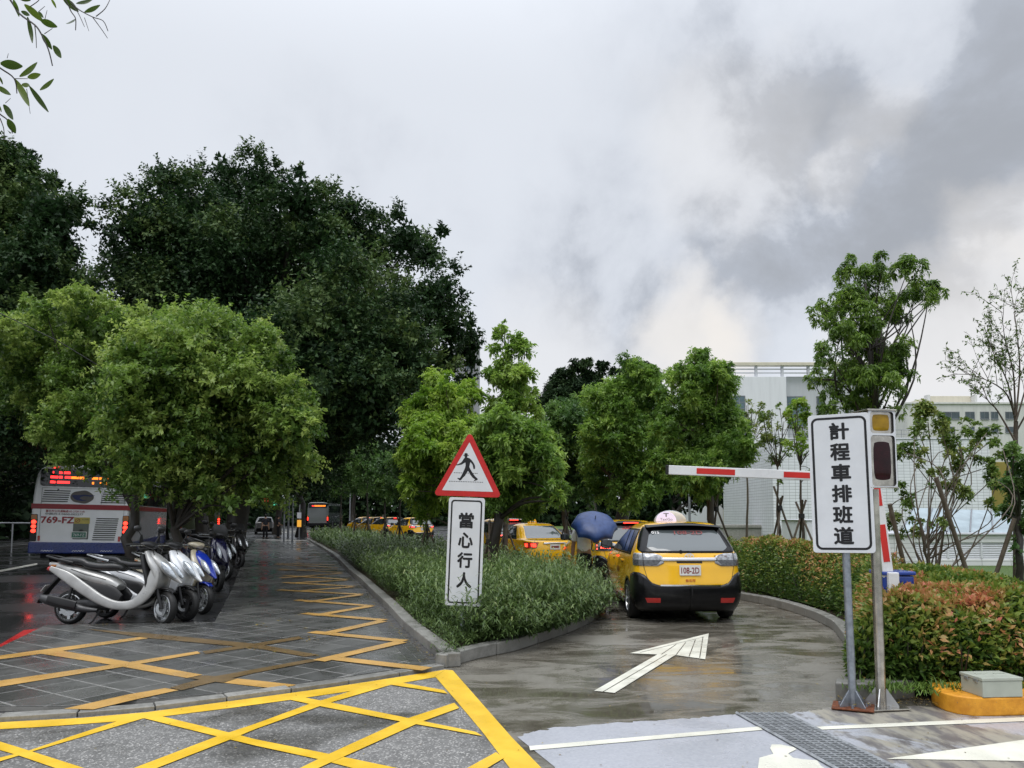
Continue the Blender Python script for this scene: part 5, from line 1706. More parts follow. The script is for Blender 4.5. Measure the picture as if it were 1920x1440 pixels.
def bus(name, label, loc, rz, roll, style, group='buses on the road'):
    t = thing(name, label, 'bus', loc, rz, group)
    t.rotation_euler = (0, roll, rz)
    bodym = {'white': M_BUSW, 'green': M_BUSG, 'grey': M_BUSGREY}[style]
    L = 11.4
    half = [(1.25, .50), (1.25, 1.2), (1.245, 2.0), (1.215, 2.6), (1.16, 3.0), (1.08, 3.18), (.92, 3.27), (.5, 3.31)]
    sec = half + [(-x, z) for x, z in half[::-1]]
    T = Matrix.Translation((0, L, 0)) @ RX90
    mb = MB(); mb.prism(sec, 0, L, 0, T); mb.build('body', bodym, t, smooth=50, bevel=.07, seg=3, fix=True)
    Mr = Matrix.Translation((0, -.004, 0)) @ RX90                    # tail face, z out of it
    mb = MB(); mb.prism([(-1.265, .49), (1.265, .49), (1.265, .85), (-1.265, .85)], -.35, .035, 0, Mr); bp = mb.build('bumper', M_BUSB if style == 'white' else M_CARBLK, t, bevel=.04, seg=3)
    # rear window
    mb = MB(); mb.prism(rrect(2.16, .56, .10, 0, 2.90), -.03, .006, 0, Mr); w = mb.build('rear_window', M_BUSGLASS, t)
    def led(x0, x1, z, h, m):
        mb = MB(); mb.prism([(x0, z - h / 2), (x1, z - h / 2), (x1, z + h / 2), (x0, z + h / 2)], .006, .012, 0, Mr); mb.build('display_segment', m, w)
    if style == 'white':
        for x0, x1, z, m in ((-.78, -.75, 3.06, 0), (-.62, -.54, 3.06, 0), (-.50, -.34, 3.06, 0), (-.83, -.64, 2.915, 0), (-.62, -.53, 2.915, 0), (-.47, -.32, 2.915, 0), (-.83, -.70, 2.755, 0), (-.66, -.34, 2.755, 0),
                             (-.31, -.12, 2.91, 1), (-.10, .02, 2.91, 1), (.22, .38, 2.91, 1), (.41, .48, 2.91, 1), (.54, .66, 2.91, 1), (.84, .93, 2.91, 1), (1.0, 1.05, 2.91, 1), (.23, .28, 2.755, 1), (.43, .48, 2.755, 1), (.55, .61, 2.755, 1)):
            led(x0, x1, z, .075, M_LEDA if m else M_LEDR)
    else:
        for k in range(7): led(-.40 + k * .19, -.25 + k * .19, 2.88, .16, M_LEDA)
        led(-.70, -.45, 2.88, .10, M_LEDR)
    if style == 'white':
        mb = MB(); mb.prism([(-1.256, 1.90), (1.256, 1.90), (1.254, 2.06), (-1.254, 2.06)], -L * .98, .008, 0, Mr); mb.build('red_stripe', M_BUSR, t)
        for x0, n, z0, z1, wd, sk in ((-.66, 6, 2.14, 2.48, .66, .03), (.84, 6, 2.14, 2.48, .66, .03), (.65, 11, .94, 1.62, .58, .04)):
            for k in range(n):
                z = z0 + (z1 - z0) * k / (n - 1); s_ = sk * (k / (n - 1) - .5)
                mb = MB(); mb.prism(rrect(wd, .030, .012, x0 + s_ * 2, z), -.01, .007, 0, Mr); mb.build('slat', M_CARRUB, t)
        # emblem on the engine cover
        mb = MB(); mb.prism([(.30 * math.cos(a), 2.30 + .205 * math.sin(a) * (1 + .06 * math.cos(5 * a))) for a in np.linspace(0, 2 * PI, 32, endpoint=False)], .0, .009, 0, Mr); em = mb.build('emblem', M_LOGOG, t)
        mb = MB(); mb.prism([(-.27, 2.34), (-.20, 2.36), (-.05, 2.36), (.06, 2.38), (.20, 2.36), (.33, 2.36), (.22, 2.32), (.05, 2.33), (-.04, 2.30), (-.06, 2.25), (.02, 2.21), (.14, 2.19), (0, 2.17), (-.12, 2.19), (-.2, 2.24)], .009, .013, 0, Mr); mb.build('bird_mark', M_LOGOB, em)
        tx = lambda s_, m, x, z, w_, h, b=.02: text_obj(s_, m, t, Mr @ Matrix.Translation((x, z, .0075)), w=w_, h=h, bold=b)
        tx('臺北市公共運輸處:02-2720-1181', M_BUSR, -.40, 1.835, .98, .078, .012)
        tx('中興巴士0800-002277', M_LOGOG, -.42, 1.745, .96, .072, .012)
        tx('769-FZ', M_BUSR, -.58, 1.555, .84, .215, .03)
        mb = MB(); mb.prism(rrect(.40, .20, .015, .035, 1.545), 0, .007, 0, Mr); st = mb.build('warning_sticker', M_YSTICK, t)
        mb = MB(); v, f, _ = wire_rect(.13, .13, .064, .014); mb.add(v, f, 0, Mr @ Matrix.Translation((-.075, 1.545, .009))); mb.box((-.075, 1.545, .009), (.10, .012, .001), 0, R(45), Mr); mb.build('no_smoking_mark', M_BUSR, st)
        text_obj('禁止吸菸', M_LOGOG, st, Mr @ Matrix.Translation((.12, 1.575, .009)), w=.17, h=.045); text_obj('請勿抽菸', M_LOGOG, st, Mr @ Matrix.Translation((.12, 1.515, .009)), w=.17, h=.045) if False else None
        mb = MB(); mb.prism(rrect(.40, .50, .02, .02, 1.20), 0, .006, 0, Mr); rc = mb.build('plate_recess', M_BUSGREY, t)
        mb = MB(); mb.prism(rrect(.40, .21, .012, -.02, 1.09), .006, .010, 0, Mr); mb.build('plate_frame', M_PLATEW, rc)
        mb = MB(); mb.prism(rrect(.355, .165, .01, -.02, 1.09), .010, .013, 0, Mr); np_ = mb.build('number_plate', M_GREENPL, rc)
        text_obj('769-FZ', M_WHITEINK, np_, Mr @ Matrix.Translation((-.02, 1.085, .0145)), w=.29, h=.085)
        mb = MB(); mb.prism(rrect(.09, .05, .02, .03, 1.235), .006, .03, 0, Mr); mb.build('latch', M_CARRUB, rc)
        # thin door lines
        mb = MB()
        for x0, x1, z0, z1 in ((-1.02, 1.10, 2.565, 2.572), (-1.02, -1.013, .88, 2.57), (.50, .506, 2.08, 2.57), (1.10, 1.106, .88, 2.57)):
            mb.prism([(x0, z0), (x1, z0), (x1, z1), (x0, z1)], 0, .005, 0, Mr)
        tag(mb.build('shut_line', M_CARRUB, t), kind='stuff')
        for x0 in (-.78, .0, .72):
            mb = MB(); q = []
            for k in range(10): q.append((x0 - .16 + k * .034, .575 + (.028 if k % 2 else -.014)))
            for k in range(9):
                a, b = q[k], q[k + 1]; mb.add([(a[0] - .008, a[1], .0365), (a[0] + .008, a[1], .0365), (b[0] + .008, b[1], .0365), (b[0] - .008, b[1], .0365)], [(0, 1, 2, 3)], 0, Mr)
            mb.build('reflective_zigzag', M_WHITEINK, bp)
        mb = MB(); mb.prism(rrect(.15, .075, .03, -.72, 3.235), -.02, .014, 0, Mr); mb.build('top_lamp', M_LEDR, t)
    for sg in (1, -1):
        mb = MB(); mb.prism(rrect(.17, .86, .03, sg * 1.165, 1.30), -.05, .016, 0, Mr); lp = mb.build('tail_lamp', M_CARBLK, t, bevel=.01)
        mb = MB(); mb.prism(rrect(.14, .17, .03, sg * 1.165, 1.63), .016, .022, 0, Mr); mb.build('indicator', M_AMBERL, lp)
        for z in (1.48, 1.34, 1.20):
            mb = MB(); mb.lathe([(.062, .016), (.060, .026), (.0, .032)], 16, 0, Mr @ Matrix.Translation((sg * 1.165, z, 0))); mb.build('red_lamp', M_LAMPON, lp, smooth=40)
        mb = MB(); mb.prism(rrect(.06, .16, .01, sg * 1.02, .97), 0, .012, 0, Mr); mb.build('reflector', M_REFL, t)
        # side glazing, skirts, wheels
        Ms = Matrix.Translation((sg * 1.238, 0, 0)) @ Matrix.Rotation(sg * R(90), 4, 'Z') @ RX90
        u = lambda y: y * sg
        for k in range(6):
            y0 = .8 + k * 1.72
            mb = MB(); mb.prism([(u(y0), 2.10), (u(y0 + 1.62), 2.10), (u(y0 + 1.62), 2.92), (u(y0), 2.92)], -.06, .012 if True else 0, 0, Ms); mb.build('side_window', M_BUSGLASS, t)
        mb = MB(); mb.prism([(u(.05), .49), (u(L), .49), (u(L), .85), (u(.05), .85)], -.02, .022, 0, Ms); mb.build('side_skirt', M_BUSB if style == 'white' else M_CARBLK, t, bevel=.01)
        for y in (3.2, 8.6):
            mb = MB(); mb.lathe([(.55, -.2), (.55, .026), (.0, .026)], 28, 0, Ms @ Matrix.Translation((u(y), .50, 0))); mb.build('wheel_well', M_DARK, t)
            wheel(t, sg * 1.12, y, .48, .28, 8, .58, M_BUSGREY)
    mb = MB(); mb.box((0, L / 2, .42), (2.1, L - 1, .2)); mb.build('chassis', M_DARK, t)
    return t


h = R(17)
bw = bus('city_bus', 'white city bus with red stripe and blue bumper, numbered 769-FZ, standing at the kerb', (-13.86, 24.7, 0), R(18.5), R(1.2), 'white')
bw.scale = (1.12, 1, 1)
bus('city_bus', 'dark bus with a lit amber display, ahead of the white bus beyond the scooters', (-19.7, 48.5, 0), R(20), 0, 'green')
bus('city_bus', 'distant dark grey bus with amber route display and white roof, beyond the planting', (-23.2, 92, 0), R(4), 0, 'grey')

# distant grey van on the road
sh = SH_W
vt = thing('parked_van', 'small dim grey van seen under the trees past the end of the path', 'van', (-22.8, 71, 0), R(17))
sh.body('body', M_GREYCAR, vt, [(.9, .32), (3.62, .32)], .34)
mb = MB(); sh.centre_patch(mb, rows(1.12, 1.45, 6), lambda z: .60, 10, .01); mb.build('rear_window', M_GLASS, vt)
mb = MB(); sh.centre_patch(mb, rows(.30, .55, 4), lambda z: .70, 10, .02); mb.build('bumper', M_CARBLK, vt)
mb = MB(); sh.centre_patch(mb, rows(.78, .90, 3), lambda z: .2, 10, .02); mb.build('number_plate', M_PLATEW, vt)
for sg in (1, -1):
    for y in (.9, 3.62): wheel(vt, sg * .765, y, .318)

# ------------------------------------------------------------------ scooters
M_SEAT = plain('seat_vinyl', (.016, .016, .017), .32, 0, .5, var=.2, bump=.15, bscale=120)
M_SPLAS = plain('scooter_black_plastic', (.020, .020, .021), .42, 0, .4, var=.25)
M_HEADL = plain('headlight_lens', (.50, .54, .58), .06, .4, .6, coat=.8, var=.4, vscale=30)
M_MIRR = plain('mirror_face', (.4, .42, .44), .05, 1.)
M_EXH = plain('exhaust_steel', (.07, .07, .072), .42, .7, var=.3)
M_CREAM = m_carpaint('cream_paint', (.46, .41, .30))


def scooter(name, label, loc, rz, main, second=None, rim=None, group='scooters parked beside the path', lean=0., rack=False, helmet=False, steer=0., scale=1.0, box_=False, screen=False):
    second = second or main
    t = thing(name, label, 'scooter', loc, rz, group)
    t.rotation_euler = (0, lean, rz); t.scale = (scale,) * 3
    rimm = rim or M_SPLAS

    def wh(y, x=0, par=None, rz_=0.):
        r, w = .228, .105
        M = Matrix.Rotation(R(90), 4, 'Y')
        prof = [(r - .055, -w / 2 * .8)] + [(r - .05 + .05 * math.cos(a), w / 2 * math.sin(a)) for a in np.linspace(-1.35, 1.35, 11)] + [(r - .055, w / 2 * .8)]
        mb = MB(); mb.lathe(prof, 36, 0, M); o = mb.build('wheel', M_TYRE, par or t, smooth=50); o.location = (x, y, r); o.rotation_euler = (0, 0, rz_)
        mb = MB(); mb.lathe([(.182, .045), (.170, .050), (.158, .040), (.158, -.040), (.170, -.05), (.182, -.045)], 32, 0, M)
        mb.lathe([(0, .055), (.045, .055), (.05, .045), (.05, -.045), (.045, -.055), (0, -.055)], 16, 0, M)
        for k in range(6):
            a = 2 * PI * k / 6; T = M @ Matrix.Rotation(a, 4, 'Z')
            mb.add([(.04, -.028, .03), (.165, -.018, .036), (.165, .018, .036), (.04, .028, .03), (.04, -.028, -.03), (.165, -.018, -.036), (.165, .018, -.036), (.04, .028, -.03)], [(0, 1, 2, 3), (7, 6, 5, 4), (0, 4, 5, 1), (3, 2, 6, 7)], 0, T)
        mb.lathe([(.05, .062), (.115, .062), (.115, .058), (.05, .058)], 24, 0, M)
        mb.build('rim', rimm, o, smooth=40)
        return o
    wh(-.66)
    # steering head with front wheel
    pv = bpy.data.objects.new('steering', None)
    # tail body with the pointed upswept end
    mb = MB(); mb.loft([(.03, .50, .11, .05), (-.10, .56, .130, .080), (-.35, .63, .145, .088), (-.62, .705, .130, .072), (-.82, .758, .10, .055), (-1.0, .80, .045, .028)], 22, 0, 5, 2.6); mb.build('tail_cowl', main, t, smooth=60)
    # sweeping lower cowl each side: tail -> floor -> front
    for sg in (1, -1):
        mb = MB(); mb.loft([(-.90, .745, .010, .03), (-.66, .635, .022, .070), (-.40, .475, .026, .075), (-.15, .335, .030, .066), (.08, .265, .032, .058), (.30, .285, .032, .060), (.45, .40, .030, .075), (.54, .56, .028, .085), (.57, .72, .022, .06)], 16, 0, 5, 3.2, None, sg * .152); mb.build('side_cowl', main, t, smooth=60)
        mb = MB(); mb.loft([(-.52, .50, .02, .09), (-.30, .45, .03, .12), (-.05, .42, .03, .11), (.10, .36, .02, .05)], 14, 0, 4, 2.2, None, sg * .115); mb.build('side_panel', M_SPLAS, t, smooth=60)
    mb = MB(); mb.loft([(-.10, .30, .15, .03), (.10, .275, .165, .028), (.30, .29, .16, .03), (.42, .38, .15, .03)], 16, 0, 4, 4); mb.build('floor_board', M_SPLAS, t, smooth=50)
    # leg shield: dark inside, coloured outside
    mb = MB(); mb.loft([(.43, .38, .165, .03), (.47, .55, .185, .035), (.42, .75, .19, .035), (.36, .92, .165, .03)], 18, 0, 5, 3); mb.build('inner_shield', M_SPLAS, t, smooth=50)
    mb = MB(); mb.loft([(.50, .44, .12, .035), (.58, .56, .165, .05), (.57, .70, .185, .06), (.48, .84, .175, .055), (.39, .97, .12, .035)], 22, 0, 6, 2.5); mb.build('front_shield', main, t, smooth=60)
    mb = MB(); mb.loft([(.40, .965, .05, .028), (.51, .88, .115, .050), (.64, .755, .112, .058), (.76, .640, .070, .042), (.87, .555, .016, .012)], 22, 0, 6, 2.4); mb.build('nose_cowl', second, t, smooth=60)
    for sg in (1, -1):
        mb = MB(); mb.loft([(.60, .825, .008, .022), (.67, .775, .03, .045), (.75, .70, .032, .042), (.83, .625, .010, .018)], 14, 0, 4, 2.2, None, sg * .095); mb.build('headlight', M_HEADL, t, smooth=60)
    # fork, mudguard
    mb = MB(); mb.loft([(.78, .43, .045, .012), (.70, .48, .062, .016), (.58, .475, .062, .016), (.47, .40, .055, .014)], 14, 0, 5, 3); mb.build('mudguard', M_SPLAS if second is main else second, t, smooth=50)
    for sg in (1, -1):
        mb = MB(); mb.tube([(sg * .085, .66, .228), (sg * .085, .60, .40), (sg * .06, .52, .62)], [.022, .024, .024], 10); mb.build('fork_leg', M_SPLAS, t, smooth=40)
    wh(.66, 0, None, steer)
    mb = MB(); mb.lathe([(.05, .07), (.09, .07), (.09, .066), (.05, .066)], 20, 0, Matrix.Translation((0, .66, .228)) @ Matrix.Rotation(R(90), 4, 'Y')); mb.build('brake_disc', M_ALLOY, t, smooth=40)
    # handlebar
    mb = MB(); mb.loft([(.27, 1.00, .06, .03), (.31, 1.045, .15, .045), (.39, 1.06, .14, .05), (.46, 1.03, .06, .03)], 16, 0, 4, 2.6); mb.build('handlebar_cowl', M_SPLAS if second is main else main, t, smooth=60)
    for sg in (1, -1):
        mb = MB(); mb.tube([(sg * .10, .36, 1.04), (sg * .22, .33, 1.06), (sg * .36, .26, 1.05)], [.016, .018, .019], 10); mb.build('grip', M_CARRUB, t, smooth=40)
        mb = MB(); mb.tube([(sg * .15, .39, 1.05), (sg * .26, .38, 1.045), (sg * .36, .33, 1.04)], [.008, .006, .006], 6); mb.build('brake_lever', M_ALLOY, t, smooth=40)
        mb = MB(); mb.tube([(sg * .16, .34, 1.06), (sg * .22, .38, 1.18), (sg * .27, .36, 1.25)], [.006, .005, .005], 6); st = mb.build('mirror_stalk', M_SPLAS, t)
        mb = MB(); mb.loft([(.350, 1.27, .055, .035), (.362, 1.27, .066, .042), (.385, 1.27, .058, .036), (.40, 1.27, .02, .012)], 16, 0, 3, 2.2, None, sg * .285); mb.build('mirror', M_SPLAS, st, smooth=60)
        mb = MB(); mb.prism([(sg * .285 + .058 * math.cos(a), 1.27 + .037 * math.sin(a)) for a in np.linspace(0, 2 * PI, 18, endpoint=False)], 0, .003, 0, Matrix.Translation((0, .350, 0)) @ RX90); mb.build('mirror_glass', M_MIRR, st)
    # seat in two steps
    mb = MB(); mb.loft([(.06, .735, .085, .035), (-.02, .765, .115, .055), (-.22, .765, .135, .058), (-.40, .79, .135, .058), (-.50, .835, .130, .055), (-.72, .85, .120, .050), (-.86, .855, .085, .025)], 20, 0, 5, 2.8); mb.build('seat', M_SEAT, t, smooth=60)
    # grab rail
    rm = M_ALLOY if rack else M_SPLAS
    mb = MB(); mb.tube([(.125, -.60, .82), (.135, -.82, .865), (.10, -1.0, .905), (0, -1.04, .915), (-.10, -1.0, .905), (-.135, -.82, .865), (-.125, -.60, .82)], .015, 10); mb.build('grab_rail', rm, t, smooth=40)
    # tail lamp, plate holder
    mb = MB(); mb.loft([(-.93, .74, .085, .040), (-1.0, .735, .07, .035), (-1.04, .73, .03, .018)], 14, 0, 4, 2.4); mb.build('tail_lamp', M_REFL, t, smooth=50)
    mb = MB(); mb.loft([(-.82, .66, .05, .022), (-.95, .52, .055, .015), (-1.07, .36, .06, .010), (-1.12, .28, .05, .008)], 12, 0, 4, 4); mb.build('rear_mudguard', M_SPLAS, t, smooth=50)
    Mp = Matrix.Translation((0, -1.018, .475)) @ Matrix.Rotation(R(-38), 4, 'X') @ RX90
    mb = MB(); mb.prism(rrect(.19, .11, .01), 0, .004, 0, Mp); mb.build('number_plate', M_PLATEW, t)
    # cables and side reflectors
    for sg in (1, -1):
        mb = MB(); mb.tube([(sg * .16, .37, 1.05), (sg * .12, .50, 1.00), (sg * .06, .50, .90)], .006, 6); mb.build('brake_cable', M_CARRUB, t)
        mb = MB(); mb.tube([(sg * .13, -.62, .735), (sg * .145, -.40, .665), (sg * .13, -.12, .60)], .005, 6); mb.build('trim_line', M_SPLAS, t)
        mb = MB(); mb.loft([(-.86, .775, .006, .018), (-.94, .775, .006, .018)], 8, 0, 2, 2.2, None, sg * .082); mb.build('indicator', M_AMBERL, t, smooth=50)
    if box_:
        mb = MB(); mb.box((0, -.88, 1.04), (.38, .34, .24), 0, 0, None, .86); mb.build('top_box', M_SPLAS, t, bevel=.04, seg=3)
    if screen:
        mb = MB(); mb.loft([(.44, 1.03, .15, .006), (.42, 1.14, .15, .006), (.36, 1.26, .11, .006)], 16, 0, 4, 4); mb.build('windshield', M_SPLAS, t, smooth=50)
    # engine and exhaust
    mb = MB(); mb.loft([(.02, .30, .09, .06), (-.2, .28, .11, .09), (-.45, .27, .10, .085), (-.66, .25, .07, .06)], 14, 0, 4, 3); mb.build('engine', M_EXH, t, smooth=50)
    mb = MB(); mb.loft([(-.18, .20, .025, .022), (-.36, .21, .045, .045), (-.55, .25, .062, .062), (-.85, .32, .066, .066), (-.98, .355, .045, .045)], 16, 0, 4, 2, None, .155); ex = mb.build('exhaust', M_EXH, t, smooth=50)
    mb = MB(); mb.loft([(-.45, .265, .012, .05), (-.65, .305, .012, .055), (-.85, .35, .012, .045)], 12, 0, 4, 3, None, .222); mb.build('heat_shield', M_SPLAS, ex, smooth=50)
    mb = MB(); mb.tube([(.10, -.18, .20), (.14, -.25, .05), (.15, -.30, .01)], .012, 6); mb.build('centre_stand', M_SPLAS, t)
    for sg in (1, -1):
        mb = MB(); mb.tube([(sg * .09, -.66, .25), (sg * .09, -.60, .56)], [.018, .022], 8); mb.build('shock_absorber', M_EXH, t)
    if helmet:
        mb = MB(); mb.lathe([(.02, .13), (.08, .115), (.115, .07), (.125, 0), (.118, -.06), (.10, -.06)], 20, 0, Matrix.Translation((-.27, .20, 1.12)) @ Matrix.Rotation(R(25), 4, 'Y')); h_ = mb.build('helmet', M_CARBLK, None, smooth=50)
        h_.location = Vector(loc); h_.rotation_euler = (0, 0, rz)
        tag(h_, 'black half helmet with a white rim hung on the handlebar of the black scooter', 'helmet')
        mb = MB(); mb.lathe([(.126, -.062), (.128, -.03), (.124, -.03), (.120, -.062)], 20, 0, Matrix.Translation((-.27, .20, 1.12)) @ Matrix.Rotation(R(25), 4, 'Y')); mb.build('white_rim', M_WHITEINK, h_, smooth=40)
    bpy.data.objects.remove(pv)
    return t


M_SILVER = plain('silver_paint', (.40, .40, .39), .34, .30, .5, coat=.6, var=.18, vscale=5)
M_SCWHITE = m_carpaint('scooter_white', (.80, .82, .85))
M_SCBLUE = m_carpaint('scooter_blue', (.010, .035, .36))
M_SCNAVY = m_carpaint('scooter_navy', (.012, .012, .05))
M_SCBLACK = m_carpaint('scooter_black', (.012, .012, .013))
front = lambda px, py, back: G(px, py)
def park(px, py, rz, *a, **k):
    """front wheel on the ground at the pixel"""
    p = G(px, py); s_ = k.get('scale', 1.)
    f = Vector((-math.sin(rz), math.cos(rz), 0)) * .66 * s_
    return scooter('parked_scooter', a[0], tuple(p - f), rz, *a[1:], **k)
park(307, 1173, R(-95), 'silver scooter with black seat, nearest the camera, side on beside the slab paving', M_SILVER, None, M_ALLOY, lean=R(-4), steer=R(-28), scale=1.17)
park(347, 1165, R(-104), 'white scooter with black wheel rims, directly behind the silver scooter', M_SCWHITE, None, M_SPLAS, lean=R(-5), rack=True, steer=R(-12), scale=1.15)
park(379, 1152, R(-117), 'blue scooter with cream shield and mudguard, third from the slab edge', M_CREAM, M_SCBLUE, M_ALLOY, lean=R(-6), rack=True, steer=R(-10), scale=1.12)
park(408, 1110, R(-136), 'navy blue scooter with white side flashes, behind the blue scooter', M_SCNAVY, M_SCNAVY, M_SPLAS, lean=R(-6), steer=R(-8), scale=1.2, screen=True)
park(421, 1088, R(-122), 'black scooter with a helmet on its handlebar, behind the navy scooter', M_SCBLACK, M_SCBLACK, M_ALLOY, lean=R(-6), helmet=True, scale=1.15)
park(448, 1066, R(-134), 'black scooter in deep shade, farther along the row by the tree trunk', M_SCBLACK, M_SPLAS, M_SPLAS, lean=R(-6), scale=1.15, box_=True, screen=True)
park(415, 1050, R(-112), 'dark grey scooter at the far end of the row under the trees', M_GREYCAR, M_SPLAS, M_SPLAS, lean=R(-6), scale=1.1)
# ------------------------------------------------------------------ foliage
def nrm(a): return a / np.maximum(np.linalg.norm(a, axis=-1, keepdims=True), 1e-9)


def raw_mesh(name, V, Q, tint, mat, nper=4):
    me = bpy.data.meshes.new(name)
    V = np.ascontiguousarray(V, np.float32); Q = np.ascontiguousarray(Q, np.int32)
    me.vertices.add(len(V)); me.vertices.foreach_set('co', V.ravel())
    me.loops.add(Q.size); me.loops.foreach_set('vertex_index', Q.ravel())
    me.polygons.add(len(Q)); me.polygons.foreach_set('loop_start', np.arange(0, Q.size, nper, dtype=np.int32)); me.polygons.foreach_set('loop_total', np.full(len(Q), nper, np.int32))
    at = me.attributes.new('tint', 'FLOAT', 'FACE'); at.data.foreach_set('value', np.ascontiguousarray(tint, np.float32))
    me.materials.append(mat); me.update(calc_edges=True)
    return me


def leaf_quads(B, A, N, ln, wd, fold=.18, droop=.0):
    A = nrm(A); S = nrm(np.cross(A, N)); N = nrm(np.cross(S, A))
    ln = np.broadcast_to(np.asarray(ln, float), len(B))[:, None]; wd = np.broadcast_to(np.asarray(wd, float), len(B))[:, None]
    mid = B + A * ln * .46
    tip = B + A * ln; tip[:, 2] -= (ln * droop)[:, 0]
    V = np.stack([B, mid + S * wd * .5 + N * wd * fold, tip, mid - S * wd * .5 + N * wd * fold], 1).reshape(-1, 3)
    Q = np.arange(len(V)).reshape(-1, 4)
    return V, Q


def leaf_tris(B, A, N, ln, wd, droop=.0):
    A = nrm(A); S = nrm(np.cross(A, N))
    ln = np.broadcast_to(np.asarray(ln, float), len(B))[:, None]; wd = np.broadcast_to(np.asarray(wd, float), len(B))[:, None]
    tip = B + A * ln; tip[:, 2] -= (ln * droop)[:, 0]
    c = B + A * ln * .25
    V = np.stack([c - S * wd * .5, c + S * wd * .5, tip], 1).reshape(-1, 3)
    return V, np.arange(len(V)).reshape(-1, 3)


def blade_quads(B, A, N, ln, wd, bend):
    """long leaf in two quads that arches over"""
    A = nrm(A); S = nrm(np.cross(A, N)); n = len(B)
    ln = np.broadcast_to(np.asarray(ln, float), n)[:, None]; wd = np.broadcast_to(np.asarray(wd, float), n)[:, None]; bend = np.broadcast_to(np.asarray(bend, float), n)[:, None]
    dn = np.array([0, 0, -1.])
    p1 = B + A * ln * .5 + dn * bend * ln * .12; p2 = B + A * ln * .92 + dn * bend * ln * .5
    V = np.stack([B - S * wd * .25, B + S * wd * .25, p1 + S * wd * .5, p1 - S * wd * .5, p2 + S * wd * .06, p2 - S * wd * .06], 1).reshape(-1, 3)
    k = np.arange(n)[:, None] * 6
    Q = np.concatenate([k + np.array([[0, 1, 2, 3]]), k + np.array([[3, 2, 4, 5]])], 0)
    return V, Q


def crown_mesh(lobes, n, ln, wd, mat, rng, name='crown', twig=12, up=.35, sub=7, subr=(.32, .55), inner=.12, spread=.75, droop=.1, twl=.75, flat=1.0, tb=(.1, .6), cull=.6, hang=0., tri=False, lv=(.6, 1.25), sp=(.62, .95), bow=0.):
    C = np.array([l[0] for l in lobes], float); Rr = np.array([l[1] for l in lobes], float)
    # smaller clumps over every lobe
    sc, sr, sb = [], [], []
    for c, r in zip(C, Rr):
        k = max(3, int(sub * (r / Rr.mean()) ** 1.3))
        d = nrm(rng.normal(size=(k, 3)) + np.array([0, -.15, .25])); q = rng.uniform(*subr, k) * r
        sc.append(c + d * (r * rng.uniform(*sp, k))[:, None] * np.array([1, 1, flat])); sr.append(q); sb.append(rng.uniform(*tb, k))
    SC, SR, SB = np.concatenate(sc), np.concatenate(sr), np.concatenate(sb)
    nt = int(n * (1 - inner) / twig)
    w = SR ** 2; w /= w.sum()
    over = 4
    i = rng.choice(len(SC), nt * over, p=w)
    d = nrm(rng.normal(size=(len(i), 3)) + np.array([0, 0, up * .8]))
    org = SC[i] + d * (SR[i] * .25)[:, None]; L = SR[i] * rng.uniform(*lv, len(i)) * twl
    D_ = nrm(d + rng.normal(size=d.shape) * .35 + np.array([0, 0, up - hang]))
    tip = org + D_ * L[:, None]
    inside = np.zeros(len(i), int)
    for c, r in zip(C, Rr): inside += np.linalg.norm((tip - c) / np.array([1, 1, flat]), axis=1) < r * .80
    keep = (inside == 0) | (rng.random(len(i)) > cull)
    idx = np.nonzero(keep)[0][:nt]
    i, org, L, D_ = i[idx], org[idx], L[idx], D_[idx]; m = len(i)
    t = np.linspace(.18, 1.0, twig)[None, :] + rng.uniform(-.03, .03, (m, twig))
    B = org[:, None, :] + D_[:, None, :] * (L[:, None] * t)[..., None]
    B[..., 2] -= (L[:, None] * t ** 2 * (.10 + hang * .3))
    side = nrm(rng.normal(size=(m, twig, 3))); side -= (side * D_[:, None, :]).sum(-1, keepdims=True) * D_[:, None, :]; side = nrm(side)
    A = nrm(D_[:, None, :] * (1 - spread) + side * spread + np.array([0, 0, .12 - hang]))
    N = nrm(rng.normal(size=(m, twig, 3)) * .55 + np.array([0, 0, 1.]) + D_[:, None, :] * .2)
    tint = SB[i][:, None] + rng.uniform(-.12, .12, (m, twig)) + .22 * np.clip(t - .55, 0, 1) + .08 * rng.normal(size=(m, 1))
    B, A, N, tint = B.reshape(-1, 3), A.reshape(-1, 3), N.reshape(-1, 3), tint.ravel()
    s = rng.uniform(.72, 1.2, len(B))
    V, Q = leaf_tris(B, A, N, ln * s, wd * s, droop) if tri else leaf_quads(B, A, N, ln * s, wd * s, droop=droop)
    T = tint
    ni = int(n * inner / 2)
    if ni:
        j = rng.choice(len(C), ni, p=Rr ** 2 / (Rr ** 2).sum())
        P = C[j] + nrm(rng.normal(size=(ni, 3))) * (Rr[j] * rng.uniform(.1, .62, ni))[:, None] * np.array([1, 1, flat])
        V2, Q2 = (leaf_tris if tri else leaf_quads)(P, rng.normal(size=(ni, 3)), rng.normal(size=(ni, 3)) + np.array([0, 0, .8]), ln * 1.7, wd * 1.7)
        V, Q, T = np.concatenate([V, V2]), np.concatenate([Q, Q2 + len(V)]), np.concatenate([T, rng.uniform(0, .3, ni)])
    return raw_mesh(name, V, Q, np.clip(T, 0, 1), mat, 3 if tri else 4), (SC, SR)


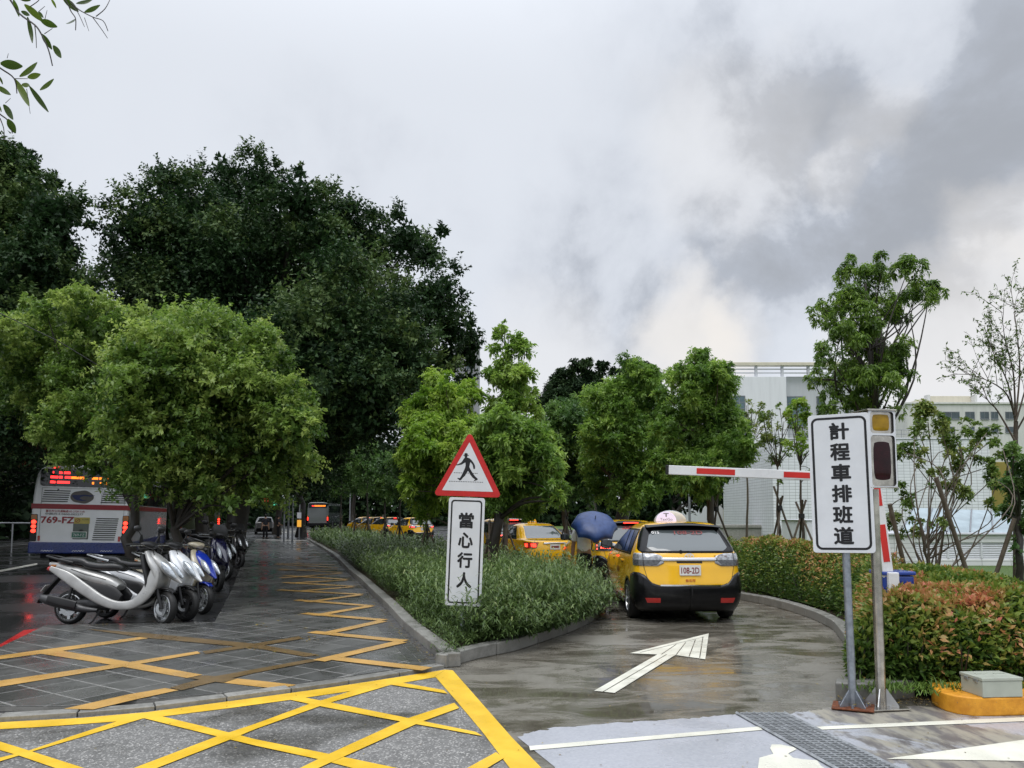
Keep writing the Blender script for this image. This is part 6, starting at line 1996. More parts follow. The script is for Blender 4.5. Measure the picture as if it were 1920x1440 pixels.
M_BARK = m_stone('bark_brown', (.040, .030, .021), (.105, .085, .062), .6, 26)
M_BARKD = m_stone('bark_dark', (.016, .013, .010), (.050, .042, .034), .55, 26)
M_STAKE = m_stone('wooden_stake', (.050, .036, .024), (.12, .095, .070), .6, 30)
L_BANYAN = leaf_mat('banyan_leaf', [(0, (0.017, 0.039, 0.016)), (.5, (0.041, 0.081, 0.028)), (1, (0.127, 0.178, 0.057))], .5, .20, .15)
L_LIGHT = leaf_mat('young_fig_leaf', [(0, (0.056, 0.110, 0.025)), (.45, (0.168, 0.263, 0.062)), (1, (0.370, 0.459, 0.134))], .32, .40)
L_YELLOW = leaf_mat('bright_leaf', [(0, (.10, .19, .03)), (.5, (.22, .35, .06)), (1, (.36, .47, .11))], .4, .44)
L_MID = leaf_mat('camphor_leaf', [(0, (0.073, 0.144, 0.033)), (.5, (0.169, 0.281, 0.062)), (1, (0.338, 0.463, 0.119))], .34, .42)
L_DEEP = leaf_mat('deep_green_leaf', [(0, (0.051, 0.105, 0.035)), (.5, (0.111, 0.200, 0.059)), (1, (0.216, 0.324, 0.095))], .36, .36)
L_TALL = leaf_mat('tall_tree_leaf', [(0, (0.050, 0.096, 0.022)), (.5, (0.120, 0.204, 0.042)), (1, (0.264, 0.372, 0.084))], .3, .40)
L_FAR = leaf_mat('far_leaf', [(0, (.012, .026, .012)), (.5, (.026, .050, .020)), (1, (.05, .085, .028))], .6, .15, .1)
L_SPARSE = leaf_mat('sparse_leaf', [(0, (.06, .105, .022)), (.5, (.125, .20, .045)), (1, (.24, .27, .08))], .4, .3)


def wob(p, q, n, amp, rng):
    p, q = np.array(p, float), np.array(q, float)
    out = [p + (q - p) * k / n + (rng.normal(size=3) * amp * math.sin(PI * k / n)) for k in range(n + 1)]
    return [Vector(x) for x in out]


def limbs(mb, base, top, r0, r1, targets, rng, n=9, start=(.35, .95), thin=.5, jit=.05, wobf=.45, lrand=False):
    """trunk with limbs to the targets, in one mesh"""
    tr = wob(base, top, n, min(.05 * (Vector(top) - Vector(base)).length * .5, r0 * wobf), rng)
    rad = [r0 * 1.35] + [r0 + (r1 - r0) * k / n for k in range(1, n + 1)]
    mb.tube(tr, rad, 10)
    for T in targets:
        T = Vector(T); best = None
        for k in range(int(n * start[0]), max(int(n * start[0]) + 1, int(n * start[1]))):
            p = tr[k]; c = (T - p).length + max(0, p.z - T.z) * 1.5
            if best is None or c < best[0]: best = (c, k)
        k = best[1]
        if lrand: k = int(rng.integers(int(n * start[0]) + 1, max(int(n * start[0]) + 2, min(n, best[1] + 1))))
        r = rad[k] * thin
        ln = (T - tr[k]).length
        mid = tr[k].lerp(T, .5) + Vector((0, 0, ln * .08))
        pts = [Vector(p) for p in catmull([np.array(tr[k]), np.array(mid) + rng.normal(size=3) * ln * jit, np.array(T)], 5)]
        mb.tube(pts, [max(.008, r * (1 - .8 * i / (len(pts) - 1))) for i in range(len(pts))], 7)
    return tr


def px_lobes(lst, Y, rng, depth=.8):
    out = []
    for q in lst:
        r = q[2] * Y / F_PX
        dy = q[3] if len(q) > 3 else rng.uniform(-depth, depth)
        out.append((tuple(D(q[0], q[1], Y + dy)), r))
    return out


def add_stakes(t, base, h, spread, rng, k=3, r=.028):
    a0 = rng.uniform(0, 6.28)
    for i in range(k):
        a = a0 + 2 * PI * i / k + rng.uniform(-.25, .25)
        foot = Vector((math.cos(a) * spread, math.sin(a) * spread, 0)); head = Vector((-math.cos(a) * spread * .22, -math.sin(a) * spread * .22, h * rng.uniform(.95, 1.15)))
        mb = MB(); mb.tube([foot, head], r, 8); mb.build('stake', M_STAKE, t, smooth=40)
    mb = MB(); mb.tube([(0, 0, h * .80), (0, 0, h * .86)], .075, 10); mb.build('binding', M_CARRUB, t)


def tree(name, label, base_px, Y, lobes_px, n, ln, wd, mat, seed, trunk=(.12, .05), bark=None, stakes=None, group=None, depth=.8, base_z=.12, top=None, cat='tree', ntarget=10, ttop=.62, lstart=(.35, .95), ljit=.05, rs=1.0, maxl=99, lrand=False, **k):
    rng = np.random.default_rng(seed)
    bx = D(base_px, 967, Y).x
    lob = px_lobes(lobes_px, Y, rng, depth); lob = [(c, r * rs) for c, r in lob]
    t = thing(name, label, cat, (bx, Y, base_z), 0, group)
    off = np.array([bx, Y, base_z])
    lob = [((c[0] - off[0], c[1] - off[1], c[2] - off[2]), r) for c, r in lob]
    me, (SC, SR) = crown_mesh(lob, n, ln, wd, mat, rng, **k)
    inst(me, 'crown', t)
    zs_ = sorted(l[0][2] for l in lob); cxm = float(np.mean([l[0][0] for l in lob])); tp = top if top is not None else (cxm * .6, 0., zs_[0] + (zs_[-1] - zs_[0]) * ttop)
    mb = MB()
    sel = rng.choice(len(SC), min(len(SC), ntarget), replace=False)
    tg = [l[0] for l in lob][:maxl] + [tuple(SC[j]) for j in sel]
    limbs(mb, (0, 0, -.1), tp, trunk[0], trunk[1], tg, rng, start=lstart, jit=ljit, lrand=lrand)
    mb.build('trunk', bark or M_BARK, t, smooth=50)
    if stakes: add_stakes(t, (0, 0, 0), *stakes, rng)
    return t


# --- large banyans over the path
big = dict(ln=.16, wd=.090, tri=True, maxl=9, ntarget=2, lv=(.5, 1.5), mat=L_BANYAN, twig=14, up=.4, sub=15, sp=(.55, 1.0), subr=(.24, .50), inner=.30, droop=.05, tb=(-.05, .85), twl=1.0)
tree('banyan_tree', 'tall dark banyan, widest of all, rising behind the bright fig trees', 430, 27,
     [(260, 430, 72), (330, 395, 75), (420, 375, 75), (490, 350, 60), (560, 375, 60), (620, 430, 68), (700, 462, 62), (760, 452, 52), (798, 480, 48), (815, 560, 62), (842, 620, 54), (838, 676, 42), (760, 640, 80), (700, 720, 80), (640, 600, 105), (520, 520, 130), (400, 520, 130), (280, 540, 100),
      (228, 500, 52), (560, 720, 130), (650, 800, 80), (560, 850, 90), (470, 800, 110), (720, 600, 90), (775, 715, 60), (308, 345, 30), (300, 322, 14), (415, 318, 16), (412, 300, 8), (487, 300, 14), (560, 322, 16), (655, 392, 12), (690, 400, 12), (745, 405, 17), (830, 432, 14), (600, 350, 14), (205, 440, 18), (880, 610, 16), (890, 650, 14),
      (350, 640, 120, 2.), (240, 660, 90, 2.), (440, 680, 120, 3.), (640, 480, 80), (560, 620, 120, 2.5), (660, 700, 110, 2.5), (480, 440, 80, 1.5), (360, 450, 80, 1.5), (868, 655, 34), (882, 638, 26), (886, 678, 24), (874, 712, 26), (850, 740, 34), (820, 770, 40), (800, 830, 40), (600, 700, 100, -6.), (700, 770, 75, -6.), (480, 740, 110, -6.), (650, 620, 100, -5.), (770, 690, 60, -5.), (570, 800, 80, -5.)], 430000, trunk=(.42, .12), bark=M_BARKD, seed=3, depth=2.2, base_z=0, **big)
tree('banyan_tree', 'tall dark banyan at the left edge, over the white bus', -60, 23,
     [(45, 312, 44), (20, 350, 70), (95, 345, 22), (92, 405, 62), (20, 450, 110), (112, 470, 58), (140, 400, 18), (60, 560, 110), (150, 535, 46), (-60, 400, 120), (-80, 560, 150), (30, 660, 110), (-40, 760, 140), (160, 600, 60), (168, 420, 12), (60, 760, 80)], 200000, trunk=(.45, .15), bark=M_BARKD, seed=4, depth=1.8, base_z=0, **big)

# --- bright figs in front of them
lite = dict(ln=.095, wd=.046, mat=L_LIGHT, twig=16, up=.26, sub=16, subr=(.20, .40), inner=.14, droop=.08, tb=(-.05, .85), sp=(.62, 1.36), twl=1.2, lv=(.4, 1.5), maxl=8, ntarget=4, cull=.75)
tree('fig_tree', 'bright green bushy fig overhanging the scooters, in front of the dark banyan', 320, 15,
     [(330, 655, 62), (420, 660, 66), (475, 700, 56), (530, 775, 50), (550, 815, 36), (500, 845, 66), (400, 760, 110), (300, 740, 80), (285, 830, 70), (400, 865, 70), (468, 885, 46), (335, 895, 42), (262, 890, 34), (535, 860, 36), (255, 700, 40), (550, 745, 24), (500, 640, 26), (340, 610, 22), (440, 612, 20), (390, 925, 26), (310, 925, 20), (575, 790, 14), (588, 800, 10), (572, 845, 14), (560, 715, 14), (532, 662, 15), (352, 592, 14), (425, 597, 11), (272, 655, 15), (430, 945, 16), (360, 950, 14), (482, 930, 16), (595, 812, 6), (455, 620, 12)],
     140000, trunk=(.17, .06), top=(.2, 0, 1.9), bark=M_BARKD, seed=5, depth=1.3, base_z=0, **lite)
tree('fig_tree', 'light green fig behind the overhanging one, its trunk in front of the white bus', 249, 17.5,
     [(60, 640, 56), (140, 605, 56), (122, 562, 26), (200, 622, 56), (130, 680, 80), (60, 700, 60), (90, 760, 70), (190, 760, 80), (230, 815, 60), (130, 815, 56), (178, 872, 34), (40, 740, 32), (-20, 650, 50), (20, 600, 24), (225, 590, 20), (70, 815, 26)],
     80000, trunk=(.17, .07), top=(.05, 0, 2.3), bark=M_BARKD, seed=6, depth=1.2, base_z=0, **lite)

# --- trees of the island
isl = dict(group='trees planted in the island', rs=.96, lv=(.5, 1.5), twl=1.05, sp=(.6, 1.32), subr=(.24, .46), up=.28, spread=.62)
tree('young_tree', 'bright yellow-green young tree rising behind the pedestrian sign', 880, 19.5, [(830, 748, 38), (800, 780, 40), (862, 790, 42), (820, 840, 46), (790, 825, 32), (875, 850, 38), (800, 882, 34), (850, 895, 38), (880, 745, 26), (800, 935, 30), (835, 720, 16), (778, 770, 20), (850, 935, 24), (775, 850, 22), (895, 800, 30), (900, 850, 26), (780, 905, 20), (880, 890, 26)],
     48000, .125, .044, L_YELLOW, 21, trunk=(.075, .03), stakes=(1.5, .55), twig=11, sub=13, hang=.16, droop=.25, tb=(.1, .9), depth=.9, inner=.05, **isl)
tree('young_tree', 'mid green tree with a leaning dark forked trunk, just right of the pedestrian sign', 918, 15.3, [(925, 858, 46), (985, 848, 50), (950, 806, 36), (1008, 890, 42), (960, 908, 46), (1012, 838, 34), (925, 925, 36), (985, 935, 34), (1034, 918, 20), (900, 880, 34), (905, 830, 22), (1040, 880, 16), (880, 905, 20)],
     54000, .108, .038, L_MID, 22, trunk=(.15, .05), bark=M_BARKD, stakes=(1.3, .35), twig=11, sub=13, hang=.14, droop=.2, tb=(.05, .85), depth=1., inner=.05, **isl)
tree('young_tree', 'tall slender tree with an airy pointed top against the sky', 948, 23, [(944, 640, 24), (960, 690, 34), (930, 700, 20), (984, 722, 26), (950, 750, 38), (930, 780, 26), (990, 772, 24), (945, 616, 11), (965, 655, 14), (920, 745, 16), (1000, 740, 10)],
     12000, .15, .056, L_MID, 23, trunk=(.09, .015), twig=8, sub=6, hang=.15, droop=.25, tb=(.3, .9), depth=.5, inner=.0, stakes=(1.5, .5), ttop=.95, **isl)
tree('young_tree', 'dark green dense tree between the slender tree and the blue umbrella', 1062, 30, [(1060, 812, 42), (1040, 850, 38), (1092, 842, 38), (1070, 890, 40), (1040, 782, 24), (1080, 782, 28), (1030, 900, 25), (1000, 800, 20), (1100, 890, 28), (1112, 830, 26), (1020, 860, 30), (1060, 930, 26), (1105, 930, 20), (1010, 930, 18)],
     42000, .165, .060, L_DEEP, 24, trunk=(.12, .04), twig=11, sub=13, hang=.1, tb=(.0, .75), depth=1.3, stakes=(1.8, .6), **isl)
tree('broad_tree', 'broad green tree with a thick dark trunk above the blue umbrella', 1160, 27.5, [(1180, 722, 38), (1200, 700, 24), (1150, 762, 42), (1210, 770, 42), (1140, 822, 38), (1180, 830, 50), (1230, 820, 38), (1130, 880, 34), (1190, 890, 44), (1240, 880, 32), (1226, 722, 22), (1150, 920, 24), (1215, 915, 24), (1190, 682, 10), (1120, 780, 18), (1255, 845, 26), (1110, 850, 24), (1120, 915, 24), (1180, 930, 24), (1250, 800, 20)],
     66000, .145, .052, L_MID, 25, trunk=(.30, .10), bark=M_BARKD, twig=11, sub=13, hang=.12, droop=.15, tb=(.0, .75), depth=1.6, **isl)
tree('broad_tree', 'rounded green tree with crossed support stakes, over the nearest taxi and barrier tip', 1343, 21, [(1320, 692, 28), (1346, 702, 24), (1290, 722, 32), (1330, 742, 44), (1370, 792, 28), (1282, 780, 38), (1330, 820, 54), (1368, 852, 32), (1270, 850, 32), (1300, 890, 38), (1350, 888, 32), (1262, 702, 16), (1318, 670, 10), (1245, 740, 16), (1260, 810, 26), (1248, 870, 22), (1385, 830, 18), (1390, 880, 16), (1310, 920, 24)],
     66000, .118, .040, L_MID, 26, trunk=(.13, .05), stakes=(2.1, .75, ), twig=11, sub=13, hang=.16, droop=.22, tb=(.0, .75), depth=1.2, base_z=.14, **isl)
tree('broad_tree', 'far dark spreading tree on the skyline between the slender and the broad trees', 1110, 62, [(1060, 732, 38), (1100, 708, 32), (1040, 762, 28), (1110, 752, 40), (1150, 742, 38), (1170, 702, 24), (1200, 722, 36), (1080, 762, 38), (1130, 690, 16), (1030, 735, 14), (1060, 700, 12)],
     50000, .26, .12, L_FAR, 27, trunk=(.4, .15), bark=M_BARKD, twig=10, sub=9, tb=(.1, .7), depth=2.5)
# saplings on staked trunks along the far part of the island
for k, (x, Y, lob) in enumerate(((640, 52, [(640, 905, 30), (625, 880, 26), (655, 880, 26), (640, 850, 22)]), (690, 44, [(690, 890, 34), (675, 860, 28), (705, 850, 30), (690, 920, 22)]), (722, 38, [(722, 900, 34), (740, 870, 30), (710, 870, 26), (725, 930, 20)]),
                                 (748, 34, [(750, 880, 38), (770, 850, 28), (735, 920, 26), (765, 905, 24)]), (800, 27, [(790, 905, 30), (815, 890, 26), (800, 940, 20)]), (665, 47, [(665, 880, 30), (660, 850, 24), (672, 915, 22)]))):
    lab = ('dim sapling nearest the distant bus, first of the staked row', 'dark sapling on crossed stakes right of the distant bus', 'staked sapling above the far taxi with the white plate', 'leafy staked sapling left of the bright young tree', 'small staked sapling close to the left of the pedestrian sign', 'slender dim sapling between the bus and the far taxis')[k]
    tree('sapling', lab, x, Y, lob, 9000, .006 * Y * .62, .0024 * Y * .62, L_DEEP if k != 4 else L_MID, 40 + k, trunk=(.06, .025), bark=M_BARKD, stakes=(1.5, .5), twig=9, sub=7, tb=(.1, .7), depth=.8, group='staked saplings in the island')

# --- right side
tree('street_tree', 'tall airy tree with open branches rising behind the light box', 1645, 17, [(1600, 525, 32), (1590, 497, 18), (1640, 525, 30), (1655, 492, 18), (1700, 512, 30), (1722, 550, 32), (1758, 548, 15), (1562, 560, 32), (1545, 588, 26), (1517, 580, 15), (1600, 590, 46), (1650, 580, 38), (1690, 590, 22), (1572, 640, 36), (1620, 660, 46), (1668, 655, 36), (1540, 690, 24), (1528, 722, 20), (1590, 720, 44), (1640, 730, 44), (1690, 712, 24), (1560, 762, 30), (1538, 762, 16), (1618, 780, 38), (1680, 765, 20), (1700, 560, 26)],
     34000, .105, .034, L_TALL, 28, trunk=(.11, .025), bark=M_BARKD, twig=9, sub=8, hang=.22, droop=.3, tb=(.08, .8), depth=.9, inner=.0, cull=.7, base_z=.16, ntarget=26, ttop=.82, ljit=.10, lrand=True, lstart=(.4, .95))
tree('sapling', 'thin sapling with sparse olive leaves on crossed stakes before the tiled wall', 1462, 20, [(1440, 800, 26), (1470, 790, 20), (1452, 842, 26), (1480, 852, 20), (1462, 765, 10), (1468, 900, 14), (1425, 830, 14)], 1500, .10, .042, L_SPARSE, 29, trunk=(.045, .012), stakes=(2.1, .62), twig=6, sub=5, tb=(.2, .9), depth=.4, inner=0, ntarget=16, base_z=.16, group='staked saplings on the right')
tree('sapling', 'thin sapling with fresh green leaves on crossed stakes beside the lettered lane sign', 1503, 19, [(1495, 772, 22), (1505, 800, 22), (1490, 830, 18), (1512, 850, 16), (1520, 880, 12), (1485, 800, 14)], 1900, .10, .042, L_YELLOW, 30, trunk=(.05, .012), stakes=(1.85, .6), twig=7, sub=5, hang=.1, tb=(.2, .8), depth=.4, inner=0, ntarget=12, base_z=.16, group='staked saplings on the right')
tree('sapling', 'nearly bare thin tree between the rounded tree and the white building', 1396, 24, [(1405, 790, 22), (1420, 770, 16), (1390, 820, 16), (1412, 830, 14), (1430, 800, 14), (1400, 760, 12)], 1000, .11, .046, L_SPARSE, 31, trunk=(.05, .012), twig=5, sub=5, tb=(.5, 1.), depth=.4, inner=0, ntarget=18, base_z=.16)
tree('shrub_tree', 'spreading open shrub tree with many stems, right of the light box', 1752, 13, [(1740, 792, 30), (1715, 800, 20), (1790, 812, 30), (1850, 812, 24), (1700, 850, 24), (1780, 868, 28), (1840, 880, 24), (1698, 930, 24), (1692, 985, 24), (1790, 930, 24), (1852, 955, 16), (1730, 985, 20), (1880, 840, 18), (1820, 845, 20), (1740, 900, 16), (1725, 860, 20), (1860, 900, 14), (1770, 985, 12)],
     6500, .085, .038, L_SPARSE, 32, trunk=(.042, .014), bark=M_STAKE, twig=6, sub=5, tb=(.2, .9), depth=.9, inner=0, ntarget=14, base_z=.16, top=(-.25, 0, 1.5), cat='tree', lstart=(.08, .95), ljit=.17, lrand=True)
tree('ivy_tree', 'leafy ivy-wrapped tree at the right edge of the lawn', 1908, 14.5, [(1905, 880, 26), (1915, 930, 30), (1895, 965, 22), (1890, 850, 20), (1920, 985, 24), (1908, 1030, 9), (1907, 1010, 10), (1907, 1050, 8), (1880, 905, 18)], 4200, .085, .045, L_DEEP, 33, trunk=(.08, .04), bark=M_BARKD, twig=7, sub=6, tb=(.1, .8), depth=.5, base_z=.16)

# stakes propped against the shrub tree: two crossing poles on the lawn
for lab, p0, p1, Y in (('long dark support pole slanting up from the lawn towards the shrub tree', (1835, 1068), (1755, 895), 12.4), ('shorter brown support pole slanting up to the right on the lawn', (1841, 1056), (1902, 972), 12.9), ('weathered pole leaning behind the raised barrier arm', (1712, 1050), (1668, 945), 12.8)):
    a, b = D(*p0, Y), D(*p1, Y - .3); a.z = .13
    mb = MB(); mb.tube([Vector((0, 0, 0)), b - a], .035, 10); tag(mb.build('support_pole', M_STAKE, None, smooth=40, loc=a), lab, 'pole')

# bare tree at the right edge
rng = np.random.default_rng(77)
Yb_ = 15.5; bb = D(1903, 1055, Yb_); bb.z = .14
bt = thing('bare_tree', 'nearly leafless tree with fine upright branches at the right edge', 'tree', bb, 0)
def bp(x, y, dy=0.): return D(x, y, Yb_ + dy) - bb
mb = MB(); mb.tube([Vector((0, 0, -.1)), bp(1906, 960), bp(1903, 860), bp(1905, 790)], [.07, .06, .05, .04], 10)
tips = []
def branch(pts, r0, lvl=0):
    P = [Vector(p) for p in catmull([np.array(p) for p in pts], 5)]
    mb.tube(P, [max(.003, r0 * (1 - .85 * i / (len(P) - 1))) for i in range(len(P))], 6)
    if lvl < 2:
        for k in range(9 if lvl == 0 else 4):
            i = int(rng.integers(int(len(P) * .3), len(P))); q = P[i]; dirn = (P[min(i + 1, len(P) - 1)] - P[max(i - 1, 0)]).normalized()
            l = rng.uniform(.35, .9) * (1 if lvl == 0 else .5)
            e = q + (dirn * .6 + Vector(rng.normal(size=3)) * .45 + Vector((0, 0, .45))).normalized() * l
            branch([q, q.lerp(e, .5) + Vector(rng.normal(size=3)) * .04, e], max(.004, r0 * .35), lvl + 1); tips.append((q, e))
for pts in ([(1905, 790), (1888, 740), (1855, 715), (1815, 702)], [(1905, 800), (1890, 720), (1862, 660), (1845, 610)], [(1904, 790), (1900, 700), (1885, 640), (1878, 585)], [(1905, 780), (1912, 690), (1905, 610), (1900, 570)], [(1905, 790), (1925, 720), (1940, 650), (1935, 600)], [(1905, 830), (1870, 770), (1852, 750), (1842, 720)], [(1905, 810), (1945, 740), (1980, 690), (1985, 640)]):
    branch([bp(x, y, rng.uniform(-.4, .4)) for x, y in pts], .022)
mb.build('trunk', M_STAKE, bt, smooth=50)
B = []
for a, b in tips:
    for k in range(7): B.append(np.array(a.lerp(b, rng.uniform(.4, 1.))))
B = np.array(B); n_ = len(B)
V, Q = leaf_quads(B, rng.normal(size=(n_, 3)) + np.array([0, 0, -.2]), rng.normal(size=(n_, 3)) * .5 + np.array([0, 0, 1]), rng.uniform(.05, .09, n_), .035)
inst(raw_mesh('crown', V, Q, rng.uniform(0, .6, n_), L_SPARSE), 'crown', bt)

# --- trees across the road and far beyond, dim under the banyans
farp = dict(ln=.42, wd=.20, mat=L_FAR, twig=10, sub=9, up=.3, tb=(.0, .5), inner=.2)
for k, (lab, x, Y, lob, n_) in enumerate((
    ('dark tree across the road at the left edge, beside the white bus', -20, 40, [(-40, 800, 90), (40, 820, 80), (0, 880, 70), (90, 860, 60), (-90, 880, 80), (30, 930, 40), (110, 900, 40), (60, 740, 60)], 9000),
    ('dark tree behind the white bus roof', 170, 46, [(150, 850, 70), (220, 830, 70), (180, 780, 60), (280, 850, 60), (110, 800, 50), (240, 900, 40)], 9000),
    ('dark tree across the road above the second bus', 360, 58, [(340, 860, 60), (400, 850, 60), (370, 800, 60), (310, 890, 40), (440, 880, 40)], 9000),
    ('dark tree over the far end of the slab path', 520, 70, [(500, 870, 55), (560, 850, 55), (530, 900, 40), (470, 880, 40), (600, 880, 40)], 9000),
    ('dark tree beyond the distant bus', 660, 112, [(640, 880, 45), (690, 870, 45), (600, 890, 40), (730, 890, 40), (660, 840, 40)], 9000),
    ('dim green tree beyond the far taxis', 800, 90, [(770, 890, 40), (820, 880, 45), (860, 890, 40), (800, 850, 35)], 8000),
    ('dim green tree beyond the parked saloon taxi', 960, 75, [(930, 900, 40), (980, 890, 45), (1030, 905, 40), (1000, 930, 24), (930, 930, 24)], 8000),
    ('dark green tree behind the concrete planter wall', 1400, 60, [(1400, 930, 34), (1430, 920, 32), (1370, 920, 34), (1415, 890, 28), (1440, 950, 20), (1385, 955, 18)], 9000),
    ('dim tree seen under the rounded tree, behind the nearest taxi', 1270, 66, [(1240, 920, 40), (1290, 915, 40), (1330, 925, 36), (1180, 925, 36), (1260, 950, 20), (1130, 930, 30)], 9000))):
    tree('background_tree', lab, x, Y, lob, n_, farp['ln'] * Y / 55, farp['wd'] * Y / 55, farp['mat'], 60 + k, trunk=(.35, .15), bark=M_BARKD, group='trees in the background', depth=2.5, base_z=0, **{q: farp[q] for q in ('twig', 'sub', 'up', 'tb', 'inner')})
for lab, X_, Y_ in (('tall dark tree added to shade the road beyond the banyan', -16.5, 41), ('tall dark tree added for shade above the second bus', -25., 55), ('tall dark tree added to shade the end of the path', -17., 62), ('tall dark tree added for shade across the road by the white bus', -27., 33)):  # crowns added to darken the road below, mostly hidden behind the banyan
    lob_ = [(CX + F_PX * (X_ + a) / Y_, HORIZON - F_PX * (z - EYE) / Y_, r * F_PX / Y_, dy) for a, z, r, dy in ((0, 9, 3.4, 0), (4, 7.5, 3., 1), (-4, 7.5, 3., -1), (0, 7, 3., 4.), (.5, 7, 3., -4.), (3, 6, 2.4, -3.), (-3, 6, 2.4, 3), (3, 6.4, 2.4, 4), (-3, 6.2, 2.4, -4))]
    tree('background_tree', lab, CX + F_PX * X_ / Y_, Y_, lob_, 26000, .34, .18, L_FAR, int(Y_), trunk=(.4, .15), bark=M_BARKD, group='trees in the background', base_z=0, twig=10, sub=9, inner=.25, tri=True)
rng = np.random.default_rng(99)
n_ = 60000
xx = rng.uniform(-150, 70, n_); yy = 128 + rng.uniform(0, 12, n_) - np.clip(-xx - 40, 0, 60) * .75
hh = 8.5 + 3 * np.sin(xx * .21) + 2 * np.sin(xx * .53 + 1) - np.clip((xx - 5) * .10, 0, 5.5)
zz_ = hh * rng.random(n_) ** 1.15
V, Q = leaf_quads(np.stack([xx, yy, zz_], 1), rng.normal(size=(n_, 3)), rng.normal(size=(n_, 3)) * .6 + np.array([0, -.5, 1]), rng.uniform(.7, 1.5, n_), .8)
m_ = 34000  # leaf mass added across the road, blocks light from the left
x2 = -36 - rng.uniform(0, 7, m_) - 2 * np.sin(np.arange(m_) * .7); y2 = rng.uniform(12, 118, m_); z2 = (9.5 + 2.5 * np.sin(y2 * .23)) * rng.random(m_)
V2, Q2 = leaf_quads(np.stack([x2, y2, z2], 1), rng.normal(size=(m_, 3)), rng.normal(size=(m_, 3)) * .6 + np.array([.5, 0, 1]), rng.uniform(.5, 1.1, m_), .55)
o = inst(raw_mesh('added_roadside_woods', V2, Q2, np.clip(rng.random(m_) * .6, 0, 1), L_FAR), 'added_roadside_woods', None); o['kind'] = 'stuff'
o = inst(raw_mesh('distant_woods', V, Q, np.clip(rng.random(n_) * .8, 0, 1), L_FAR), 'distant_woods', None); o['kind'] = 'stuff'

# ------------------------------------------------------------------ planting of the island: narrow-leaved stems
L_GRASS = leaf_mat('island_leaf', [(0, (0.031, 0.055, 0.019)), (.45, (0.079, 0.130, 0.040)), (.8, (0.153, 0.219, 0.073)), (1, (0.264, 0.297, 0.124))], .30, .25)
rng = np.random.default_rng(5)
ip = np.array(ISLAND)
def sample_poly(poly, n, ymax, rng, ymin=-1e9, bias=None):
    p = np.array(poly); lo, hi = p.min(0), p.max(0); lo[1] = max(lo[1], ymin); hi[1] = min(hi[1], ymax)
    out = []
    tot = 0
    while tot < n:
        q = rng.uniform(lo, hi, (n * 3, 2)); q = q[in_poly(q[:, 0], q[:, 1], poly)]
        if bias is not None: q = q[rng.random(len(q)) < bias(q)]
        out.append(q); tot += len(q)
    return np.concatenate(out)[:n]
def stems(pts, hmean, per, ln, wd, rng, lean=.25):
    n = len(pts)
    h = hmean * (rng.uniform(.6, 1.15, n) + .45 * (rng.random(n) < .10))
    dl = rng.normal(size=(n, 2)) * lean
    t = np.linspace(.25, 1, per)[None] + rng.uniform(-.08, .08, (n, per))
    B = np.zeros((n, per, 3)); B[..., 0] = pts[:, None, 0] + dl[:, None, 0] * h[:, None] * t ** 1.5; B[..., 1] = pts[:, None, 1] + dl[:, None, 1] * h[:, None] * t ** 1.5; B[..., 2] = .115 + h[:, None] * t
    az = rng.uniform(0, 2 * PI, (n, per)); el = rng.uniform(.35, 1.15, (n, per))
    A = np.stack([np.cos(az) * np.cos(el), np.sin(az) * np.cos(el), np.sin(el)], -1)
    N = np.stack([-np.cos(az) * np.sin(el), -np.sin(az) * np.sin(el), np.cos(el)], -1)
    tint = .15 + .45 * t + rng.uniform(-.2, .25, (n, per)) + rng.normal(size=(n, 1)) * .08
    L = ln * rng.uniform(.6, 1.3, (n, per))
    return B.reshape(-1, 3), A.reshape(-1, 3), N.reshape(-1, 3), L.ravel(), tint.ravel()
edge_l = kl
def edge_bias(q):
    dpath = poly_dist(q[:, 0], q[:, 1], kl, False)
    patch_ = .5 + .5 * np.sin(q[:, 0] * 3.1 + q[:, 1] * 1.7) * np.sin(q[:, 1] * 2.3 - q[:, 0])
    bare = np.clip(dpath / .85 - .25, .03, 1) if True else 1
    return np.where(q[:, 1] < 15, np.clip(bare * (.55 + .45 * patch_) , .04, 1), 1)
parts_ = []
p = sample_poly(ISLAND, 7000, 15.5, rng, bias=edge_bias); parts_.append(stems(p, .56, 9, .17, .021, rng)); p = sample_poly([(-.2, 10.6), (.9, 10.9), (1.15, 12.2), (1.2, 14.0), (.9, 14.4), (-.6, 14.4), (-.9, 13)], 1700, 1e9, rng); parts_.append(stems(p, .66, 11, .17, .021, rng))
p = sample_poly(ISLAND, 6500, 30, rng, 15.5); parts_.append(stems(p, .54, 8, .20, .028, rng))
p = sample_poly(ISLAND, 2600, 64, rng, 30); parts_.append(stems(p, .55, 6, .30, .06, rng))
# plants hanging over the lane kerb near the tip
q = np.array(resample(offset_line(resample([x for x in lane_line if x[1] < 18], .1), .02), .006)); q = q[q[:, 1] > 9.6]; q = q + rng.normal(size=q.shape) * .10 + np.array([-.01, .02]); parts_.append(stems(q, .42, 9, .17, .022, rng, .55)); q = np.array(resample(offset_line(resample([x for x in lane_line if x[1] < 17], .1), -.03), .012)); q = q[q[:, 1] > 9.9] + rng.normal(size=(int((q[:, 1] > 9.9).sum()), 2)) * .05; parts_.append(stems(q, .22, 7, .15, .02, rng, .8))
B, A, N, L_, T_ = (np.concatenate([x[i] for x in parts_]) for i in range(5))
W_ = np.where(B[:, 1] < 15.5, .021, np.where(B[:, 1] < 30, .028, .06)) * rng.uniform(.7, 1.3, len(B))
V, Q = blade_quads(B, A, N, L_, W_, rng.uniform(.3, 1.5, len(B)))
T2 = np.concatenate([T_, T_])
o = inst(raw_mesh('island_grass', V, Q, np.clip(T2, 0, 1), L_GRASS), 'island_grass', None); o['kind'] = 'stuff'
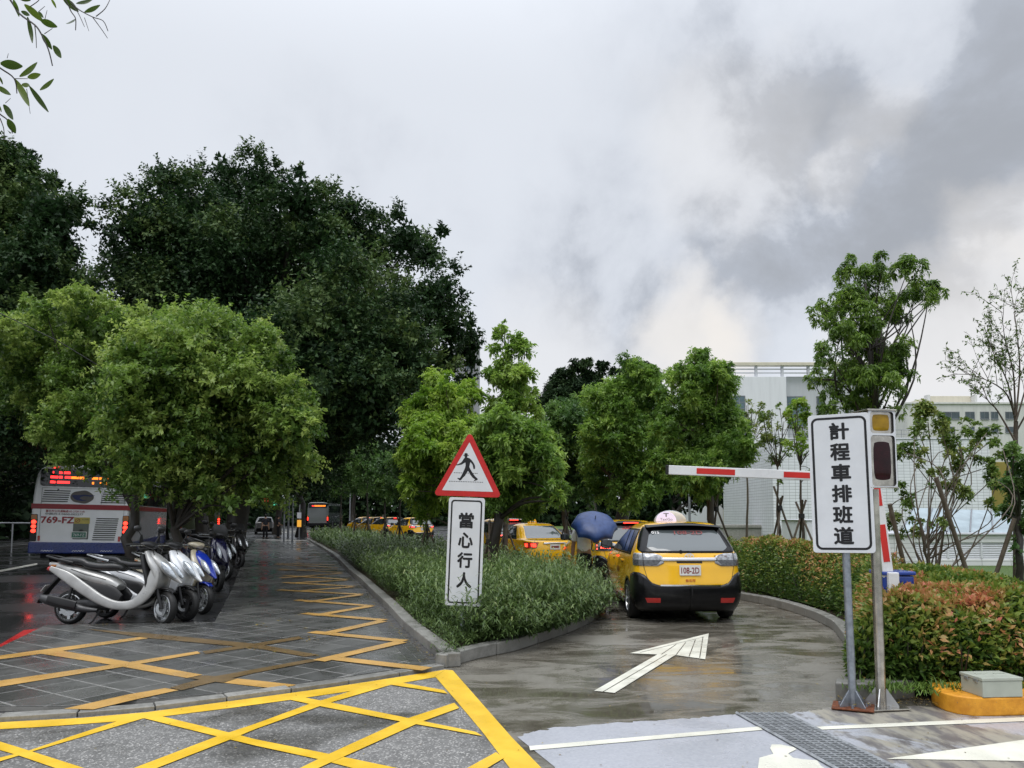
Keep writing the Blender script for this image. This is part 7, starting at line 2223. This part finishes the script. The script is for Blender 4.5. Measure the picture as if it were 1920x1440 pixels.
# low weeds on the bare strip by the kerb
p = sample_poly(ISLAND, 1500, 14, rng, bias=lambda q: (poly_dist(q[:, 0], q[:, 1], kl, False) < .9) * .9 + .02)
B, A, N, L_, T_ = stems(p, .13, 5, .09, .016, rng, .6)
V, Q = blade_quads(B, A, N, L_, .016, rng.uniform(.3, 1.5, len(B)))
o = inst(raw_mesh('weeds', V, Q, np.clip(np.concatenate([T_, T_]) - .05, 0, 1), L_GRASS), 'weeds', None); o['kind'] = 'stuff'

# ------------------------------------------------------------------ red-tipped hedges in the right bed
L_HEDGE = leaf_mat('red_tip_hedge_leaf', [(0, (.026, .062, .014)), (.34, (.075, .135, .028)), (.58, (.20, .26, .05)), (.76, (.46, .25, .11)), (1, (.54, .17, .12))], .32, .26)


def hedge(name, label, poly, hfun, n, ln, wd, seed, redness):
    rng = np.random.default_rng(seed)
    p = np.array(poly); c = p.mean(0)
    t = thing(name, label, 'hedge', (c[0], c[1], .12), 0)
    q = sample_poly(poly, n, 1e9, rng)
    d = poly_dist(q[:, 0], q[:, 1], poly)
    lump = .5 + .5 * np.sin(q[:, 0] * 4.3 + 1.3 * np.sin(q[:, 1] * 3.1)) * np.sin(q[:, 1] * 4.9 + .7)
    H = hfun(q[:, 0], q[:, 1]) * (.30 + .70 * (1 - np.exp(-d / .16))) * (.90 + .14 * lump)
    u = rng.random(n)
    side = d < .40
    z = np.where(side, H * u ** .75, H * (1 - .38 * u ** 2.2))
    rel = z / np.maximum(H, .05)
    B = np.stack([q[:, 0] - c[0], q[:, 1] - c[1], z], 1)
    # outward normal on the faces of the hedge
    e = .05; gx = poly_dist(q[:, 0] + e, q[:, 1], poly) - d; gy = poly_dist(q[:, 0], q[:, 1] + e, poly) - d
    outw = np.stack([-gx, -gy, np.zeros(n)], 1) / e
    outw *= np.clip(1 - d / .45, 0, 1)[:, None]
    A = nrm(outw * .9 + rng.normal(size=(n, 3)) * .6 + np.array([0, 0, .5]))
    N = nrm(rng.normal(size=(n, 3)) * .55 + np.array([0, 0, .9]) + outw * .4)
    clump = np.sin(q[:, 0] * 7.1 + 2 * np.sin(q[:, 1] * 5.3)) * np.sin(q[:, 1] * 6.7 + np.sin(q[:, 0] * 4.1))
    R_ = redness(q[:, 0], q[:, 1])
    tint = .12 + .30 * rng.random(n) + np.clip(rel - .70, 0, 1) * (1.5 * R_) + .16 * clump * rel + (rng.random(n) < .05 * R_) * .35
    s = rng.uniform(.7, 1.25, n)
    V, Q = leaf_quads(B, A, N, ln * s, wd * s, .2, .1)
    # dark twigs inside
    inst(raw_mesh('foliage', V, Q, np.clip(tint, 0, 1), L_HEDGE), 'foliage', t)
    mb = MB()
    k = sample_poly(poly, 90, 1e9, rng)
    for x, y in k:
        hh_ = float(hfun(np.array([x]), np.array([y]))[0]) * .5
        b = Vector((x - c[0], y - c[1], -.02))
        for m in range(2): mb.tube([b, b + Vector((rng.normal() * .12, rng.normal() * .12, hh_))], [.012, .004], 5, caps=False)
    tag(mb.build('stems', M_BARKD, t), kind='stuff')
    return t


bl = offset_line(resample(bed_line, .3), .24)
back_pts = [p for p in bl if 9.9 < p[1] < 23]
back_poly = back_pts + [(5.3, 10.9), (6.6, 12.6), (6.4, 14.5), (5.9, 17), (5.5, 20), (5.2, 23)]
hedge('red_tip_hedge', 'long clipped hedge with orange-red tips along the lane kerb, behind the nearest taxi', back_poly, lambda x, y: 1.14 + .0 * x, 62000, .062, .028, 81, lambda x, y: np.clip(.50 + .45 * (x > 5.2) - .25 * (y > 14) + .2 * np.sin(x * 2.1 + y), .12, 1))
fr = [p for p in offset_line(resample(bed_line, .3), .06) if p[1] < 9.9]
front_poly = fr + [(3.30, 7.34), (3.9, 7.26), (4.5, 7.24), (5.1, 7.32), (5.6, 7.6), (6.3, 9.2), (6.2, 10.3), (5.4, 10.7)]
hedge('red_tip_hedge', 'loose red-tipped shrub bed behind the sign poles and grey box', front_poly, lambda x, y: .88 + .08 * np.sin(x * 1.7) * np.cos(y * 1.3) - .05 * np.clip(7.9 - y, 0, 1), 66000, .084, .036, 82, lambda x, y: np.clip(.75 + .3 * np.sin(x * 2.7 + y * 1.1) , .2, 1.1))
# grass tufts at the foot of the shrubs and over the lawn
rng = np.random.default_rng(8)
q1 = np.array(resample([(3.15, 7.18), (3.5, 7.1), (4.2, 7.08), (5.0, 7.1), (6.2, 7.2)], .006)); q1 = q1 + rng.normal(size=q1.shape) * np.array([.06, .10])
q3 = rng.uniform([3.0, 7.0], [3.45, 8.3], (260, 2))
q2 = sample_poly([(5.6, 7.3), (8.5, 7.2), (11, 12), (10, 17), (6.4, 16.5), (6.7, 12.6), (6.35, 10.5), (6.45, 9.2)], 15000, 1e9, rng)
pp = np.concatenate([q1, q2]); sc_ = np.concatenate([np.full(len(q1), .15), np.full(len(q2), .09)])
n_ = len(pp); az = rng.uniform(0, 2 * PI, (n_, 3)); el = rng.uniform(.6, 1.4, (n_, 3))
B = np.repeat(np.concatenate([pp, np.full((n_, 1), .125)], 1), 3, 0); B[:, 2] += np.repeat(np.where(np.arange(n_) < len(q1), 0, .035), 3)
A = np.stack([np.cos(az) * np.cos(el), np.sin(az) * np.cos(el), np.sin(el)], -1).reshape(-1, 3)
N = np.stack([-np.cos(az) * np.sin(el), -np.sin(az) * np.sin(el), np.cos(el)], -1).reshape(-1, 3)
V, Q = blade_quads(B, A, N, np.repeat(sc_, 3) * rng.uniform(.6, 1.5, n_ * 3), .012, rng.uniform(.4, 1.6, n_ * 3))
o = inst(raw_mesh('grass', V, Q, np.clip(np.tile(rng.uniform(.45, 1., n_ * 3), 2), 0, 1), leaf_mat('grass_blade', [(0, (.03, .07, .012)), (.5, (.07, .14, .025)), (1, (.14, .21, .045))], .4, .3)), 'grass', None); o['kind'] = 'stuff'

# ------------------------------------------------------------------ overhanging branch, top left
L_NEAR = leaf_mat('near_fig_leaf', [(0, (.035, .060, .014)), (.5, (.065, .110, .020)), (1, (.12, .17, .03))], .25, .45)
YB = 3.4
br = thing('overhanging_branch', 'twigs with large leaves hanging into the top left corner', 'branch', tuple(D(40, 60, YB)))
o0_ = Vector(br.location)
def cp(x, y, dy=0.): return D(x / 6, y / 6, YB + dy) - o0_
mb = MB()
for pts, r in (([(-300, -260), (60, -60), (215, 150), (390, 280), (465, 385), (545, 560), (590, 740)], .0042), ([(390, 280), (405, 420), (410, 540)], .0022), ([(500, -200), (720, -20), (800, 130), (850, 210), (850, 340)], .0030), ([(800, 60), (870, 130), (950, 300)], .0020), ([(790, 20), (890, 110), (1040, 190), (1160, 235), (1215, 350)], .0026),
               ([(1040, 190), (1150, 340), (1210, 430)], .0018), ([(1080, 185), (1180, 100), (1240, -10)], .0020), ([(-300, 560), (0, 765), (160, 885), (190, 1050)], .0036), ([(160, 885), (310, 885)], .0018), ([(-300, 1060), (0, 1285), (90, 1360), (140, 1500)], .0032), ([(0, 1330), (40, 1440), (50, 1560)], .0022),
               ([(330, 80), (430, 10), (470, -60)], .0018), ([(430, 135), (505, 70)], .0014), ([(505, 215), (530, 115)], .0014), ([(300, 1000), (340, 1280)], .0014), ([(80, 655), (95, 600)], .0012), ([(60, 1160), (120, 1105)], .0012), ([(500, 380), (590, 320)], .0016), ([(950, 200), (1000, 350)], .0014)):
    P = [Vector(p) for p in catmull([np.array(cp(*p, .02 * math.sin(p[0] * .01))) for p in pts], 4)]
    mb.tube(P, [r * (1.2 - .6 * i / len(P)) for i in range(len(P))], 6)
mb.build('twig', M_BARKD, br, smooth=50)
rng = np.random.default_rng(12)
for x0, y0, x1, y1, w in ((150, -10, 215, 188, 48), (275, 50, 490, 245, 88), (455, 228, 645, 303, 84), (310, 190, 365, 485, 52), (468, 380, 585, 557, 72), (598, 512, 690, 652, 76), (5, 715, 255, 745, 112), (220, 862, 420, 703, 72), (310, 872, 457, 836, 72), (450, 1015, 606, 888, 62), (165, 888, 330, 1195, 84), (330, 968, 545, 1262, 62), (-60, 965, 122, 1066, 66),
                          (38, 1178, 150, 1345, 88), (88, 1338, 175, 1500, 92), (705, -20, 885, 130, 84), (858, 42, 1040, -5, 54), (950, 140, 1126, 58, 62), (745, 268, 845, 215, 62), (575, -20, 632, 92, 34), (238, 128, 335, 172, 52), (245, 950, 335, 962, 56), (-30, 1150, 15, 1262, 44), (200, -30, 345, 5, 60), (-40, 820, 30, 950, 50), (430, 130, 490, 200, 36)):
    a, b = cp(x0, y0, rng.uniform(-.03, .03)), cp(x1, y1, rng.uniform(-.05, .05)); ax = b - a; l = ax.length; ax.normalize()
    wv = w / 6 * YB / F_PX / 2
    tow = Vector((rng.normal() * .25, -1, rng.normal() * .3 - .25)); s_ = ax.cross(tow).normalized(); nn = s_.cross(ax).normalized()
    vs, fs = [], []
    for k in range(9):
        t = k / 8; wd_ = wv * (math.sin(PI * min(1, t * .94 + .03)) ** .8) * (1.05 - .25 * t) + .0004; cv = -l * .07 * math.sin(PI * t)
        c = a + ax * l * t + nn * cv
        vs += [c - s_ * wd_ + nn * wd_ * .28, c, c + s_ * wd_ + nn * wd_ * .28]
    for k in range(8):
        q = 3 * k; fs += [(q, q + 1, q + 4, q + 3), (q + 1, q + 2, q + 5, q + 4)]
    mb = MB(); mb.add(vs, fs); me = mb.mesh('leaf', [L_NEAR], 60); at = me.attributes.new('tint', 'FLOAT', 'FACE'); at.data.foreach_set('value', [rng.uniform(.1, 1)] * len(fs)); inst(me, 'leaf', br)

# thin cable across the figs
a, b, c = D(-500, 330, 12.6), D(110, 640, 13.2), D(330, 770, 13.8)
mb = MB(); mb.tube([a, a.lerp(b, .5) - Vector((0, 0, .08)), b, b.lerp(c, .5) - Vector((0, 0, .02)), c], .007, 6)
tag(mb.build('overhead_cable', M_CARRUB, None), 'thin dark cable slanting down across the left fig trees', 'cable')
# ------------------------------------------------------------------ people
M_SKIN = plain('skin', (.30, .175, .115), .5, 0, .3, var=.1)
M_HAIR = plain('dark_hair', (.010, .009, .008), .45, 0, .4)
M_SHIRT = plain('white_shirt_cloth', (.80, .79, .79), .8, 0, .15, var=.12, vscale=9, bump=.3, bscale=14)
M_TROUS = plain('black_trouser_cloth', (.012, .012, .014), .8, 0, .15, bump=.25, bscale=14)
M_DKSHIRT = plain('dark_shirt_cloth', (.025, .026, .032), .8, 0, .15)
M_SHOE = plain('black_shoe', (.012, .011, .011), .4)


def skinned(name, verts, edges, radii, mat, parent, root=0, sub=2, flat=None):
    me = bpy.data.meshes.new(name); me.from_pydata(verts, edges, []); me.update(); me.materials.append(mat)
    o = bpy.data.objects.new(name, me); COL.objects.link(o); o.parent = parent
    m = o.modifiers.new('skin', 'SKIN'); m.use_smooth_shade = True
    if not me.skin_vertices: me.attributes  # layer comes with the modifier
    for i, r in enumerate(radii):
        sv = me.skin_vertices[0].data[i]; sv.radius = r if isinstance(r, tuple) else (r, r); sv.use_root = (i == root)
    s = o.modifiers.new('smooth', 'SUBSURF'); s.levels = sub; s.render_levels = sub
    return o


def chain(pts): return pts, [(i, i + 1) for i in range(len(pts) - 1)]


def figure(name, label, loc, rz, shirt, hands, step=.12, hgt=1.68, lean=0.):
    t = thing(name, label, 'person', loc, rz); s = hgt / 1.70; t.scale = (s, s, s)
    L, Rr = Vector(hands[0]), Vector(hands[1])
    shl, shr = Vector((-.185, 0, 1.395)), Vector((.185, 0, 1.395))
    def elbow(sh, h, out):
        m = (sh + h) / 2; d = (h - sh).length; k = math.sqrt(max(.0, .29 ** 2 - (d / 2) ** 2)); return m + Vector((out * .6, -.55, -.58)).normalized() * k
    el, er = elbow(shl, L, -1), elbow(shr, Rr, 1)
    # one continuous body: torso, neck, head, arms, legs
    V = [(0, 0, .95), (0, -.01, 1.12), (0, -.005, 1.30), (0, 0, 1.42), (0, .01, 1.50), (0, .02, 1.575), (0, .03, 1.655),
         tuple(shl), tuple(el), tuple(L), tuple(shr), tuple(er), tuple(Rr),
         (-.095, 0, .88), (-.10, step * .6, .48), (-.105, step, .09), (-.11, step + .15, .035), (.095, 0, .88), (.10, -step * .3, .48), (.105, -step, .09), (.11, -step + .15, .035)]
    E = [(0, 1), (1, 2), (2, 3), (3, 4), (4, 5), (5, 6), (3, 7), (7, 8), (8, 9), (3, 10), (10, 11), (11, 12), (0, 13), (13, 14), (14, 15), (15, 16), (0, 17), (17, 18), (18, 19), (19, 20)]
    rad = [(.145, .105), (.13, .095), (.155, .105), (.10, .075), .052, (.078, .092), (.070, .082), .062, .045, .034, .062, .045, .034, .088, .062, .042, .036, .088, .062, .042, .036]
    skinned('body', V, E, rad, M_SKIN, t)
    # shirt: torso and short sleeves, a little wider than the body
    vl, vr = shl.lerp(el, .75), shr.lerp(er, .75)
    V2 = [(0, 0, .93), (0, -.01, 1.12), (0, -.005, 1.30), (0, 0, 1.425), tuple(shl), tuple(vl), tuple(shr), tuple(vr)]
    skinned('shirt', V2, [(0, 1), (1, 2), (2, 3), (3, 4), (4, 5), (3, 6), (6, 7)], [(.178, .130), (.155, .118), (.178, .126), (.105, .085), .082, .078, .082, .078], shirt, t)
    V3 = [(0, 0, 1.0), (0, 0, .92), (-.080, 0, .84), (-.088, step * .6, .48), (-.10, step, .10), (.080, 0, .84), (.088, -step * .3, .48), (.10, -step, .10)]
    skinned('trousers', V3, [(0, 1), (1, 2), (2, 3), (3, 4), (1, 5), (5, 6), (6, 7)], [(.150, .112), (.165, .125), .105, .082, .068, .105, .082, .068], M_TROUS, t)
    mb = MB(); mb.lathe([(.0, .115), (.045, .108), (.082, .075), (.096, .02), (.093, -.045), (.072, -.085), (.03, -.09)], 18, 0, Matrix.Translation((0, .008, 1.655)) @ Matrix.Diagonal((.88, 1.05, 1.05, 1))); mb.build('hair', M_HAIR, t, smooth=60)
    mb = MB(); mb.loft([(.13, 1.60, .012, .012), (.145, 1.585, .016, .014), (.13, 1.572, .012, .008)], 8, 0, 2); mb.build('nose', M_SKIN, t, smooth=60)
    for sg in (1, -1):
        mb = MB(); mb.lathe([(0, .012), (.022, .008), (.026, 0), (.0, -.008)], 10, 0, Matrix.Translation((sg * .086, .02, 1.60)) @ Matrix.Rotation(R(90), 4, 'Y') @ Matrix.Diagonal((1.3, .8, 1, 1))); mb.build('ear', M_SKIN, t, smooth=60)
        sx = -.108 if sg < 0 else .108; sy = step if sg < 0 else -step
        mb = MB(); mb.loft([(sy - .09, .05, .036, .045), (sy + .02, .05, .045, .045), (sy + .13, .035, .046, .032), (sy + .20, .028, .03, .02)], 14, 0, 3, 2.6, None, sx); mb.build('shoe', M_SHOE, t, smooth=50)
        # hand: palm, four fingers curled, thumb
        h = L if sg < 0 else Rr; e = el if sg < 0 else er; d = (h - e).normalized(); side = d.cross(Vector((0, 0, 1)) if abs(d.z) < .8 else Vector((0, 1, 0))).normalized(); nn = side.cross(d).normalized()
        mb = MB(); mb.tube([h, h + d * .045, h + d * .085], [.030, .036, .030], 10)
        for k in range(4):
            b = h + d * .082 + side * (.024 - .016 * k); l = (.066, .074, .070, .055)[k]
            mb.tube([b - d * .012, b + d * l * .5 + nn * .010, b + d * l * .72 + nn * .036, b + d * l * .5 + nn * .055], [.0095, .009, .008, .006], 6)
        mb.tube([h + d * .02 + side * .030, h + d * .05 + side * .052 + nn * .012, h + d * .075 + side * .045 + nn * .035], [.012, .010, .007], 6)
        mb.build('hand', M_SKIN, t, smooth=60)
    return t


pl_ = (1.50, 16.1, .005)
figure('person', 'person in a pale shirt and black trousers, seen from behind, holding the blue umbrella', pl_, R(-4), M_SHIRT, [(-.25, .02, .82), (.12, .20, 1.22)], .12, 1.66)

# umbrella held over the shoulder
def m_umb():
    n = NT('navy_umbrella_cloth'); p = n.coord()
    f = n.noise(p, 9, 5)
    c = n.mix(n.mapr(f, .3, .7), (.016, .040, .135), (.028, .062, .19))
    n.bsdf(c, .38, 0, .45); n.bump(n.noise(p, 160, 2), .12, .002)
    return n.m
M_UMB = m_umb()
uc = D(1114, 990, 15.85)
um = thing('umbrella', 'open navy blue umbrella tilted back over the walking person', 'umbrella', uc)
um.rotation_euler = (R(36), R(3), 0)
RU, HU = .485, .235
def dome_pt(a, f, sag):
    r = RU * math.sin(f * PI / 2 * .98) ; z = HU * math.cos(f * PI / 2 * .98) ** .85 if f < 1 else 0
    q = 1 - sag * .12 * f ** 2; 
    return (r * q * math.cos(a), r * q * math.sin(a), z - (0.0 if sag else .004 * f) + sag * .028 * f ** 3)
for k in range(8):
    a0, a1 = 2 * PI * k / 8, 2 * PI * (k + 1) / 8; vs, fs = [], []; nn, mm = 8, 9
    for j in range(mm + 1):
        f = j / mm
        for i in range(nn + 1):
            u = i / nn; vs.append(dome_pt(a0 + (a1 - a0) * u, f, math.sin(PI * u) if 0 < i < nn else 0))
    for j in range(mm):
        for i in range(nn): q = j * (nn + 1) + i; fs.append((q, q + nn + 1, q + nn + 2, q + 1))
    mb = MB(); mb.add(vs, fs); mb.build('canopy_panel', M_UMB, um, smooth=70)
    mb = MB(); mb.tube([Vector(dome_pt(a0, j / 8, 0)) * .992 + Vector((0, 0, -.004)) for j in range(9)], .0035, 5); mb.build('rib', M_ALU, um)
mb = MB(); mb.tube([(0, 0, HU - .01), (0, 0, HU + .075), (0, 0, HU + .085)], [.009, .006, .002], 8); mb.build('ferrule', M_BLACKP, um, smooth=50)
mb = MB(); mb.tube([(0, 0, HU), (0, 0, -.42)], .007, 8); mb.build('shaft', M_ALU, um, smooth=50)
mb = MB(); mb.tube([(0, 0, -.40), (0, 0, -.55), (.03, 0, -.60), (.06, 0, -.57)], .014, 8); mb.build('handle', M_BLACKP, um, smooth=50)

p = G(497, 1012); figure('person', 'dim standing figure in dark clothes at the far end of the path', (p.x, p.y, .03), R(30), M_DKSHIRT, [(-.24, .02, .78), (.24, .02, .78)], .06, 1.72)
p = G(521, 1010); figure('person', 'dim dark-clothed figure turned to the left, nearer the thin posts at the path end', (p.x, p.y, .03), R(-60), M_DKSHIRT, [(-.24, .02, .78), (.20, .2, 1.0)], .08, 1.66)

# ------------------------------------------------------------------ litter: fallen leaves on the slabs and by the kerb
M_FALL = plain('fallen_leaf', (.42, .30, .03), .6, var=.4)
rng = np.random.default_rng(31)
def litter(name, pts, z, mat, size):
    pts = np.array(pts); n = len(pts); az = rng.uniform(0, 2 * PI, n)
    V, Q = leaf_quads(np.concatenate([pts, np.full((n, 1), z)], 1), np.stack([np.cos(az), np.sin(az), rng.uniform(.0, .12, n)], 1), np.tile([[0, 0, 1.]], (n, 1)) + rng.normal(size=(n, 3)) * .12, size * rng.uniform(.6, 1.3, n), size * .5, .12)
    o = inst(raw_mesh(name, V, Q, rng.random(n), mat), name, None); o['kind'] = 'stuff'
L_FALL = leaf_mat('dead_leaf', [(0, (.05, .03, .015)), (.5, (.16, .10, .02)), (1, (.42, .32, .04))], .6, .1)
pts = [tuple(G(x + rng.normal() * 9, y + rng.normal() * 2.)[:2]) for x, y in ((188, 1178), (480, 1180), (480, 1225), (525, 1231), (537, 1171), (580, 1185), (580, 1203), (575, 1207), (490, 1178), (470, 1225), (590, 1238), (560, 1160), (530, 1170), (405, 1118), (410, 1120), (420, 1122)) for _ in range(5)]
litter('leaf_litter', pts, .056, L_FALL, .05)
pts = [tuple(q) for q in np.array(resample(kl[:6], .03)) + rng.normal(size=(len(resample(kl[:6], .03)), 2)) * .05 + np.array([-.10, -.05])] + [tuple(x) for x in rng.uniform([2.9, 6.85], [3.9, 7.2], (160, 2))]
litter('kerb_litter', pts, .052, L_FALL, .028)
pts = [tuple(x) for x in np.stack([rng.uniform(-4, 4.5, 170), rng.uniform(4.9, 9.5, 170)], 1)]
litter('road_litter', pts, .0145, L_FALL, .022)
